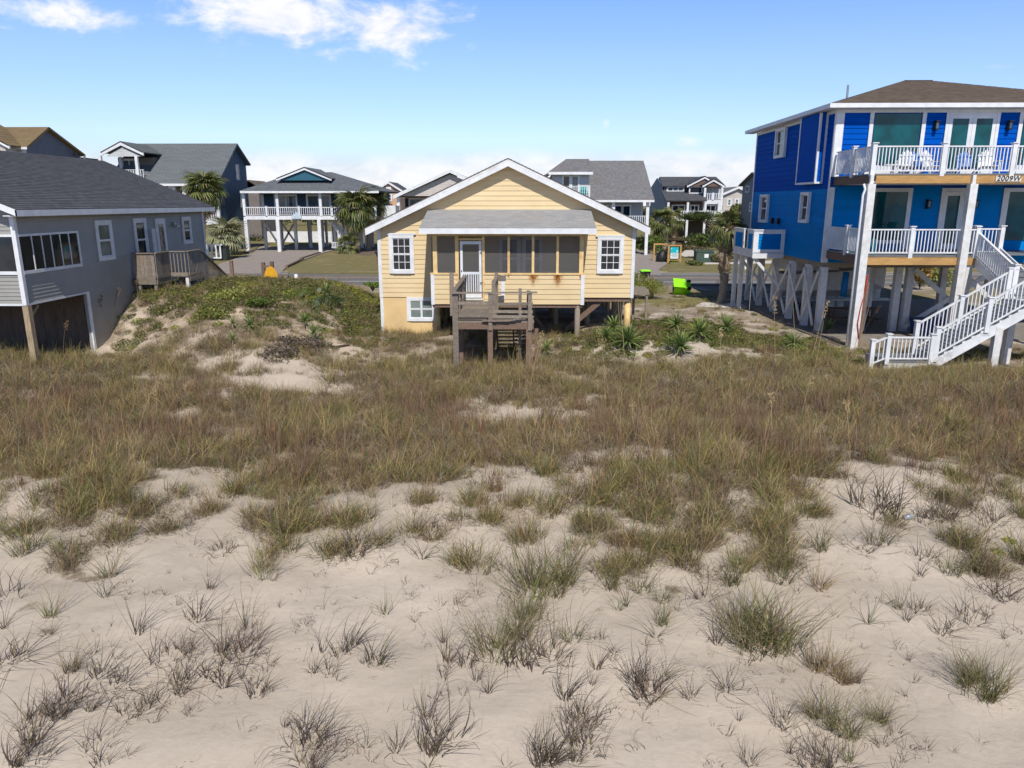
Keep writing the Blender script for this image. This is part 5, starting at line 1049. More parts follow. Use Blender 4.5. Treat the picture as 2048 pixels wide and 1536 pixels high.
for g_ in (x0, x1): roof_quad(HI, [(g_, Y_-.4, z0), (g_, Y_+12, z0), (xm, Y_+12, zm), (xm, Y_-.4, zm)], 8, SH_GREY); M().prism([(g_, z0-.35), (g_, z0), (xm, zm), (xm, zm-.35)], Y_-.5, Y_-.4).build('rake_board', WHITE, HI)
for px in (1455, 1470): window(HI, F_(Y_), X_(px, Y_), X_(px+5, Y_), Z_(410, Y_), Z_(399, Y_), tw=.15, gm=G_SKY)
HK = thing('low_roof_house', (X_(505, 120), 120, 0), 'small brown roofed house far behind between the saltbox and the stilt house', 'house')
M().box(X_(480, 120), X_(520, 120), 120, 127, 0, Z_(375, 120)).build('wall', TAUPE, HK)
(x0, z0), (xm, zm), (x1, _) = xz(478, 375, 120), xz(498, 360, 120), xz(522, 375, 120)
for g_ in (x0, x1): roof_quad(HK, [(g_, 119.5, z0), (g_, 127, z0), (xm, 127, zm), (xm, 119.5, zm)], 6, SH_BROWN)
# pole for scale of the street: thin dead palm trunk
pp = gz(1375, 482); M().tube([(pp.x, pp.y, -.1), (pp.x+.05, pp.y, 2.4), (pp.x-.05, pp.y, 5.0)], [.33, .22, .14], 8).build('dead_palm_trunk', mat('dead_trunk', (.30, .20, .14), .9, (.2, .13, .09), 8.), smooth=True, label='bare brown palm trunk without a crown in front of the twin gable house', category='trunk')

# ================================================================ things around the houses
def bin_(loc, rotz, label, lying=False):
    """two wheeled refuse bin; modelled standing, then laid on its side if it has fallen"""
    T_ = thing('wheelie_bin', loc, label, 'bin', 'lime green refuse bins')
    ORG[T_.name] = Vector((0, 0, 0)); b = M()
    def ring(z, hx, hy): return [(-hx, -hy, z), (hx, -hy, z), (hx, hy, z), (-hx, hy, z)]
    b.hexa(ring(0, .23, .27)+ring(.98, .31, .39)); b.hexa([(x, y, z) for x, y, z in ring(.98, .34, .42)]+[(x, y, z) for x, y, z in ring(1.04, .34, .42)]); b.build('body', LIME, T_)
    M().box(-.31, .31, -.39, .39, 1.041, 1.05).build('opening_shade', BLACK, T_)  # flat black sheet painted for the shade inside the bin
    if lying: M().hexa([(-.34, .43, .35), (.34, .43, .35), (.34, .48, .35), (-.34, .48, .35), (-.34, .50, 1.1), (.34, .50, 1.1), (.34, .56, 1.1), (-.34, .56, 1.1)]).build('lid', LIME, T_)
    else: M().hexa([(-.35, -.44, 1.045), (.35, -.44, 1.045), (.35, .44, 1.045), (-.35, .44, 1.045), (-.30, -.36, 1.12), (.30, -.36, 1.12), (.30, .4, 1.12), (-.30, .4, 1.12)]).build('lid', LIME, T_)
    for x in (-.30, .27): 
        w_ = M(); w_.tube([(x, .34, .12), (x+.05, .34, .12)], .14, 14); w_.build('wheel', BLACK, T_)
    M().tube([(-.26, .44, .98), (.26, .44, .98)], .02, 6).build('handle', BLACK, T_)
    ORG[T_.name] = Vector(loc); return T_
p = gz(1360, 588); B1 = bin_((p.x+.45, p.y, .36), 0, 'lime green wheeled bin tipped over on the grass with its lid open', True)
B1.rotation_euler = Euler((R(90), 0, 0)).to_matrix().to_euler(); B1.matrix_world = Matrix.Translation((p.x+.62, p.y, .37)) @ Matrix.Rotation(R(-4), 4, 'Z') @ Matrix.Rotation(R(-90), 4, 'Y') @ Matrix.Rotation(R(225), 4, 'Z')
B1.rotation_mode = 'XYZ'
p = gz(1289, 572); B2 = bin_((p.x, p.y, .0), 0, 'lime lidded dark wheeled bin standing upright behind the post rail'); B2.children[0].data.materials[0] = BLACK
# surfboard rack, posts, bench on the far verge
p = atY(543, 562, 46.)
SBD = M(); nb = 14
prof = [(.50*math.sqrt(max(0, 1-(i/nb)**2.4))+.01, i/nb*1.62) for i in range(nb+1)]
vs = [(p.x-w_, 0, z_) for w_, z_ in prof]+[(p.x+w_, 0, z_) for w_, z_ in prof]
zz0 = .15
for i in range(nb):
    (w0, h0), (w1, h1) = prof[i], prof[i+1]; SBD.hexa([(p.x-w0, 46-.03, zz0+h0), (p.x+w0, 46-.03, zz0+h0), (p.x+w0, 46+.04, zz0+h0), (p.x-w0, 46+.04, zz0+h0), (p.x-w1, 46-.03+.0*h1, zz0+h1), (p.x+w1, 46-.03, zz0+h1), (p.x+w1, 46+.04, zz0+h1), (p.x-w1, 46+.04, zz0+h1)])
SBD.build('surfboard', mat('orange_yellow_resin', (.80, .42, .03), .35), label='yellow orange surfboard standing upright behind the shrubby dune', category='surfboard')
SP = thing('dark_post_pair', (p.x-.3, 46.4, 0), 'pair of short dark posts holding the surfboard', 'posts')
for dx in (-.55, .0): M().box(p.x+dx-.1, p.x+dx+.1, 46.2, 46.4, -.1, 1.98 if dx < 0 else 2.04).build('post', WOODR, SP)
M().box(p.x-.45, p.x-.1, 46.2, 46.25, 1.7, 1.8).build('rail', WOODR, SP)
q0 = gz(465, 557); M().box(q0.x-.12, q0.x+.12, q0.y-.1, q0.y+.1, -.1, 1.35).build('verge_post', WOODR, label='single brown post at the edge of the gravel drive', category='post')
BN = thing('low_rail', (-17, 47, 0), 'low grey wooden rail beside the surfboard', 'rail fence')
a = atY(562, 551, 47); b_ = atY(578, 547.5, 47); M().bar((a.x, 47, a.z), (b_.x, 47, b_.z), .3, .08).build('rail', WOODG, BN)
for px in (563, 577): q0 = atY(px, 552, 47); M().box(q0.x-.07, q0.x+.07, 47.05, 47.2, -.1, q0.z).build('post', WOODG, BN)
q0 = gz(593, 565); M().tube([(q0.x, q0.y, 0), (q0.x, q0.y, .6)], .12, 10).build('marker_post', WHITE, smooth=True, label='short white marker post by the road edge', category='post')
def draped(name, cx, cy, rx, ry, m, lift=.03, **kw):
    s = M(); n = 28; s.fn = None; vs = [(cx, cy, float(H(cx, cy))+lift+.05)]; fs = []
    for r_ in (.5, .85, 1.0):
        for i in range(n):
            a = 6.2832*i/n; k_ = r_*(1+.10*math.sin(3*a+1)+.05*math.sin(7*a)); x, y = cx+rx*k_*math.cos(a), cy+ry*k_*math.sin(a); vs.append((x, y, float(H(x, y))+(lift+.03 if r_ < .9 else -.03)))
    for i in range(n):
        j = (i+1) % n; fs.append((0, 1+i, 1+j))
        for q_ in (0, 1): fs.append((1+q_*n+i, 1+(q_+1)*n+i, 1+(q_+1)*n+j, 1+q_*n+j))
    s.add(vs, fs); return s.build(name, m, **kw)
draped('white_gravel_bed', 11.1, 41.6, 1.55, 1.5, WSAND, kind='structure')
for (a, b_, c__, d_) in ((5.6, 31.2, 1.3, 1.0), (6.6, 33.0, 1.4, 1.3)): pass
def mailbox(px, py, m, hh_, label):
    q0 = gz(px, py); T_ = thing('mailbox', (q0.x, q0.y, 0), label, 'mailbox', 'roadside mailboxes')
    M().box(q0.x-.07, q0.x+.07, q0.y-.07, q0.y+.07, -.1, hh_).build('post', m, T_)
    s = M(lambda x, y, z: (y+q0.x, x+q0.y, z)); s.prism([(-.3, hh_), (.3, hh_), (.3, hh_+.18), (.2, hh_+.3), (-.2, hh_+.3), (-.3, hh_+.18)], -.14, .14); s.build('box', BLACK, T_)
mailbox(1490, 540, WHITE, 1.15, 'black mailbox on a white post beside the blue house'); mailbox(755, 530, WOODR, 1.05, 'black mailbox on a brown post left of the yellow cottage')
# bin enclosure with the poster
q0 = gz(1336, 526); EN = thing('bin_enclosure', (q0.x, q0.y, 0), 'raw timber bin enclosure carrying a teal and white poster', 'enclosure')
for dx in (-1.05, .0, 1.15):
    M().box(q0.x+dx-.08, q0.x+dx+.08, q0.y-.08+(2.0 if dx < -1 else 0), q0.y+.08+(2.0 if dx < -1 else 0), 0, 1.6).build('post', WOODY, EN)
M().box(q0.x-.08, q0.x+1.23, q0.y-.1, q0.y+.1, 1.6, 1.72).build('top_rail', WOODY, EN); M().box(q0.x-.0, q0.x+1.15, q0.y-.05, q0.y+.05, .25, .38).build('bottom_rail', WOODY, EN); M().box(q0.x-1.1, q0.x+.3, q0.y+1.95, q0.y+2.1, 1.6, 1.75).build('back_rail', WOODY, EN)
PS = M().box(q0.x+.16, q0.x+.92, q0.y-.16, q0.y-.12, .42, 1.5).build('poster', mat('poster_white', (.66, .72, .72), .6), EN)
M().box(q0.x+.16, q0.x+.92, q0.y-.166, q0.y-.162, .98, 1.5).build('teal_print', mat('poster_teal', (.0, .42, .50), .6, (.35, .65, .68), 3.5, fac=(.55, .6)), PS)
for i, (w_, zz) in enumerate(((.6, .9), (.5, .8), (.62, .7), (.45, .6))): M().box(q0.x+.54-w_/2, q0.x+.54+w_/2, q0.y-.166, q0.y-.162, zz, zz+.035).build('text_line', mat('poster_print', (.25, .4, .42), .6), PS)
T_ = M(); T_.tube([(q0.x-.55, q0.y+.8, .0), (q0.x-.5, q0.y+.8, .5), (q0.x-.4, q0.y+.8, 1.0), (q0.x-.35, q0.y+.8, 1.25)], [.5, .55, .35, .1], 10); T_.build('trash_bag', BLACK, smooth=True, label='black rubbish bag inside the timber bin enclosure', category='bag')
M().box(q0.x+.35, q0.x+.85, q0.y+.2, q0.y+.8, 0, 1.1).box(q0.x+.3, q0.x+.9, q0.y+.15, q0.y+.85, 1.1, 1.18).build('refuse_bin', LIME, label='lime bin standing behind the poster', category='bin')
q0 = gz(1408, 525); UB = thing('utility_box', (q0.x, q0.y, 0), 'dark green utility cabinet with a white label on the lawn', 'cabinet')
M().box(q0.x-.9, q0.x+.75, q0.y-.6, q0.y+.6, 0, 1.05).box(q0.x-.95, q0.x+.8, q0.y-.65, q0.y+.65, 1.052, 1.16).build('body', mat('cabinet_green', (.06, .10, .075), .5, (.05, .08, .06), 3.), UB); M().box(q0.x-.15, q0.x+.25, q0.y-.63, q0.y-.602, .5, .85).build('label_plate', WHITE, UB)
q0 = gz(430, 521); WF = thing('screen_fence', (q0.x, q0.y, 0), 'small white picket screen in front of a dark bin right of the grey house', 'fence')
for i in range(4): M().box(q0.x-.7+i*.42, q0.x-.55+i*.42, q0.y-.05, q0.y+.05, .2, 1.5).build('picket', WHITE, WF)
M().box(q0.x-.8, q0.x+.85, q0.y-.06, q0.y+.6, 1.5, 1.6).box(q0.x-.75, q0.x+.7, q0.y-.06, q0.y+.06, .2, .32).build('rail', WHITE, WF)
M().box(q0.x+.3, q0.x+1.1, q0.y+.3, q0.y+1.2, 0, 1.35).box(q0.x+.25, q0.x+1.15, q0.y+.25, q0.y+1.25, 1.352, 1.42).build('refuse_bin', mat('green_black_bin', (.03, .04, .035), .5), label='dark bin behind the white picket screen', category='bin')
for (a, b_, yo) in (((640, 507), (573, 536), 0), ):
    A_ = gz(*a); B_ = gz(*b_); m_ = (A_+B_)/2+Vector((-.5, 0, 0)); M().bar(A_+Vector((0, 0, .1)), m_+Vector((0, 0, .1)), .22, .2).bar(m_+Vector((.3, 0, .1)), B_+Vector((0, 0, .1)), .22, .2).build('border_timber', WOODR, label='dark timber edging between the gravel drive and the lawn', category='edging')
# Adirondack chairs on the balconies
def adirondack(loc, rz, m, label, grp):
    T_ = thing('adirondack_chair', loc, label, 'chair', grp); ORG[T_.name] = Vector((0, 0, 0))
    bk = M().box(-.27, .27, .20, .23, .3, .36).box(-.27, .27, .3, .33, .75, .8).build('backrest', m, T_)
    for i in range(5):
        x = -.24+i*.12; tpz = .98-.10*abs(i-2)**1.4*.6
        M().hexa([(x-.045, .15, .30), (x+.045, .15, .30), (x+.045, .17, .30), (x-.045, .17, .30), (x-.052, .40, tpz), (x+.052, .40, tpz), (x+.052, .42, tpz), (x-.052, .42, tpz)]).build('slat', m, bk)
    M().hexa([(-.27, -.28, .34), (.27, -.28, .34), (.27, .2, .26), (-.27, .2, .26), (-.27, -.28, .365), (.27, -.28, .365), (.27, .2, .285), (-.27, .2, .285)]).build('seat', m, T_)
    for x in (-.33, .33):
        M().box(x-.07, x+.07, -.33, .3, .53, .555).build('armrest', m, T_); M().box(x-.015, x+.015, -.3, -.2, 0, .53).build('leg', m, T_)
        M().hexa([(x-.015, .45, 0), (x+.015, .45, 0), (x+.015, .53, 0), (x-.015, .53, 0), (x-.015, -.28, .27), (x+.015, -.28, .27), (x+.015, -.28, .36), (x-.015, -.28, .36)]).build('leg', m, T_)
    T_.rotation_euler = (0, 0, rz); ORG[T_.name] = Vector(loc); return T_
def chair_at(px, Y, z, rz, label, grp, m=WHITE): return adirondack((X_(px, Y, 320), Y, z), rz, m, label, grp)
gname = 'white lounge chairs on the blue house balcony'
chair_at(1722, 31.0, 6.68, R(15), 'white slatted lounge chair leftmost on the upper blue balcony', gname); chair_at(1813, 30.9, 6.68, R(-25), 'white lounge chair before the upper picture window of the blue house', gname)
chair_at(1865, 30.9, 6.68, R(18), 'white lounge chair under the left wall lantern of the upper balcony', gname); chair_at(1978, 30.9, 6.68, R(-12), 'white lounge chair to the right of the upper french door', gname)
M().box(X_(1755, 31), X_(1800, 31), 30.7, 31.3, 7.05, 7.1).box(X_(1775, 31)-.05, X_(1775, 31)+.05, 30.95, 31.05, 6.69, 7.05).build('side_table', WHITE, label='low white table between chairs on the upper blue balcony', category='table')
TEALM = mat('turquoise_plastic', (.01, .30, .36), .5); BLUEP = mat('blue_plastic', (.02, .16, .55), .5)
for px, lb in ((1838, 'blue seat pad chair beneath the lantern'), (1935, 'blue chair in front of the french door')): chair_at(px, 31.6, 6.68, R(10 if px < 1900 else -10), lb+' on the upper balcony', 'blue chairs on the upper balcony', BLUEP)
chair_at(1746, 30.6, 3.63, R(40), 'turquoise chair at the left end of the lower blue balcony', 'lower balcony chairs', TEALM)
for i, px in enumerate((535, 545, 590, 609, 622, 652)): q0 = atY(px, 425, Y0+1.2); C_ = M().box(q0.x-.3, q0.x+.3, Y0+1.6, Y0+1.7, zfl+.3, zfl+1.0) if False else None
# boat on its trailer under the blue house
BT = thing('parked_boat', (15.2, 39.5, .06), 'white boat on a trailer parked in the shade under the blue house', 'boat')
hs = []
for t_ in np.linspace(0, 1, 9):
    x = 13.4+t_*5.6; w_ = 1.05*(1-max(0, t_-.45)/.55)**.6+.02; zk_ = .75+.9*max(0, t_-.5)**1.6*1.6; zt2 = 2.0+.35*t_
    hs.append([(x, 39.5-w_, zt2), (x, 39.5-w_*.92, zk_+.45), (x, 39.5, zk_), (x, 39.5+w_*.92, zk_+.45), (x, 39.5+w_, zt2)])
hv = [v for r_ in hs for v in r_]; hf = [(i*5+j, i*5+j+1, (i+1)*5+j+1, (i+1)*5+j) for i in range(8) for j in range(4)]+[(0, 5*1, 5*1+4, 4)]+[(i*5, (i+1)*5, (i+1)*5+4, i*5+4) for i in range(8)]+[(0, 1, 2, 3, 4)]
h_ = M(); h_.add(hv, hf); h_.build('hull', WHITEW, BT)
M().box(13.6, 16.2, 38.75, 40.25, 2.2, 2.75).box(15.3, 15.35, 38.8, 40.2, 2.75, 3.0).build('console', WHITEW, BT)
M().bar((13.4, 38.9, .62), (19.3, 39.4, .62), .1, .1).bar((13.4, 40.1, .62), (19.3, 39.6, .62), .1, .1).bar((14.6, 38.6, .5), (14.6, 40.4, .5), .1, .1).build('trailer_frame', METAL, BT)
for y in (38.55, 40.45): M().tube([(14.6, y-.1, .36), (14.6, y+.1, .36)], .32, 16).build('wheel', BLACK, BT)
PT = thing('picnic_bench', (14.9, 34.6, .06), 'long brown bench table in the shade under the blue house', 'bench')
M().box(14.0, 16.4, 34.2, 35.0, .76, .82).build('table_top', WOODR, PT); M().box(14.0, 16.4, 33.7, 34.0, .42, .46).build('seat', WOODR, PT)
for x in (14.3, 16.1): M().box(x, x+.08, 33.8, 34.9, .35, .42).box(x, x+.08, 34.3, 34.4, .06, .76).box(x, x+.08, 34.75, 34.85, .06, .76).build('leg', WOODR, PT)
TU = M(); TU.hexa([(16.9, 31.6, .06), (18.1, 31.6, .06), (18.1, 32.2, .06), (16.9, 32.2, .06), (16.8, 31.5, .75), (18.2, 31.5, .75), (18.2, 32.3, .75), (16.8, 32.3, .75)]); TU.build('storage_tub', mat('navy_plastic', (.01, .05, .22), .5), label='navy blue tub under the blue house behind the white brace', category='tub')
M().tube([(14.3, 33.4, 1.5), (14.3, 33.4, 2.0), (14.32, 33.4, 2.6)], [.13, .15, .13], 10).build('rolled_float', mat('float_blue', (.0, .16, .42), .5), smooth=True, label='bright blue rolled float hanging behind the first white column', category='float')

# ================================================================ vegetation
LEAF = leafmat('grass_blades', .6, .12, .24, .15); LEAFP = leafmat('palm_leaves', .45, .2, .16, .4); LEAFB = leafmat('shrub_leaves', .5, .3, .2, .3)
PAL = dict(olive=(.215, .185, .07), green=(.13, .165, .045), bgreen=(.20, .245, .075), straw=(.45, .335, .18), brown=(.19, .125, .075), gbrown=(.25, .19, .13), purple=(.17, .125, .11), red=(.33, .15, .085), gold=(.50, .36, .125), grey=(.42, .36, .29), dk=(.105, .080, .066), dk2=(.165, .13, .09))
def tuft(name, n, L, r, lean, droop, width, mix_, seg=4, wind=(0, 0), curl=.0, tip=None, lv=.35):
    """a clump of tapering curved blades; mix_ = palette names with weights"""
    names = list(mix_); wt = np.array([mix_[k] for k in names], float); wt /= wt.sum()
    a = rng.uniform(0, 6.283, n); rr = r*np.sqrt(rng.uniform(0, 1, n)); bx, by = rr*np.cos(a), rr*np.sin(a)
    da = a+rng.normal(0, .7, n); le = np.abs(rng.normal(lean, lean*.5, n)); dr = rng.normal(droop, droop*.45, n); ln = L*np.clip(rng.normal(1, lv, n), .35, 1.6)
    ci = rng.choice(len(names), n, p=wt); base = np.array([PAL[k] for k in names])[ci]*rng.uniform(.72, 1.28, (n, 1))
    side = rng.uniform(0, 6.283, n); cu = rng.normal(0, curl, n)
    px, py, pz = bx.copy(), by.copy(), np.full(n, -.02); V = []; C = []; dirx, diry = np.cos(da), np.sin(da)
    for k in range(seg+1):
        t_ = k/seg; w_ = width*(1-t_)**.6*rng.uniform(.8, 1.2, n)*.5 if k < seg else np.full(n, width*.04)
        sx, sy = np.cos(side), np.sin(side)
        V.append(np.stack([px-sx*w_, py-sy*w_, pz], 1)); V.append(np.stack([px+sx*w_, py+sy*w_, pz], 1))
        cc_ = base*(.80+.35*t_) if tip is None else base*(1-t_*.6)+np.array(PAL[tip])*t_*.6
        C += [cc_, cc_]
        th = le+dr*t_**1.4; st_ = ln/seg; an = da+cu*t_*2
        hx, hy = np.cos(an)*np.sin(th)+wind[0]*(.15+t_), np.sin(an)*np.sin(th)+wind[1]*(.15+t_)
        hz = np.cos(th); nn_ = np.sqrt(hx**2+hy**2+hz**2); px = px+hx/nn_*st_; py = py+hy/nn_*st_; pz = np.maximum(pz+hz/nn_*st_, .006)
    V = np.stack(V, 1).reshape(-1, 3); C = np.stack(C, 1).reshape(-1, 3); m2 = 2*(seg+1)
    b0 = (np.arange(n)*m2)[:, None]; k = np.arange(seg)*2
    Fq = np.stack([b0+k, b0+k+1, b0+k+3, b0+k+2], -1).reshape(-1, 4)
    return colmesh(name, V, Fq, C, LEAF)
W1 = (.62, .34)
DRY = dict(dk=5, dk2=4, purple=2, brown=1.5, gbrown=.8, olive=.8); GRN = dict(green=4, olive=3, straw=.8, brown=1, dk2=3, bgreen=.6); STR = dict(straw=5, gbrown=3, brown=2, olive=2)
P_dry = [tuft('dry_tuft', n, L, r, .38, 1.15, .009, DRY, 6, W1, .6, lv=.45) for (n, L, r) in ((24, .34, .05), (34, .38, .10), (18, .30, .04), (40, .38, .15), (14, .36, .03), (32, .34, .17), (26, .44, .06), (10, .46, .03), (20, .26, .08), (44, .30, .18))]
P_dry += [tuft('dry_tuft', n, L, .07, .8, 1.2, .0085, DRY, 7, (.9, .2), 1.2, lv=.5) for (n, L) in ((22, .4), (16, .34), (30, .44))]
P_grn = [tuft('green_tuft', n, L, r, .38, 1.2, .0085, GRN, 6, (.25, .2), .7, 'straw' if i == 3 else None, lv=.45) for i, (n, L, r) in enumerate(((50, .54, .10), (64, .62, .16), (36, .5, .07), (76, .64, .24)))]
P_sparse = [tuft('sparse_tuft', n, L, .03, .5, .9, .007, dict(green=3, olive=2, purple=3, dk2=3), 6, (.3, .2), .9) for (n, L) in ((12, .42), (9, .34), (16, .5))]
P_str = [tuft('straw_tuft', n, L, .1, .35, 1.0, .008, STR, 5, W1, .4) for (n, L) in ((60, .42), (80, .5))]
P_curl = [tuft('curly_tuft', n, L, .10, 1.0, 1.6, .006, dict(dk2=4, brown=2, purple=3, dk=2), 8, (0, 0), 2.2) for (n, L) in ((26, .42), (18, .34), (34, .5))]
# ---- single tufts standing on the open sand, one by one as the photograph has them
TL = [  # px, py, kind, size in metres of blade
 (277,1266,'d',.42),(397,1241,'d',.40),(497,1257,'v',.5),(333,1317,'d',.34),(371,1303,'d',.26),(389,1303,'d',.24),(200,1353,'d',.42),(241,1373,'d',.46),(36,1317,'d',.42),(6,1331,'d',.34),(144,1341,'s',.36),(100,1233,'g',.46),(96,1273,'v',.44),(144,1401,'d',.42),(120,1417,'d',.34),
 (80,1441,'D',.46),(60,1500,'D',.5),(28,1530,'D',.46),(200,1490,'d',.36),(181,1421,'d',.3),(297,1421,'D',.46),(357,1369,'D',.44),(445,1357,'D',.46),(473,1313,'D',.44),(513,1281,'d',.34),(485,1357,'d',.3),(513,1389,'d',.36),(537,1381,'d',.28),(630,1345,'d',.36),(646,1305,'d',.34),(678,1309,'d',.32),
 (694,1301,'d',.32),(662,1345,'d',.26),(626,1482,'D',.5),(614,1530,'D',.44),(658,1490,'d',.36),(205,1526,'d',.42),(385,1425,'d',.2),(570,1453,'d',.2),(610,1253,'c',.28),(209,1193,'v',.36),(189,1305,'v',.3),(217,1153,'g',.4),(530,1137,'c',.34),(421,1177,'d',.18),(8,1257,'d',.34),(530,1150,'g',.34),
 (706,1289,'d',.36),(752,1321,'d',.36),(764,1333,'v',.5),(734,1329,'d',.14),(887,1285,'d',.26),(897,1321,'d',.32),(887,1357,'d',.32),(933,1329,'d',.26),(953,1361,'d',.32),(977,1385,'d',.38),(1021,1333,'D',.5),(989,1309,'G',.52),(1033,1265,'G',.46),(1061,1233,'G',.4),(1085,1321,'d',.46),(1105,1313,'d',.32),
 (1141,1277,'g',.38),(1185,1281,'v',.4),(1229,1305,'v',.3),(1195,1337,'d',.3),(1185,1369,'d',.24),(1131,1397,'d',.4),(1298,1381,'D',.5),(1278,1365,'d',.36),(1328,1353,'v',.46),(1378,1393,'d',.32),(1312,1273,'v',.46),(1322,1249,'g',.4),(1322,1201,'g',.32),(1237,1221,'v',.34),(1253,1213,'d',.32),(1280,1181,'g',.34),
 (1221,1177,'g',.36),(1117,1193,'g',.34),(1077,1177,'G',.56),(1125,1161,'G',.56),(957,1141,'g',.4),(925,1145,'d',.26),(1005,1141,'v',.34),(1045,1085,'g',.34),(844,1117,'v',.46),(768,1125,'c',.34),(712,1097,'D',.44),(824,1065,'G',.4),(772,1229,'v',.34),(832,1245,'v',.2),(820,1193,'c',.2),(917,1209,'d',.2),(953,1189,'c',.26),
 (1029,1197,'v',.44),(852,1433,'d',.34),(880,1481,'D',.56),(872,1498,'d',.3),(796,1502,'d',.34),(732,1494,'v',.36),(856,1534,'v',.34),(1077,1530,'D',.42),(1101,1522,'D',.44),(1141,1482,'D',.5),(1177,1437,'D',.42),(1153,1522,'d',.36),(1302,1413,'c',.3),(1013,1534,'v',.36),(1516,1297,'G',.62),(1530,1281,'G',.64),(1490,1253,'G',.5),
 (1434,1289,'d',.38),(1583,1297,'d',.26),(1410,1197,'d',.38),(1462,1169,'g',.44),(1559,1161,'g',.38),(1639,1177,'s',.36),(1595,1185,'v',.32),(1659,1345,'S',.52),(1683,1365,'s',.34),(1695,1365,'s',.3),(1713,1365,'d',.26),(1583,1345,'v',.34),(1454,1381,'d',.34),(1565,1449,'d',.42),(1581,1506,'d',.32),(1643,1437,'G',.42),
 (1679,1461,'G',.52),(1655,1522,'D',.44),(1695,1522,'g',.4),(1615,1534,'d',.36),(1765,1445,'G',.4),(1761,1490,'d',.3),(1815,1502,'c',.4),(1791,1469,'d',.34),(1956,1385,'G',.5),(1940,1361,'G',.46),(1984,1373,'g',.4),(1795,1297,'v',.3),(1817,1321,'d',.16),(1735,1245,'v',.44),(1813,1241,'d',.3),(1795,1217,'g',.36),
 (1839,1221,'d',.26),(1885,1269,'d',.34),(1906,1257,'d',.26),(1942,1237,'d',.34),(1972,1233,'v',.3),(2008,1197,'d',.36),(1974,1185,'d',.36),(1841,1153,'d',.24),(1902,1145,'g',.36),(1954,1141,'g',.4),(1671,1233,'v',.3),(1727,1105,'d',.32),(1755,1085,'g',.4),(1851,1117,'d',.24),(1924,1097,'g',.4),(1743,1020,'D',.6),
 (1851,1036,'D',.36),(1892,1036,'D',.36),(1988,1044,'D',.36),(1430,1530,'c',.32),(1498,1526,'d',.3),(1478,1441,'d',.2),(1811,1393,'v',.2),(2008,1277,'d',.2),(2035,1120,'G',.5),(1700,1090,'c',.34),(1640,1100,'g',.4),(30,1190,'d',.3),(40,1110,'g',.42),(300,1190,'c',.24),(640,1150,'c',.2)]
KN = {'d': (P_dry, 'dry dark brown grass tuft on the bare foreground sand', 'brown grass tufts on the open sand'), 'D': (P_dry, 'large dark wind swept grass clump on the bare foreground sand', 'large dark grass clumps on the open sand'),
      'g': (P_grn, 'green tinged beach grass tuft on the pale sand', 'green grass tufts on the open sand'), 'G': (P_grn, 'big bushy green beach grass clump on the pale sand', 'big green grass clumps on the open sand'),
      's': (P_str, 'straw coloured grass tuft on the pale sand', 'straw grass tufts on the open sand'), 'S': (P_str, 'big straw coloured grass clump on the right foreground sand', 'straw grass tufts on the open sand'),
      'c': (P_curl, 'curled brown runners lying flat on the foreground sand', 'curled grass runners on the sand'), 'v': (P_sparse, 'sparse tuft of a few long thin blades on the sand', 'sparse grass tufts on the open sand')}
BASEL = {'d': .34, 'D': .34, 'g': .55, 'G': .55, 's': .45, 'S': .45, 'c': .42, 'v': .42}
def where_(px, py):
    hx = 'at the far left' if px < 230 else 'left of centre' if px < 620 else 'near the picture centre' if px < 1060 else 'right of centre' if px < 1500 else 'on the right' if px < 1800 else 'at the far right'
    vy = 'by the edge of the dense grass' if py < 1190 else 'midway down the open sand' if py < 1310 else 'low on the sand' if py < 1440 else 'at the bottom of the picture'
    return hx+', '+vy
KL = {'d': 'dry brown grass tuft', 'D': 'large dark wind swept clump', 'g': 'green tinged grass tuft', 'G': 'big bushy green clump', 's': 'straw coloured tuft', 'S': 'big straw coloured clump', 'c': 'curled brown runners', 'v': 'sparse long bladed tuft'}
for (px, py, k, L) in TL:
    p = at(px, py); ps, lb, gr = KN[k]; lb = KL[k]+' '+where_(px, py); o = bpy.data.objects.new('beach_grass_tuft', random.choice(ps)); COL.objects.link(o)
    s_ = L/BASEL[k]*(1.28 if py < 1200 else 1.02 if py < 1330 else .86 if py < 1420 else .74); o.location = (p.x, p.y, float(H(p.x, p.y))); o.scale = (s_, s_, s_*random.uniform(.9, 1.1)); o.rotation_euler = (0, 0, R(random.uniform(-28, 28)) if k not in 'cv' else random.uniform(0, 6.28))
    o['label'] = lb; o['category'] = 'grass tuft'; o['group'] = gr
    if k in 'DGS':   # the larger clumps are several crowns grown together
        for _ in range(2):
            q0 = bpy.data.objects.new('crown', random.choice(ps)); COL.objects.link(q0); q0.parent = o
            q0.location = (random.uniform(-.16, .16), random.uniform(-.12, .14), 0); q0.rotation_euler = (0, 0, R(random.uniform(-40, 40))); q0.scale = (.85, .85, .8)
# ---- prototypes for the closed stand, scattered with geometry nodes
proto = bpy.data.collections.new('dune_grass_kinds'); kinds = []
def pk_(me):
    o = bpy.data.objects.new('k%02d' % len(kinds), me); proto.objects.link(o); kinds.append(o); return len(kinds)-1
MIX1 = dict(olive=3.5, gbrown=3.4, straw=1.8, brown=3, green=1.6, grey=1.2, gold=.7, purple=1.6, dk2=1.5); MIX2 = dict(gbrown=3.5, brown=3, purple=3, straw=1.5, olive=1.2, grey=2, dk2=2.5)
MIXG = dict(olive=4, green=2.4, bgreen=1.6, gold=1.8, straw=1, brown=2, gbrown=1.5); MIXR = dict(red=3.2, brown=3.5, gbrown=2, purple=1.5, olive=1.2); MIXY = dict(gold=4, straw=4, olive=3, bgreen=1)
K_mix = [pk_(tuft('mixed', n, L, r, .65, 1.7, .0085, MIX1, 6, (.12, .08), 1.4)) for (n, L, r) in ((70, .36, .20), (80, .42, .24), (60, .32, .18), (80, .40, .28))]
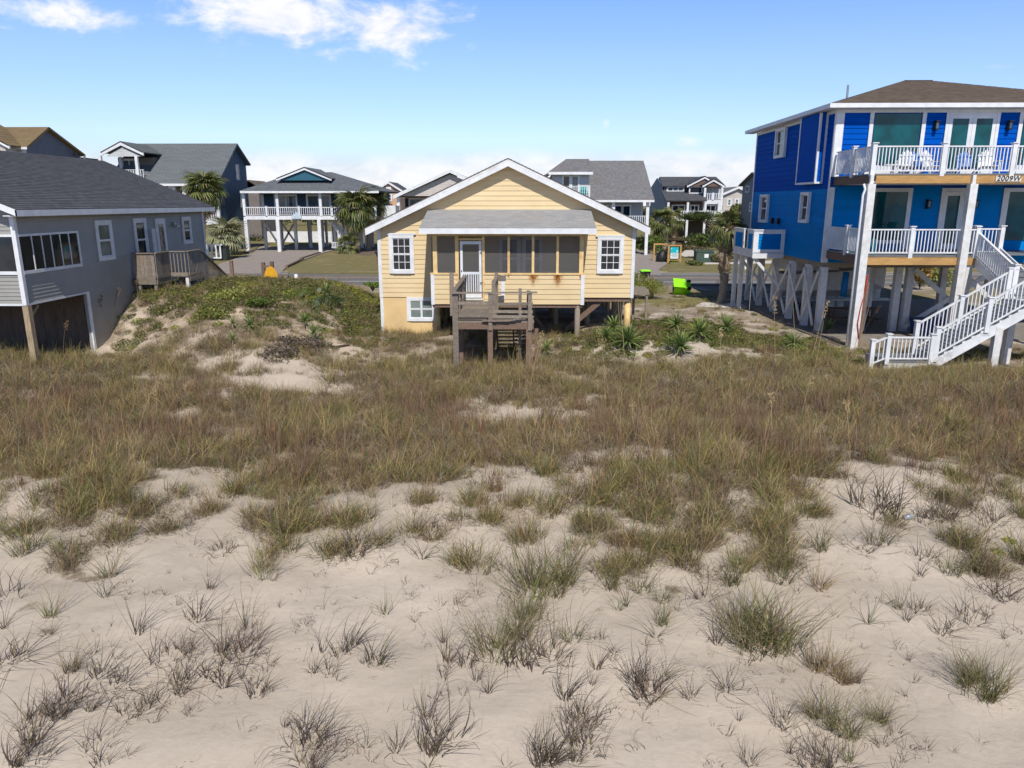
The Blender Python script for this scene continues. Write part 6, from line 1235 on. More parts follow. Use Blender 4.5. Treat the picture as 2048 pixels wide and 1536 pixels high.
K_mat = [pk_(tuft('matted', n, .36, .28, 1.0, 1.4, .008, MIX2, 6, (.1, 0), 2.4)) for n in (80, 100, 90)]
K_grn = [pk_(tuft('greenish', n, L, .17, .45, 1.4, .009, MIXG, 6, (.1, .08), .9)) for (n, L) in ((60, .44), (66, .52), (54, .38))]
K_red = [pk_(tuft('reddish', n, L, .12, .16, .35, .010, MIXR, 4, (.04, .03), .3)) for (n, L) in ((14, .52), (18, .66), (10, .48))]
K_str = [pk_(tuft('strawy', n, L, .12, .3, 1.2, .008, MIXY, 5, (.15, .1), .6)) for (n, L) in ((40, .6), (30, .72))]
def leafclump(name, n, rad, size, cols, flat=.6, m=None, up=.4):
    """many small separate leaves filling a low mound"""
    d = rng.normal(0, 1, (n, 3)); d /= np.linalg.norm(d, axis=1)[:, None]; d[:, 2] = np.abs(d[:, 2]); rr = rad*rng.uniform(.35, 1.05, n)**.6
    c = d*rr[:, None]*np.array([1, 1, flat]); nrm = d*.7+rng.normal(0, .5, (n, 3))+np.array([0, 0, up]); nrm /= np.linalg.norm(nrm, axis=1)[:, None]
    a = np.cross(nrm, rng.normal(0, 1, (n, 3))); a /= np.linalg.norm(a, axis=1)[:, None]; b = np.cross(nrm, a); s = size*rng.uniform(.6, 1.3, (n, 1))
    V = np.stack([c-a*s, c+b*s*.45+nrm*s*.12, c+a*s, c-b*s*.45+nrm*s*.12], 1).reshape(-1, 3); Fq = np.arange(4*n).reshape(-1, 4)
    cc_ = np.array(cols)[rng.integers(0, len(cols), n)]*rng.uniform(.65, 1.3, (n, 1))
    return colmesh(name, V, Fq, np.repeat(cc_, 4, 0), m or LEAFB)
GC1 = [(.12, .165, .035), (.16, .20, .045), (.23, .235, .045), (.09, .125, .035), (.21, .17, .08), (.19, .14, .09)]; GC2 = [(.36, .36, .05), (.25, .28, .05), (.16, .20, .04)]; GC3 = [(.17, .085, .05), (.14, .10, .05), (.10, .11, .04), (.2, .13, .07)]
K_gc = [pk_(leafclump('groundcover', 260, .30, .035, GC1)), pk_(leafclump('groundcover', 240, .26, .032, GC1)), pk_(leafclump('groundcover_yellow', 240, .26, .034, GC2)), pk_(leafclump('groundcover_red', 200, .24, .03, GC3))]
def scatter(name, X, Yv, idx, scl, label_kind='stuff', tilt=.12, grp=None):
    n = len(X); Zv = H(X, Yv); me = bpy.data.meshes.new(name); me.vertices.add(n); me.vertices.foreach_set('co', np.stack([X, Yv, Zv], 1).astype(np.float32).ravel())
    a = me.attributes.new('kidx', 'INT', 'POINT'); a.data.foreach_set('value', np.asarray(idx, np.int32))
    a = me.attributes.new('kscl', 'FLOAT', 'POINT'); a.data.foreach_set('value', np.asarray(scl, np.float32))
    a = me.attributes.new('krot', 'FLOAT_VECTOR', 'POINT'); rot = np.stack([rng.normal(0, tilt, n), rng.normal(0, tilt, n), rng.normal(0, .9, n)], 1); a.data.foreach_set('vector', rot.astype(np.float32).ravel())
    o = bpy.data.objects.new(name, me); COL.objects.link(o); o['kind'] = label_kind
    ng = bpy.data.node_groups.new(name, 'GeometryNodeTree'); ng.interface.new_socket('Geometry', in_out='INPUT', socket_type='NodeSocketGeometry'); ng.interface.new_socket('Geometry', in_out='OUTPUT', socket_type='NodeSocketGeometry')
    N = ng.nodes; L = ng.links; gi = N.new('NodeGroupInput'); go = N.new('NodeGroupOutput'); ip = N.new('GeometryNodeInstanceOnPoints'); ci = N.new('GeometryNodeCollectionInfo')
    ci.inputs[0].default_value = proto; ci.inputs['Separate Children'].default_value = True; ci.inputs['Reset Children'].default_value = True; ip.inputs['Pick Instance'].default_value = True
    def na(nm, dt): q = N.new('GeometryNodeInputNamedAttribute'); q.data_type = dt; q.inputs[0].default_value = nm; return q.outputs[0]
    L.new(gi.outputs[0], ip.inputs['Points']); L.new(ci.outputs[0], ip.inputs['Instance']); L.new(na('kidx', 'INT'), ip.inputs['Instance Index']); L.new(na('krot', 'FLOAT_VECTOR'), ip.inputs['Rotation']); L.new(na('kscl', 'FLOAT'), ip.inputs['Scale']); L.new(ip.outputs[0], go.inputs[0])
    md = o.modifiers.new('scatter', 'NODES'); md.node_group = ng; return o
# footprints kept clear
def blocked(x, y):
    r = (x > -5.9) & (x < 4.3) & (y > 28.9) & (y < 39)
    r |= (x > -25) & (x < -15.1) & (y > 25.0) & (y < 35); r |= (x > 12.1) & (y > 28.7); r |= (x > 12.2) & (x < 18.5) & (y > 24.9) & (y < 26.6)
    return r
NB = 74000; yy = 9+(46-9)*rng.uniform(0, 1, NB)**1.0; xx = rng.uniform(-1, 1, NB)*(yy*.92+2.0)
keep = rng.uniform(0, 1, NB) < np.clip(density(xx, yy), 0, 1)*np.where(yy < 22, .80, np.where(yy < 30, .68, .5+.25*(xx < -5.5)))
keep &= ~blocked(xx, yy)
YUC = [at(*q_) for q_ in ((1255, 703), (1228, 672), (1361, 712), (1398, 682), (1352, 665), (1587, 702), (1452, 668))]
for q_ in YUC: keep &= ((xx-q_.x)**2+((yy-q_.y+.5)*.8)**2) > .38
mnd = np.exp(-((xx+10)/4.6)**2-((yy-25.5)/2.6)**2); keep &= rng.uniform(0, 1, NB) > mnd*.45*(.4+.6*(wob(xx, yy, 2, 4, 3, 9) > -.2))
rightlot = (xx > 4.4) & (yy > 29.5); keep &= ~(rightlot & (rng.uniform(0, 1, NB) > .16)); keep &= ~((xx > -6) & (xx < 8) & (yy > 34) & (rng.uniform(0, 1, NB) > .3))
xx, yy = xx[keep], yy[keep]; n = len(xx)
zn = wob(xx, yy, .8, 2., 10, 20); zm_ = wob(xx, yy, .7, 1.8, 22, 33); u = rng.uniform(0, 1, n)
redz = np.clip(.20+.55*(zn > .1)*(np.abs(yy-15.5) < 3.5)+.12*(yy > 11)*(yy < 19), 0, .85); grnz = np.clip(.20+.42*(zm_ > .35)+.45*(yy < 13)+.3*(yy > 22), 0, .9)
idx = np.where(u < .30, rng.choice(K_mat, n), np.where(u < .62, rng.choice(K_mix, n), rng.choice(K_str, n)))
idx = np.where((u > .93) & (u < 2), rng.choice(K_str, n), np.where(u > .62, rng.choice(K_mix, n), idx))
idx = np.where(rng.uniform(0, 1, n) < grnz*.55, rng.choice(K_grn, n), idx); idx = np.where(rng.uniform(0, 1, n) < redz*.5, rng.choice(K_red, n), idx)
gcz = ((yy > 24.5) & (rng.uniform(0, 1, n) < .22*(xx < -5.5)+.28*(xx > .5))); idx = np.where(gcz, rng.choice(K_gc, n), idx)
scl = rng.uniform(.5, 1.12, n)*np.where(yy < 13, .95, 1.0)*np.where(yy > 24, .78, 1)
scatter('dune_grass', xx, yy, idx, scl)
print('grass instances', n)
# leafy ground cover on the mound and right of the cottage
NB = 9000; yy = rng.uniform(23.5, 40, NB); xx = rng.uniform(-15, 12, NB)
den = .72*np.exp(-((xx+10)/4.4)**4-((yy-30.5)/4.6)**4)*(.55+.45*(wob(xx, yy, 1.5, 3.5, 2, 10) > -.1))+.72*np.exp(-((xx-7)/4.5)**4-((yy-28.4)/2.6)**4)+.45*np.exp(-((xx-3.5)/2.)**2-((yy-25.5)/1.2)**2)
keep = (rng.uniform(0, 1, NB) < den) & ~blocked(xx, yy); xx, yy = xx[keep], yy[keep]; n = len(xx); pn = wob(xx, yy, 1.2, 2.6, 6, 14)
idx = np.where(pn > .7, K_gc[2], np.where((pn < -.5) & (xx > 0), K_gc[3], rng.choice(K_gc[:2], n)))
scatter('ground_cover', xx, yy, idx, rng.uniform(.6, 1.35, n))
# open sand litter: sparse runners
NB = 760; yy = rng.uniform(5.5, 14, NB); xx = rng.uniform(-1, 1, NB)*yy*.75
keep = (density(xx, yy) < .5); xx, yy = xx[keep], yy[keep]
K_lit = [pk_(tuft('litter', n, .30, .12, 1.35, .5, .006, dict(brown=3, purple=2, gbrown=3), 7, (0, 0), 2.5)) for n in (5, 8, 3)]
K_small = [pk_(tuft('sprig', n, .16, .03, .45, 1.0, .006, DRY, 4, W1, .6)) for n in (6, 10)]
scatter('sand_litter', xx, yy, rng.choice(K_lit+K_small, len(xx)), rng.uniform(.5, 1.2, len(xx)))
# sea oat stalks, tall enough to pick out one by one
def stalk(px, py, tx, ty, seed, lb, dark=False, head=True):
    p = at(px, py); tY = p.y+.15; q0 = atY(tx, ty, tY); base = Vector((p.x, p.y, float(H(p.x, p.y))-.03)); k = 8; pts = []
    for i in range(k+1): t_ = i/k; pts.append(base.lerp(q0, t_)+Vector((random.uniform(-.006, .006), 0, .10*math.sin(math.pi*t_)*(1 if q0.x != p.x else 0))))
    rw = .006*max(1, p.y/16); V = []; C = []; Fq = []; c0 = np.array(PAL['brown' if dark else 'straw'])
    for i, pt_ in enumerate(pts):
        w_ = rw*(1-.6*i/k); V += [(pt_.x-w_, pt_.y, pt_.z), (pt_.x+w_, pt_.y, pt_.z), (pt_.x, pt_.y+w_*1.6, pt_.z)]; C += [c0]*3
        if i: b = 3*(i-1); Fq += [(b, b+1, b+4, b+3), (b+1, b+2, b+5, b+4), (b+2, b, b+3, b+5)]
    if head:
        for i in range(26):
            t_ = random.uniform(.72, 1.0); pt_ = base.lerp(q0, t_)+Vector((random.uniform(-.05, .08), random.uniform(-.05, .05), .1*math.sin(math.pi*t_)-random.uniform(0, .05))); b = len(V); s_ = rw*1.7
            V += [(pt_.x-s_, pt_.y, pt_.z), (pt_.x, pt_.y, pt_.z+s_*2), (pt_.x+s_, pt_.y, pt_.z), (pt_.x, pt_.y, pt_.z-s_*2)]; C += [c0*.9]*4; Fq.append((b, b+1, b+2, b+3))
    V = np.array(V)-np.array(base); me = colmesh('sea_oat_stalk', V, Fq, C, LEAF); o = bpy.data.objects.new('sea_oat_stalk', me); COL.objects.link(o); o.location = base
    o['label'] = lb+((' left of the cottage' if px < 760 else ' in front of the cottage' if px < 1180 else ' between cottage and blue house' if px < 1560 else ' before the blue house')+(', far back' if py < 745 else ', mid field' if py < 830 else ', near the open sand') if not dark else ''); o['category'] = 'stalk'; o['group'] = 'tall dry grass stalks'
LBL = 'tall dry straw stalk'; LB2 = 'tall brown stalk in front of the dark recess of the grey house'
for (a, b, c_, d_) in ((120, 700, 125, 560), (142, 705, 120, 600), (145, 700, 152, 590), (160, 700, 165, 640), (70, 700, 108, 632), (45, 705, 42, 560), (130, 690, 146, 650), (188, 690, 203, 584), (125, 720, 133, 640), (222, 650, 238, 575), (278, 600, 270, 555)): stalk(a, b, c_, d_, 1, LB2, True, head=b % 2 == 0)
for (a, b, c_, d_) in ((270, 880, 315, 760), (330, 830, 380, 760), (290, 850, 305, 780), (1058, 785, 1085, 660), (1213, 820, 1205, 730), (1220, 810, 1195, 650), (1040, 800, 1036, 690), (1550, 735, 1548, 590), (1590, 735, 1586, 600), (1620, 730, 1655, 600), (1630, 740, 1648, 640), (1715, 700, 1745, 590), (1725, 670, 1760, 610),
                     (1270, 880, 1262, 800), (1520, 910, 1560, 760), (1545, 890, 1540, 780), (1600, 840, 1625, 750), (1462, 850, 1460, 720), (1765, 700, 1775, 680), (1250, 730, 1240, 600), (1440, 740, 1442, 655), (850, 780, 880, 760), (770, 850, 762, 770), (600, 840, 620, 750), (690, 900, 686, 820), (1700, 900, 1690, 800), (1900, 860, 1905, 780), (925, 730, 932, 660), (1240, 660, 1233, 560)): stalk(a, b, c_, d_, 1, LBL, False, head=(a+b) % 3 > 0)

# ---- fan palms
TRK = mat('palm_trunk', (.22, .18, .145), .95, (.36, .31, .25), 10., .9, 14, (1, 1, 3)); BOOT = mat('palm_boot', (.30, .22, .15), .9, (.2, .14, .1), 8., .5, 20)
def frond_mesh(name, Lp, Lf, nl, cols, droop=.6, spread=1.9, foldd=.25):
    """fan leaf: petiole along +x, leaflets fanning from its end"""
    V = []; C = []; Fq = []
    def strip(pts, w, c):
        for i, (p, ww) in enumerate(zip(pts, w)):
            V.append((p[0]-ww*p[3], p[1]-ww*p[4], p[2])); V.append((p[0]+ww*p[3], p[1]+ww*p[4], p[2])); C.append(c); C.append(c)
            if i: b = len(V)-4; Fq.append((b, b+1, b+3, b+2))
    strip([(0, 0, 0, 0, 1), (Lp*.5, 0, Lp*.06, 0, 1), (Lp, 0, 0, 0, 1)], [.03, .02, .018], np.array(cols[0])*1.2)
    for i in range(nl):
        a = -spread+2*spread*i/(nl-1)+random.uniform(-.05, .05); L = Lf*(1-.25*abs(a)/spread)*random.uniform(.85, 1.1); c = np.array(random.choice(cols))*random.uniform(.75, 1.25)
        ca, sa = math.cos(a), math.sin(a); pts = []; ws = []
        for k in range(5):
            t_ = k/4; zz = foldd*math.cos(a)*L*t_*(1-t_)-droop*L*t_**2.2; rr = L*t_*(1-.25*droop*t_); pts.append((Lp+ca*rr, sa*rr, zz, -sa, ca)); ws.append([.016, .048, .046, .028, .003][k]*L/.8)
        strip(pts, ws, c)
    return colmesh(name, V, Fq, C, LEAFP)
PG = [(.12, .15, .04), (.165, .19, .055), (.085, .11, .03), (.24, .21, .09)]; PD = [(.36, .265, .165), (.28, .20, .125), (.44, .345, .23)]; PS_ = [(.30, .32, .17), (.36, .36, .22), (.26, .25, .13)]
FG = [frond_mesh('frond_green', .7, .85, 17, PG, .45+.1*i) for i in range(3)]; FDd = [frond_mesh('frond_dead', .6, .8, 13, PD, .95, 1.5) for i in range(2)]; FS = [frond_mesh('frond_silver', .55, .75, 17, PS_, .45) for i in range(2)]
def palm(base, top, rad, r0, label, live=30, dead=8, fronds=None, lean_boot=True, grp='fan palms', upper=1.0):
    T_ = thing('fan_palm', base, label, 'palm', grp); b = Vector(base); t_ = Vector(top); k = 14; n = 10
    pts = [b.lerp(t_, i/k)+Vector((.08*math.sin(i*.5), 0, 0)) for i in range(k+1)]; pts[0].z -= .3
    M().tube(pts, [r0*(1.25 if i == 0 else 1+.12*(i % 2)+.15*random.random()) for i in range(k+1)], n).build('trunk', TRK, T_, True)
    bt = M(); L = (t_-b).length
    for i in range(int(L*16)):
        f = random.uniform(.25, 1); p = b.lerp(t_, f); a = random.uniform(0, 6.28); d = Vector((math.cos(a), math.sin(a), .55)); o_ = p+Vector((math.cos(a), math.sin(a), 0))*r0*.9
        bt.bar(o_, o_+d*random.uniform(.10, .26), .09, .035)
    bt.build('boots', BOOT, T_, kind='stuff')
    fs = fronds or FG; sc_ = rad/1.25; live = int(live*1.5)
    for i in range(live+dead):
        dd = i >= live; me = random.choice(FDd if dd else fs); o = bpy.data.objects.new('frond', me); COL.objects.link(o); o.parent = T_
        a = i*2.399+random.uniform(-.3, .3); e = -(1.0+.45*random.random()) if dd else (1.3-(i/live)**.85*2.25)*upper+random.uniform(-.15, .15)
        o.location = t_-b+Vector((0, 0, random.uniform(-.35, 0) if dd else random.uniform(-.1, .15))); o.rotation_euler = (random.uniform(-.3, .3), -e, a); s_ = sc_*random.uniform(.8, 1.12); o.scale = (s_, s_, s_)
        if dd: o['label'] = 'dead brown frond'
    return T_
def pz(px, py, Y): q0 = atY(px, py, Y); return (q0.x, q0.y, q0.z)
g0 = gz(713, 506); palm((g0.x, g0.y, 0), pz(711, 415, g0.y), 2.5, .30, 'fan palm with a patterned trunk in front of the navy stilt house', 34, 6)
g0 = gz(736, 502); palm((g0.x, g0.y, 0), pz(742, 408, g0.y), 2.3, .27, 'fan palm just right of the other one at the navy stilt house', 26, 6)
g0 = gz(697, 508); palm((g0.x, g0.y, 0), (g0.x, g0.y, .9), 1.5, .15, 'short young palm at the foot of the front palm', 16, 8)
palm((X_(390, 72), 72, 0), pz(409, 381, 72), 2.1, .28, 'round headed palm rising behind the roof of the grey house', 40, 26)
g0 = gz(452, 509); palm((g0.x, g0.y, 0), pz(452, 472, g0.y), 2.7, .3, 'short silvery palm beside the grey house corner', 26, 12, FS)
g0 = gz(1327, 500); palm((g0.x, g0.y, 0), pz(1324, 443, g0.y), 2.1, .3, 'shaggy palm with many dead fronds right of the cottage', 20, 34)
g0 = gz(1346, 492); palm((g0.x, g0.y, 0), pz(1347, 440, g0.y), 1.8, .25, 'second shaggy palm partly behind the first one', 16, 18)
g0 = Vector((11.3, 42.7, 0)); palm(g0, pz(1455, 458, 42.7), 1.25, .21, 'near ragged palm with a dark trunk left of the blue house', 20, 10)
P6T = [o for o in bpy.data.objects if o.name.startswith('fan_palm')][-1]
for i in range(16):   # skirt of dead fronds half way up its trunk
    o = bpy.data.objects.new('frond', random.choice(FDd)); COL.objects.link(o); o.parent = P6T; zt2 = random.uniform(2.6, 3.4)
    o.location = (.05, -.1, zt2); o.rotation_euler = (0, 1.0+random.uniform(-.2, .3), random.uniform(2.4, 4.4)); o.scale = (.8, .8, .8); o['label'] = 'dead brown frond'
g0 = gz(1500, 480); palm((g0.x, g0.y, 0), pz(1501, 447, g0.y), 1.7, .2, 'silver grey palm behind the side balcony of the blue house', 26, 3, FS)
# ---- shrubs and small trees
BARK = mat('grey_bark', (.20, .16, .13), .9, (.13, .10, .08), 10., .6, 20)
def shrub(name, c, rx, ry, rz, label, cat, n=1400, size=.12, cols=None, trunk=None, lobes=9, flat=False, grp=None):
    cols = cols or [(.07, .10, .03), (.10, .13, .035), (.05, .075, .022)]; T_ = thing(name, (c[0], c[1], 0 if trunk else max(0, c[2]-rz)), label, cat, grp); Pn = []
    for i in range(lobes):
        a = random.uniform(0, 6.28); r_ = random.uniform(.1, .75); Pn.append((math.cos(a)*r_*rx, math.sin(a)*r_*ry, random.uniform(-.35, .5)*rz*(.4 if flat else 1), random.uniform(.3, .55)))
    per = n//lobes; V = []; C = []
    for (lx, ly, lz, lr) in Pn:
        d = rng.normal(0, 1, (per, 3)); d /= np.linalg.norm(d, axis=1)[:, None]; rr = rng.uniform(.45, 1.08, per)**.5
        c0 = d*rr[:, None]*np.array([rx, ry, rz])*lr*1.25+np.array([lx, ly, lz]); nr = d+rng.normal(0, .6, (per, 3)); nr /= np.linalg.norm(nr, axis=1)[:, None]
        a = np.cross(nr, rng.normal(0, 1, (per, 3))); a /= np.linalg.norm(a, axis=1)[:, None]; b = np.cross(nr, a); s = size*rng.uniform(.6, 1.3, (per, 1))
        V.append(np.stack([c0-a*s, c0+b*s*.5, c0+a*s, c0-b*s*.5], 1).reshape(-1, 3)); cc_ = np.array(cols)[rng.integers(0, len(cols), per)]*rng.uniform(.7, 1.25, (per, 1)); C.append(np.repeat(cc_, 4, 0))
    V = np.concatenate(V)+np.array(c)-np.array(T_.location); C = np.concatenate(C); Fq = np.arange(len(V)).reshape(-1, 4)
    o = bpy.data.objects.new('crown' if trunk else 'foliage', colmesh('foliage', V, Fq, C, LEAFB)); COL.objects.link(o); o.parent = T_
    tr = M(); root = Vector((trunk[0], trunk[1], -.1)) if trunk else Vector((c[0], c[1], max(0, c[2]-rz)-.1))
    for (lx, ly, lz, lr) in Pn[:7]:
        e = Vector((c[0]+lx, c[1]+ly, c[2]+lz)); m_ = root.lerp(e, .5)+Vector((random.uniform(-.1, .1)*rx, 0, rz*.1)); w0 = (.11 if trunk else .03)
        tr.tube([root, root.lerp(m_, .5), m_, e], [w0, w0*.8, w0*.5, w0*.2], 6, False)
    tr.build('trunk' if trunk else 'stems', BARK, T_, True); return T_
def shr(px, py, Y, wpx, hpx, *a, **k):
    c = atY(px, py, Y); s_ = Y/FPX; return shrub(a[0], (c.x, c.y, c.z), wpx/2*s_, wpx/2*s_*.7, hpx/2*s_, *a[1:], **k)
DG = [(.06, .085, .025), (.09, .115, .03), (.045, .06, .02)]; YG = [(.27, .29, .07), (.33, .34, .09), (.20, .23, .05)]; BG = [(.14, .20, .04), (.11, .17, .03), (.19, .25, .05)]
c = atY(1393, 434, 90); t0 = gz(1414, 486); shrub('umbrella_tree', (c.x, c.y, c.z), 2.5, 2., .85, 'flat topped dark tree in front of the twin gable house', 'tree', 3200, .13, DG, (t0.x, 88), 14, True)
c = atY(1412, 482, 77); shrub('leaning_juniper', (c.x, c.y, c.z), 2.2, 1.3, .8, 'wind swept juniper with a bare grey trunk on the lawn', 'tree', 2600, .11, BG+DG, (gz(1387, 519).x, 76), 13)
shr(1298, 487, 84, 54, 34, 'round_hedge', 'rounded green hedge at the foot of the shaggy palm', 'hedge', n=2600, size=.12, cols=BG)
shr(1345, 502, 76, 40, 20, 'low_bush', 'dark bush behind the timber bin enclosure', 'bush', n=1200, size=.11, cols=DG)
shr(1468, 430, 95, 46, 60, 'tall_shrub', 'tall yellow green shrub behind the near ragged palm', 'shrub', n=2600, size=.17, cols=YG+DG); shr(1480, 465, 90, 60, 44, 'dark_shrub', 'dark shrub mass beside the near ragged palm', 'shrub', n=2400, size=.15, cols=DG)
shr(1445, 440, 110, 40, 30, 'far_shrub', 'green bush right of the twin gable house', 'bush', n=1500, size=.17, cols=DG+YG)
shr(1390, 492, 92, 90, 14, 'low_planting', 'low brown and green planting before the twin gable house', 'shrub', n=2200, size=.12, cols=[(.16, .12, .06), (.12, .12, .05), (.2, .15, .08)]); shr(1365, 480, 96, 50, 10, 'low_planting', 'dry brown planting left of the bare palm trunk', 'shrub', n=1200, size=.12, cols=[(.18, .12, .07), (.13, .10, .05)])
shr(1449, 515, 72, 60, 20, 'verge_shrub', 'olive green shrub row beside the green utility cabinet', 'shrub', n=1800, size=.11, cols=[(.13, .13, .05), (.17, .15, .07)]); shr(1388, 528, 68, 34, 12, 'grass_clump', 'low dark grass clump in front of the juniper', 'shrub', n=700, size=.12, cols=DG+YG)
shr(1330, 576, 34, 0, 0, 'x', 'x', 'x') if False else None
c = at(1318, 600); shrub('yellow_green_bush', (c.x-.5, c.y+.4, .70), 1.3, .9, .58, 'feathery yellow green bush at the right rear corner of the cottage', 'bush', 5200, .045, YG, None, 16)
c = at(1288, 600); shrub('green_bush', (c.x-.1, c.y+2.2, .9), 1.1, .9, .7, 'green bush partly behind the side landing', 'bush', 3000, .05, YG+BG, None, 12)
shr(1470, 585, 46, 30, 18, 'trunk_bush', 'small dry bush in the shade at the foot of the ragged palm', 'bush', n=500, size=.05, cols=[(.2, .13, .08), (.1, .08, .05)])
shr(785, 440, 96, 34, 60, 'far_palm_bush', 'leafy tree behind the second stilt house palm', 'tree', n=1800, size=.16, cols=DG+YG); shr(752, 380, 140, 26, 14, 'far_tree', 'treetop just left of the peach house', 'tree', n=900, size=.2, cols=DG)
shr(745, 570, 33, 34, 14, 'dune_bush', 'green bush against the left wall of the yellow cottage', 'bush', n=900, size=.05, cols=BG); shr(395, 395, 90, 20, 20, 'far_tree', 'x', 'x') if False else None
for i, (px, py, w_, h_, cl_, lb) in enumerate(((460, 575, 80, 34, YG, 'bright yellow green bush on the left end of the mound'), (520, 590, 60, 26, BG, 'green leafy bush at the crest of the mound'), (600, 572, 70, 24, BG, 'dark green bush below the surfboard'), (655, 584, 60, 24, DG, 'dark leafy bush on the right shoulder of the mound'), (425, 612, 60, 34, YG, 'yellow green bush beside the side deck stair'))):
    c = at(px, py+h_*.3+14); s_ = c.y/FPX; shrub('mound_bush', (c.x, c.y, c.z+h_*.22*s_), w_/2*s_, w_/2*s_*.7, h_*.5*s_, lb, 'bush', 2600, .042, cl_, None, 12, grp='bushes on the mound')
for i, (px, w_) in enumerate(((452, 60), (500, 60), (545, 64), (590, 60), (640, 60))): shr(px, 484, 112, w_, 30, 'back_hedge', 'dark hedge behind the stilts of the navy house', 'hedge', n=900, size=.16, cols=DG, grp='hedges behind the stilt house')
# woods along the horizon
for i in range(26):
    x = -150+i*12+random.uniform(-3, 3); shrub('horizon_tree', (x, 190+random.uniform(-14, 14), 2.4), random.uniform(6, 10), 5, random.uniform(2.2, 3.4), 'distant dark treetop along the horizon', 'tree', 700, .5, DG, None, 8, grp='distant trees')
# pampas plume and palms seen beneath the blue house
c = Vector((X_(1860, 50), 50, 1.2)); shrub('pampas_clump', (c.x, c.y, 1.3), 1.0, .8, 1.2, 'golden ornamental grass clump seen beneath the blue house', 'grass clump', 1600, .12, [(.45, .27, .08), (.33, .22, .08), (.16, .17, .05)], None, 9)
shrub('beneath_bush', (X_(1900, 52), 52, .6), 1.6, 1., .7, 'green bush seen beyond the piles of the blue house', 'bush', 1400, .1, YG, None, 9)
c = atY(1467, 442, 80); M().tube([(c.x, 80, .0), (c.x, 80, c.z-.8)], .05, 5).build('stem', BARK, thing('dry_plume', (c.x, 80, 0), 'orange brown dry plume above the dark shrub', 'plume'))
_t = [o for o in bpy.data.objects if o.name == 'dry_plume'][0]; o = bpy.data.objects.new('plume', leafclump('plume', 400, .75, .16, [(.42, .25, .14), (.34, .2, .11)], 1.6)); COL.objects.link(o); o.parent = _t; o.location = (0, 0, c.z-1.2)

# ---- yuccas: every sword leaf is its own piece
def sword(name, L, w_, cols, edge):
    V = []; C = []; Fq = []
    for k in range(6):
        t_ = k/5; ww = w_*[.7, 1, .95, .75, .42, .03][k]; zz = -.10*L*t_**2; c = np.array(cols[0])*(1-t_)+np.array(cols[1])*t_
        V += [(L*t_, -ww, zz+ww*.45), (L*t_, 0, zz), (L*t_, ww, zz+ww*.45)]; C += [c*1.2, c*.9, c*1.2]
        if k: b = 3*(k-1); Fq += [(b, b+1, b+4, b+3), (b+1, b+2, b+5, b+4)]
    return colmesh(name, V, Fq, C, LEAFP)
SW = [sword('sword_leaf', .62, .032, ((.10, .16, .035), (.24, .33, .09)), 0), sword('sword_leaf', .55, .030, ((.14, .20, .05), (.34, .40, .13)), 0), sword('sword_leaf', .66, .030, ((.08, .13, .04), (.17, .25, .08)), 0)]
def yucca(px, py, s, label, n=56, up=0., z=None):
    p = at(px, py); T_ = thing('yucca', (p.x, p.y, float(H(p.x, p.y))), label, 'yucca', 'yucca plants on the dune'); 
    M().tube([(p.x, p.y, p.z-.1), (p.x, p.y, p.z+.28*s)], .05*s, 7).build('stem', BOOT, T_, True)
    for i in range(n):
        o = bpy.data.objects.new('leaf', random.choice(SW)); COL.objects.link(o); o.parent = T_; f = i/n
        e = 1.35-f*1.75+random.uniform(-.1, .1)+up; o.location = (0, 0, .33*s); o.rotation_euler = (random.uniform(-.3, .3), -e, i*2.399); q = s*random.uniform(.84, 1.08); o.scale = (q, q, q)
for (px, py, s, lb, n_) in ((1255, 703, 1.15, 'largest spiky yucca right of the deck below the cottage corner', 64), (1228, 672, 1.0, 'spiky yucca behind and left of the largest one', 44), (1212, 688, .85, 'smaller yucca at the left of the yucca group', 36), (1361, 712, 1.1, 'round spiky yucca in front of the right yucca group', 64),
                            (1398, 682, 1.05, 'pale green yucca right of the round one', 48), (1352, 665, 1.0, 'dark yucca at the back of the right group', 42), (1340, 700, .7, 'small upright yucca left of the round one', 26), (1452, 668, .95, 'faded yucca farthest right of the sandy lot', 38), (1587, 702, .95, 'yucca near the corner of the blue house', 40), (1656, 668, .85, 'yucca at the foot of the white column', 34),
                            (1093, 712, .7, 'small yucca beside the deck', 30), (1268, 722, .5, 'tiny yucca below the largest one', 18), (466, 658, .6, 'small yucca on the bare mound face', 22), (500, 664, .75, 'dark low yucca in the middle of the mound face', 24), (466, 690, .55, 'lowest small yucca on the mound face', 22), (628, 682, .8, 'yucca above the bare root on the mound', 26), (610, 655, .7, 'yucca right of centre on the mound', 24), (655, 600, .95, 'yucca near the top right of the mound', 28), (744, 508+68, .7, 'x', 0)):
    if n_: yucca(px, py, s, lb, n_)
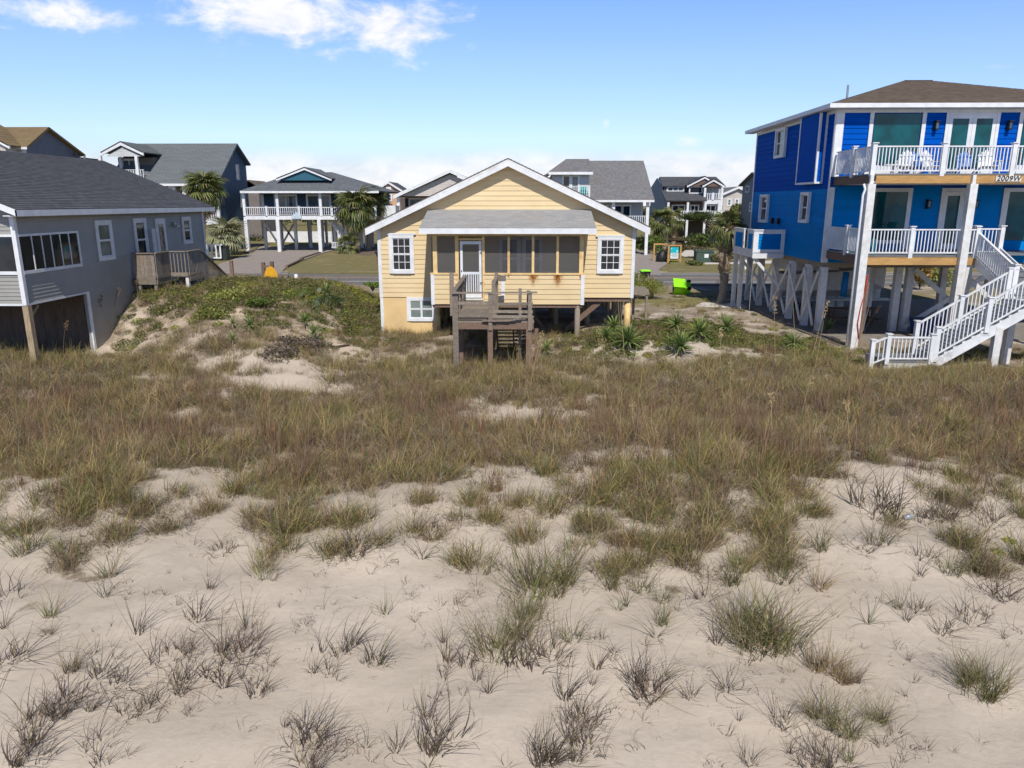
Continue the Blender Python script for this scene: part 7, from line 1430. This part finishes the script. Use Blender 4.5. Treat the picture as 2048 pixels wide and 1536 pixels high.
# prickly pear pads on the mound
PAD = mat('cactus_pad', (.085, .12, .055), .6, (.12, .15, .08), 5., .2, 30, rnd=.15)
PC = thing('prickly_pear', at(655, 615), 'patch of grey green prickly pear pads on the right of the mound', 'cactus'); me_ = bpy.data.meshes.new('pad')
mm = M(); mm.v = []; k = 10
mm.add([(.11*math.cos(6.283*i/k), -.015, .14+.14*math.sin(6.283*i/k)) for i in range(k)]+[(.11*math.cos(6.283*i/k), .015, .14+.14*math.sin(6.283*i/k)) for i in range(k)], [tuple(range(k)), tuple(range(2*k-1, k-1, -1))]+[(i, i+k, (i+1) % k+k, (i+1) % k) for i in range(k)])
pp = []
for i in range(55):
    a = at(random.gauss(655, 30), random.gauss(612, 10)); pp.append((a.x, a.y, float(H(a.x, a.y))+random.choice((0, 0, .2))-.03, (random.uniform(-.5, .5), random.uniform(-.5, .5), random.uniform(0, 3.1)), (.75, .75, .75)))
repeat('pad', PAD, mm, PC, pp)
# driftwood roots on the bare face
for (a, lb) in ((((640, 690), (670, 697), (700, 693)), 'dark bare root lying on the sand of the mound'), (((540, 705), (575, 700), (610, 708)), 'tangled brush root at the foot of the mound')):
    pts = [at(*q0)+Vector((0, 0, .06)) for q0 in a]; M().tube(pts, [.05, .04, .02], 6).build('driftwood', WOODR, smooth=True, label=lb, category='root')
# dead brush heaps
for (px, py, w_, lb) in ((600, 690, .9, 'heap of dead grey brush on the mound face'), (560, 712, .7, 'low heap of dry brush above the bare path')):
    c = at(px, py); shrub('brush_heap', (c.x, c.y, c.z+.12), w_, .5, .28, lb, 'brush', 900, .05, [(.2, .16, .13), (.26, .21, .17), (.15, .115, .09)], None, 8)
c = at(183, 690); M().hexa([(c.x-.35, c.y-.1, c.z-.1), (c.x+.25, c.y-.1, c.z-.1), (c.x+.25, c.y+.3, c.z-.1), (c.x-.35, c.y+.3, c.z-.1), (c.x-.35, c.y-.1, c.z+.28), (c.x+.25, c.y-.1, c.z+.24), (c.x+.25, c.y+.3, c.z+.24), (c.x-.35, c.y+.3, c.z+.28)]).build('concrete_block', CONC, label='grey concrete block at the foot of the white corner trim', category='block')
# beach vitex sprigs, plastic bottle
for (px, py) in ((2018, 1083), (1995, 1105)):
    c = at(px, py); o = bpy.data.objects.new('green_sprig', leafclump('sprig', 60, .10, .03, GC2, .5)); COL.objects.link(o); o.location = c; o['label'] = 'low bright green leafy sprig on the sand at the right edge'; o['category'] = 'plant'; o['group'] = 'green sprigs at the right edge'
c = at(1817, 1040); M().tube([(c.x-.08, c.y, c.z+.04), (c.x+.05, c.y+.03, c.z+.05), (c.x+.1, c.y+.04, c.z+.05)], [.045, .045, .015], 10).build('plastic_bottle', glass('clear_plastic', (.5, .55, .6), .2), smooth=True, label='clear plastic bottle lying on the sand ridge', category='bottle')
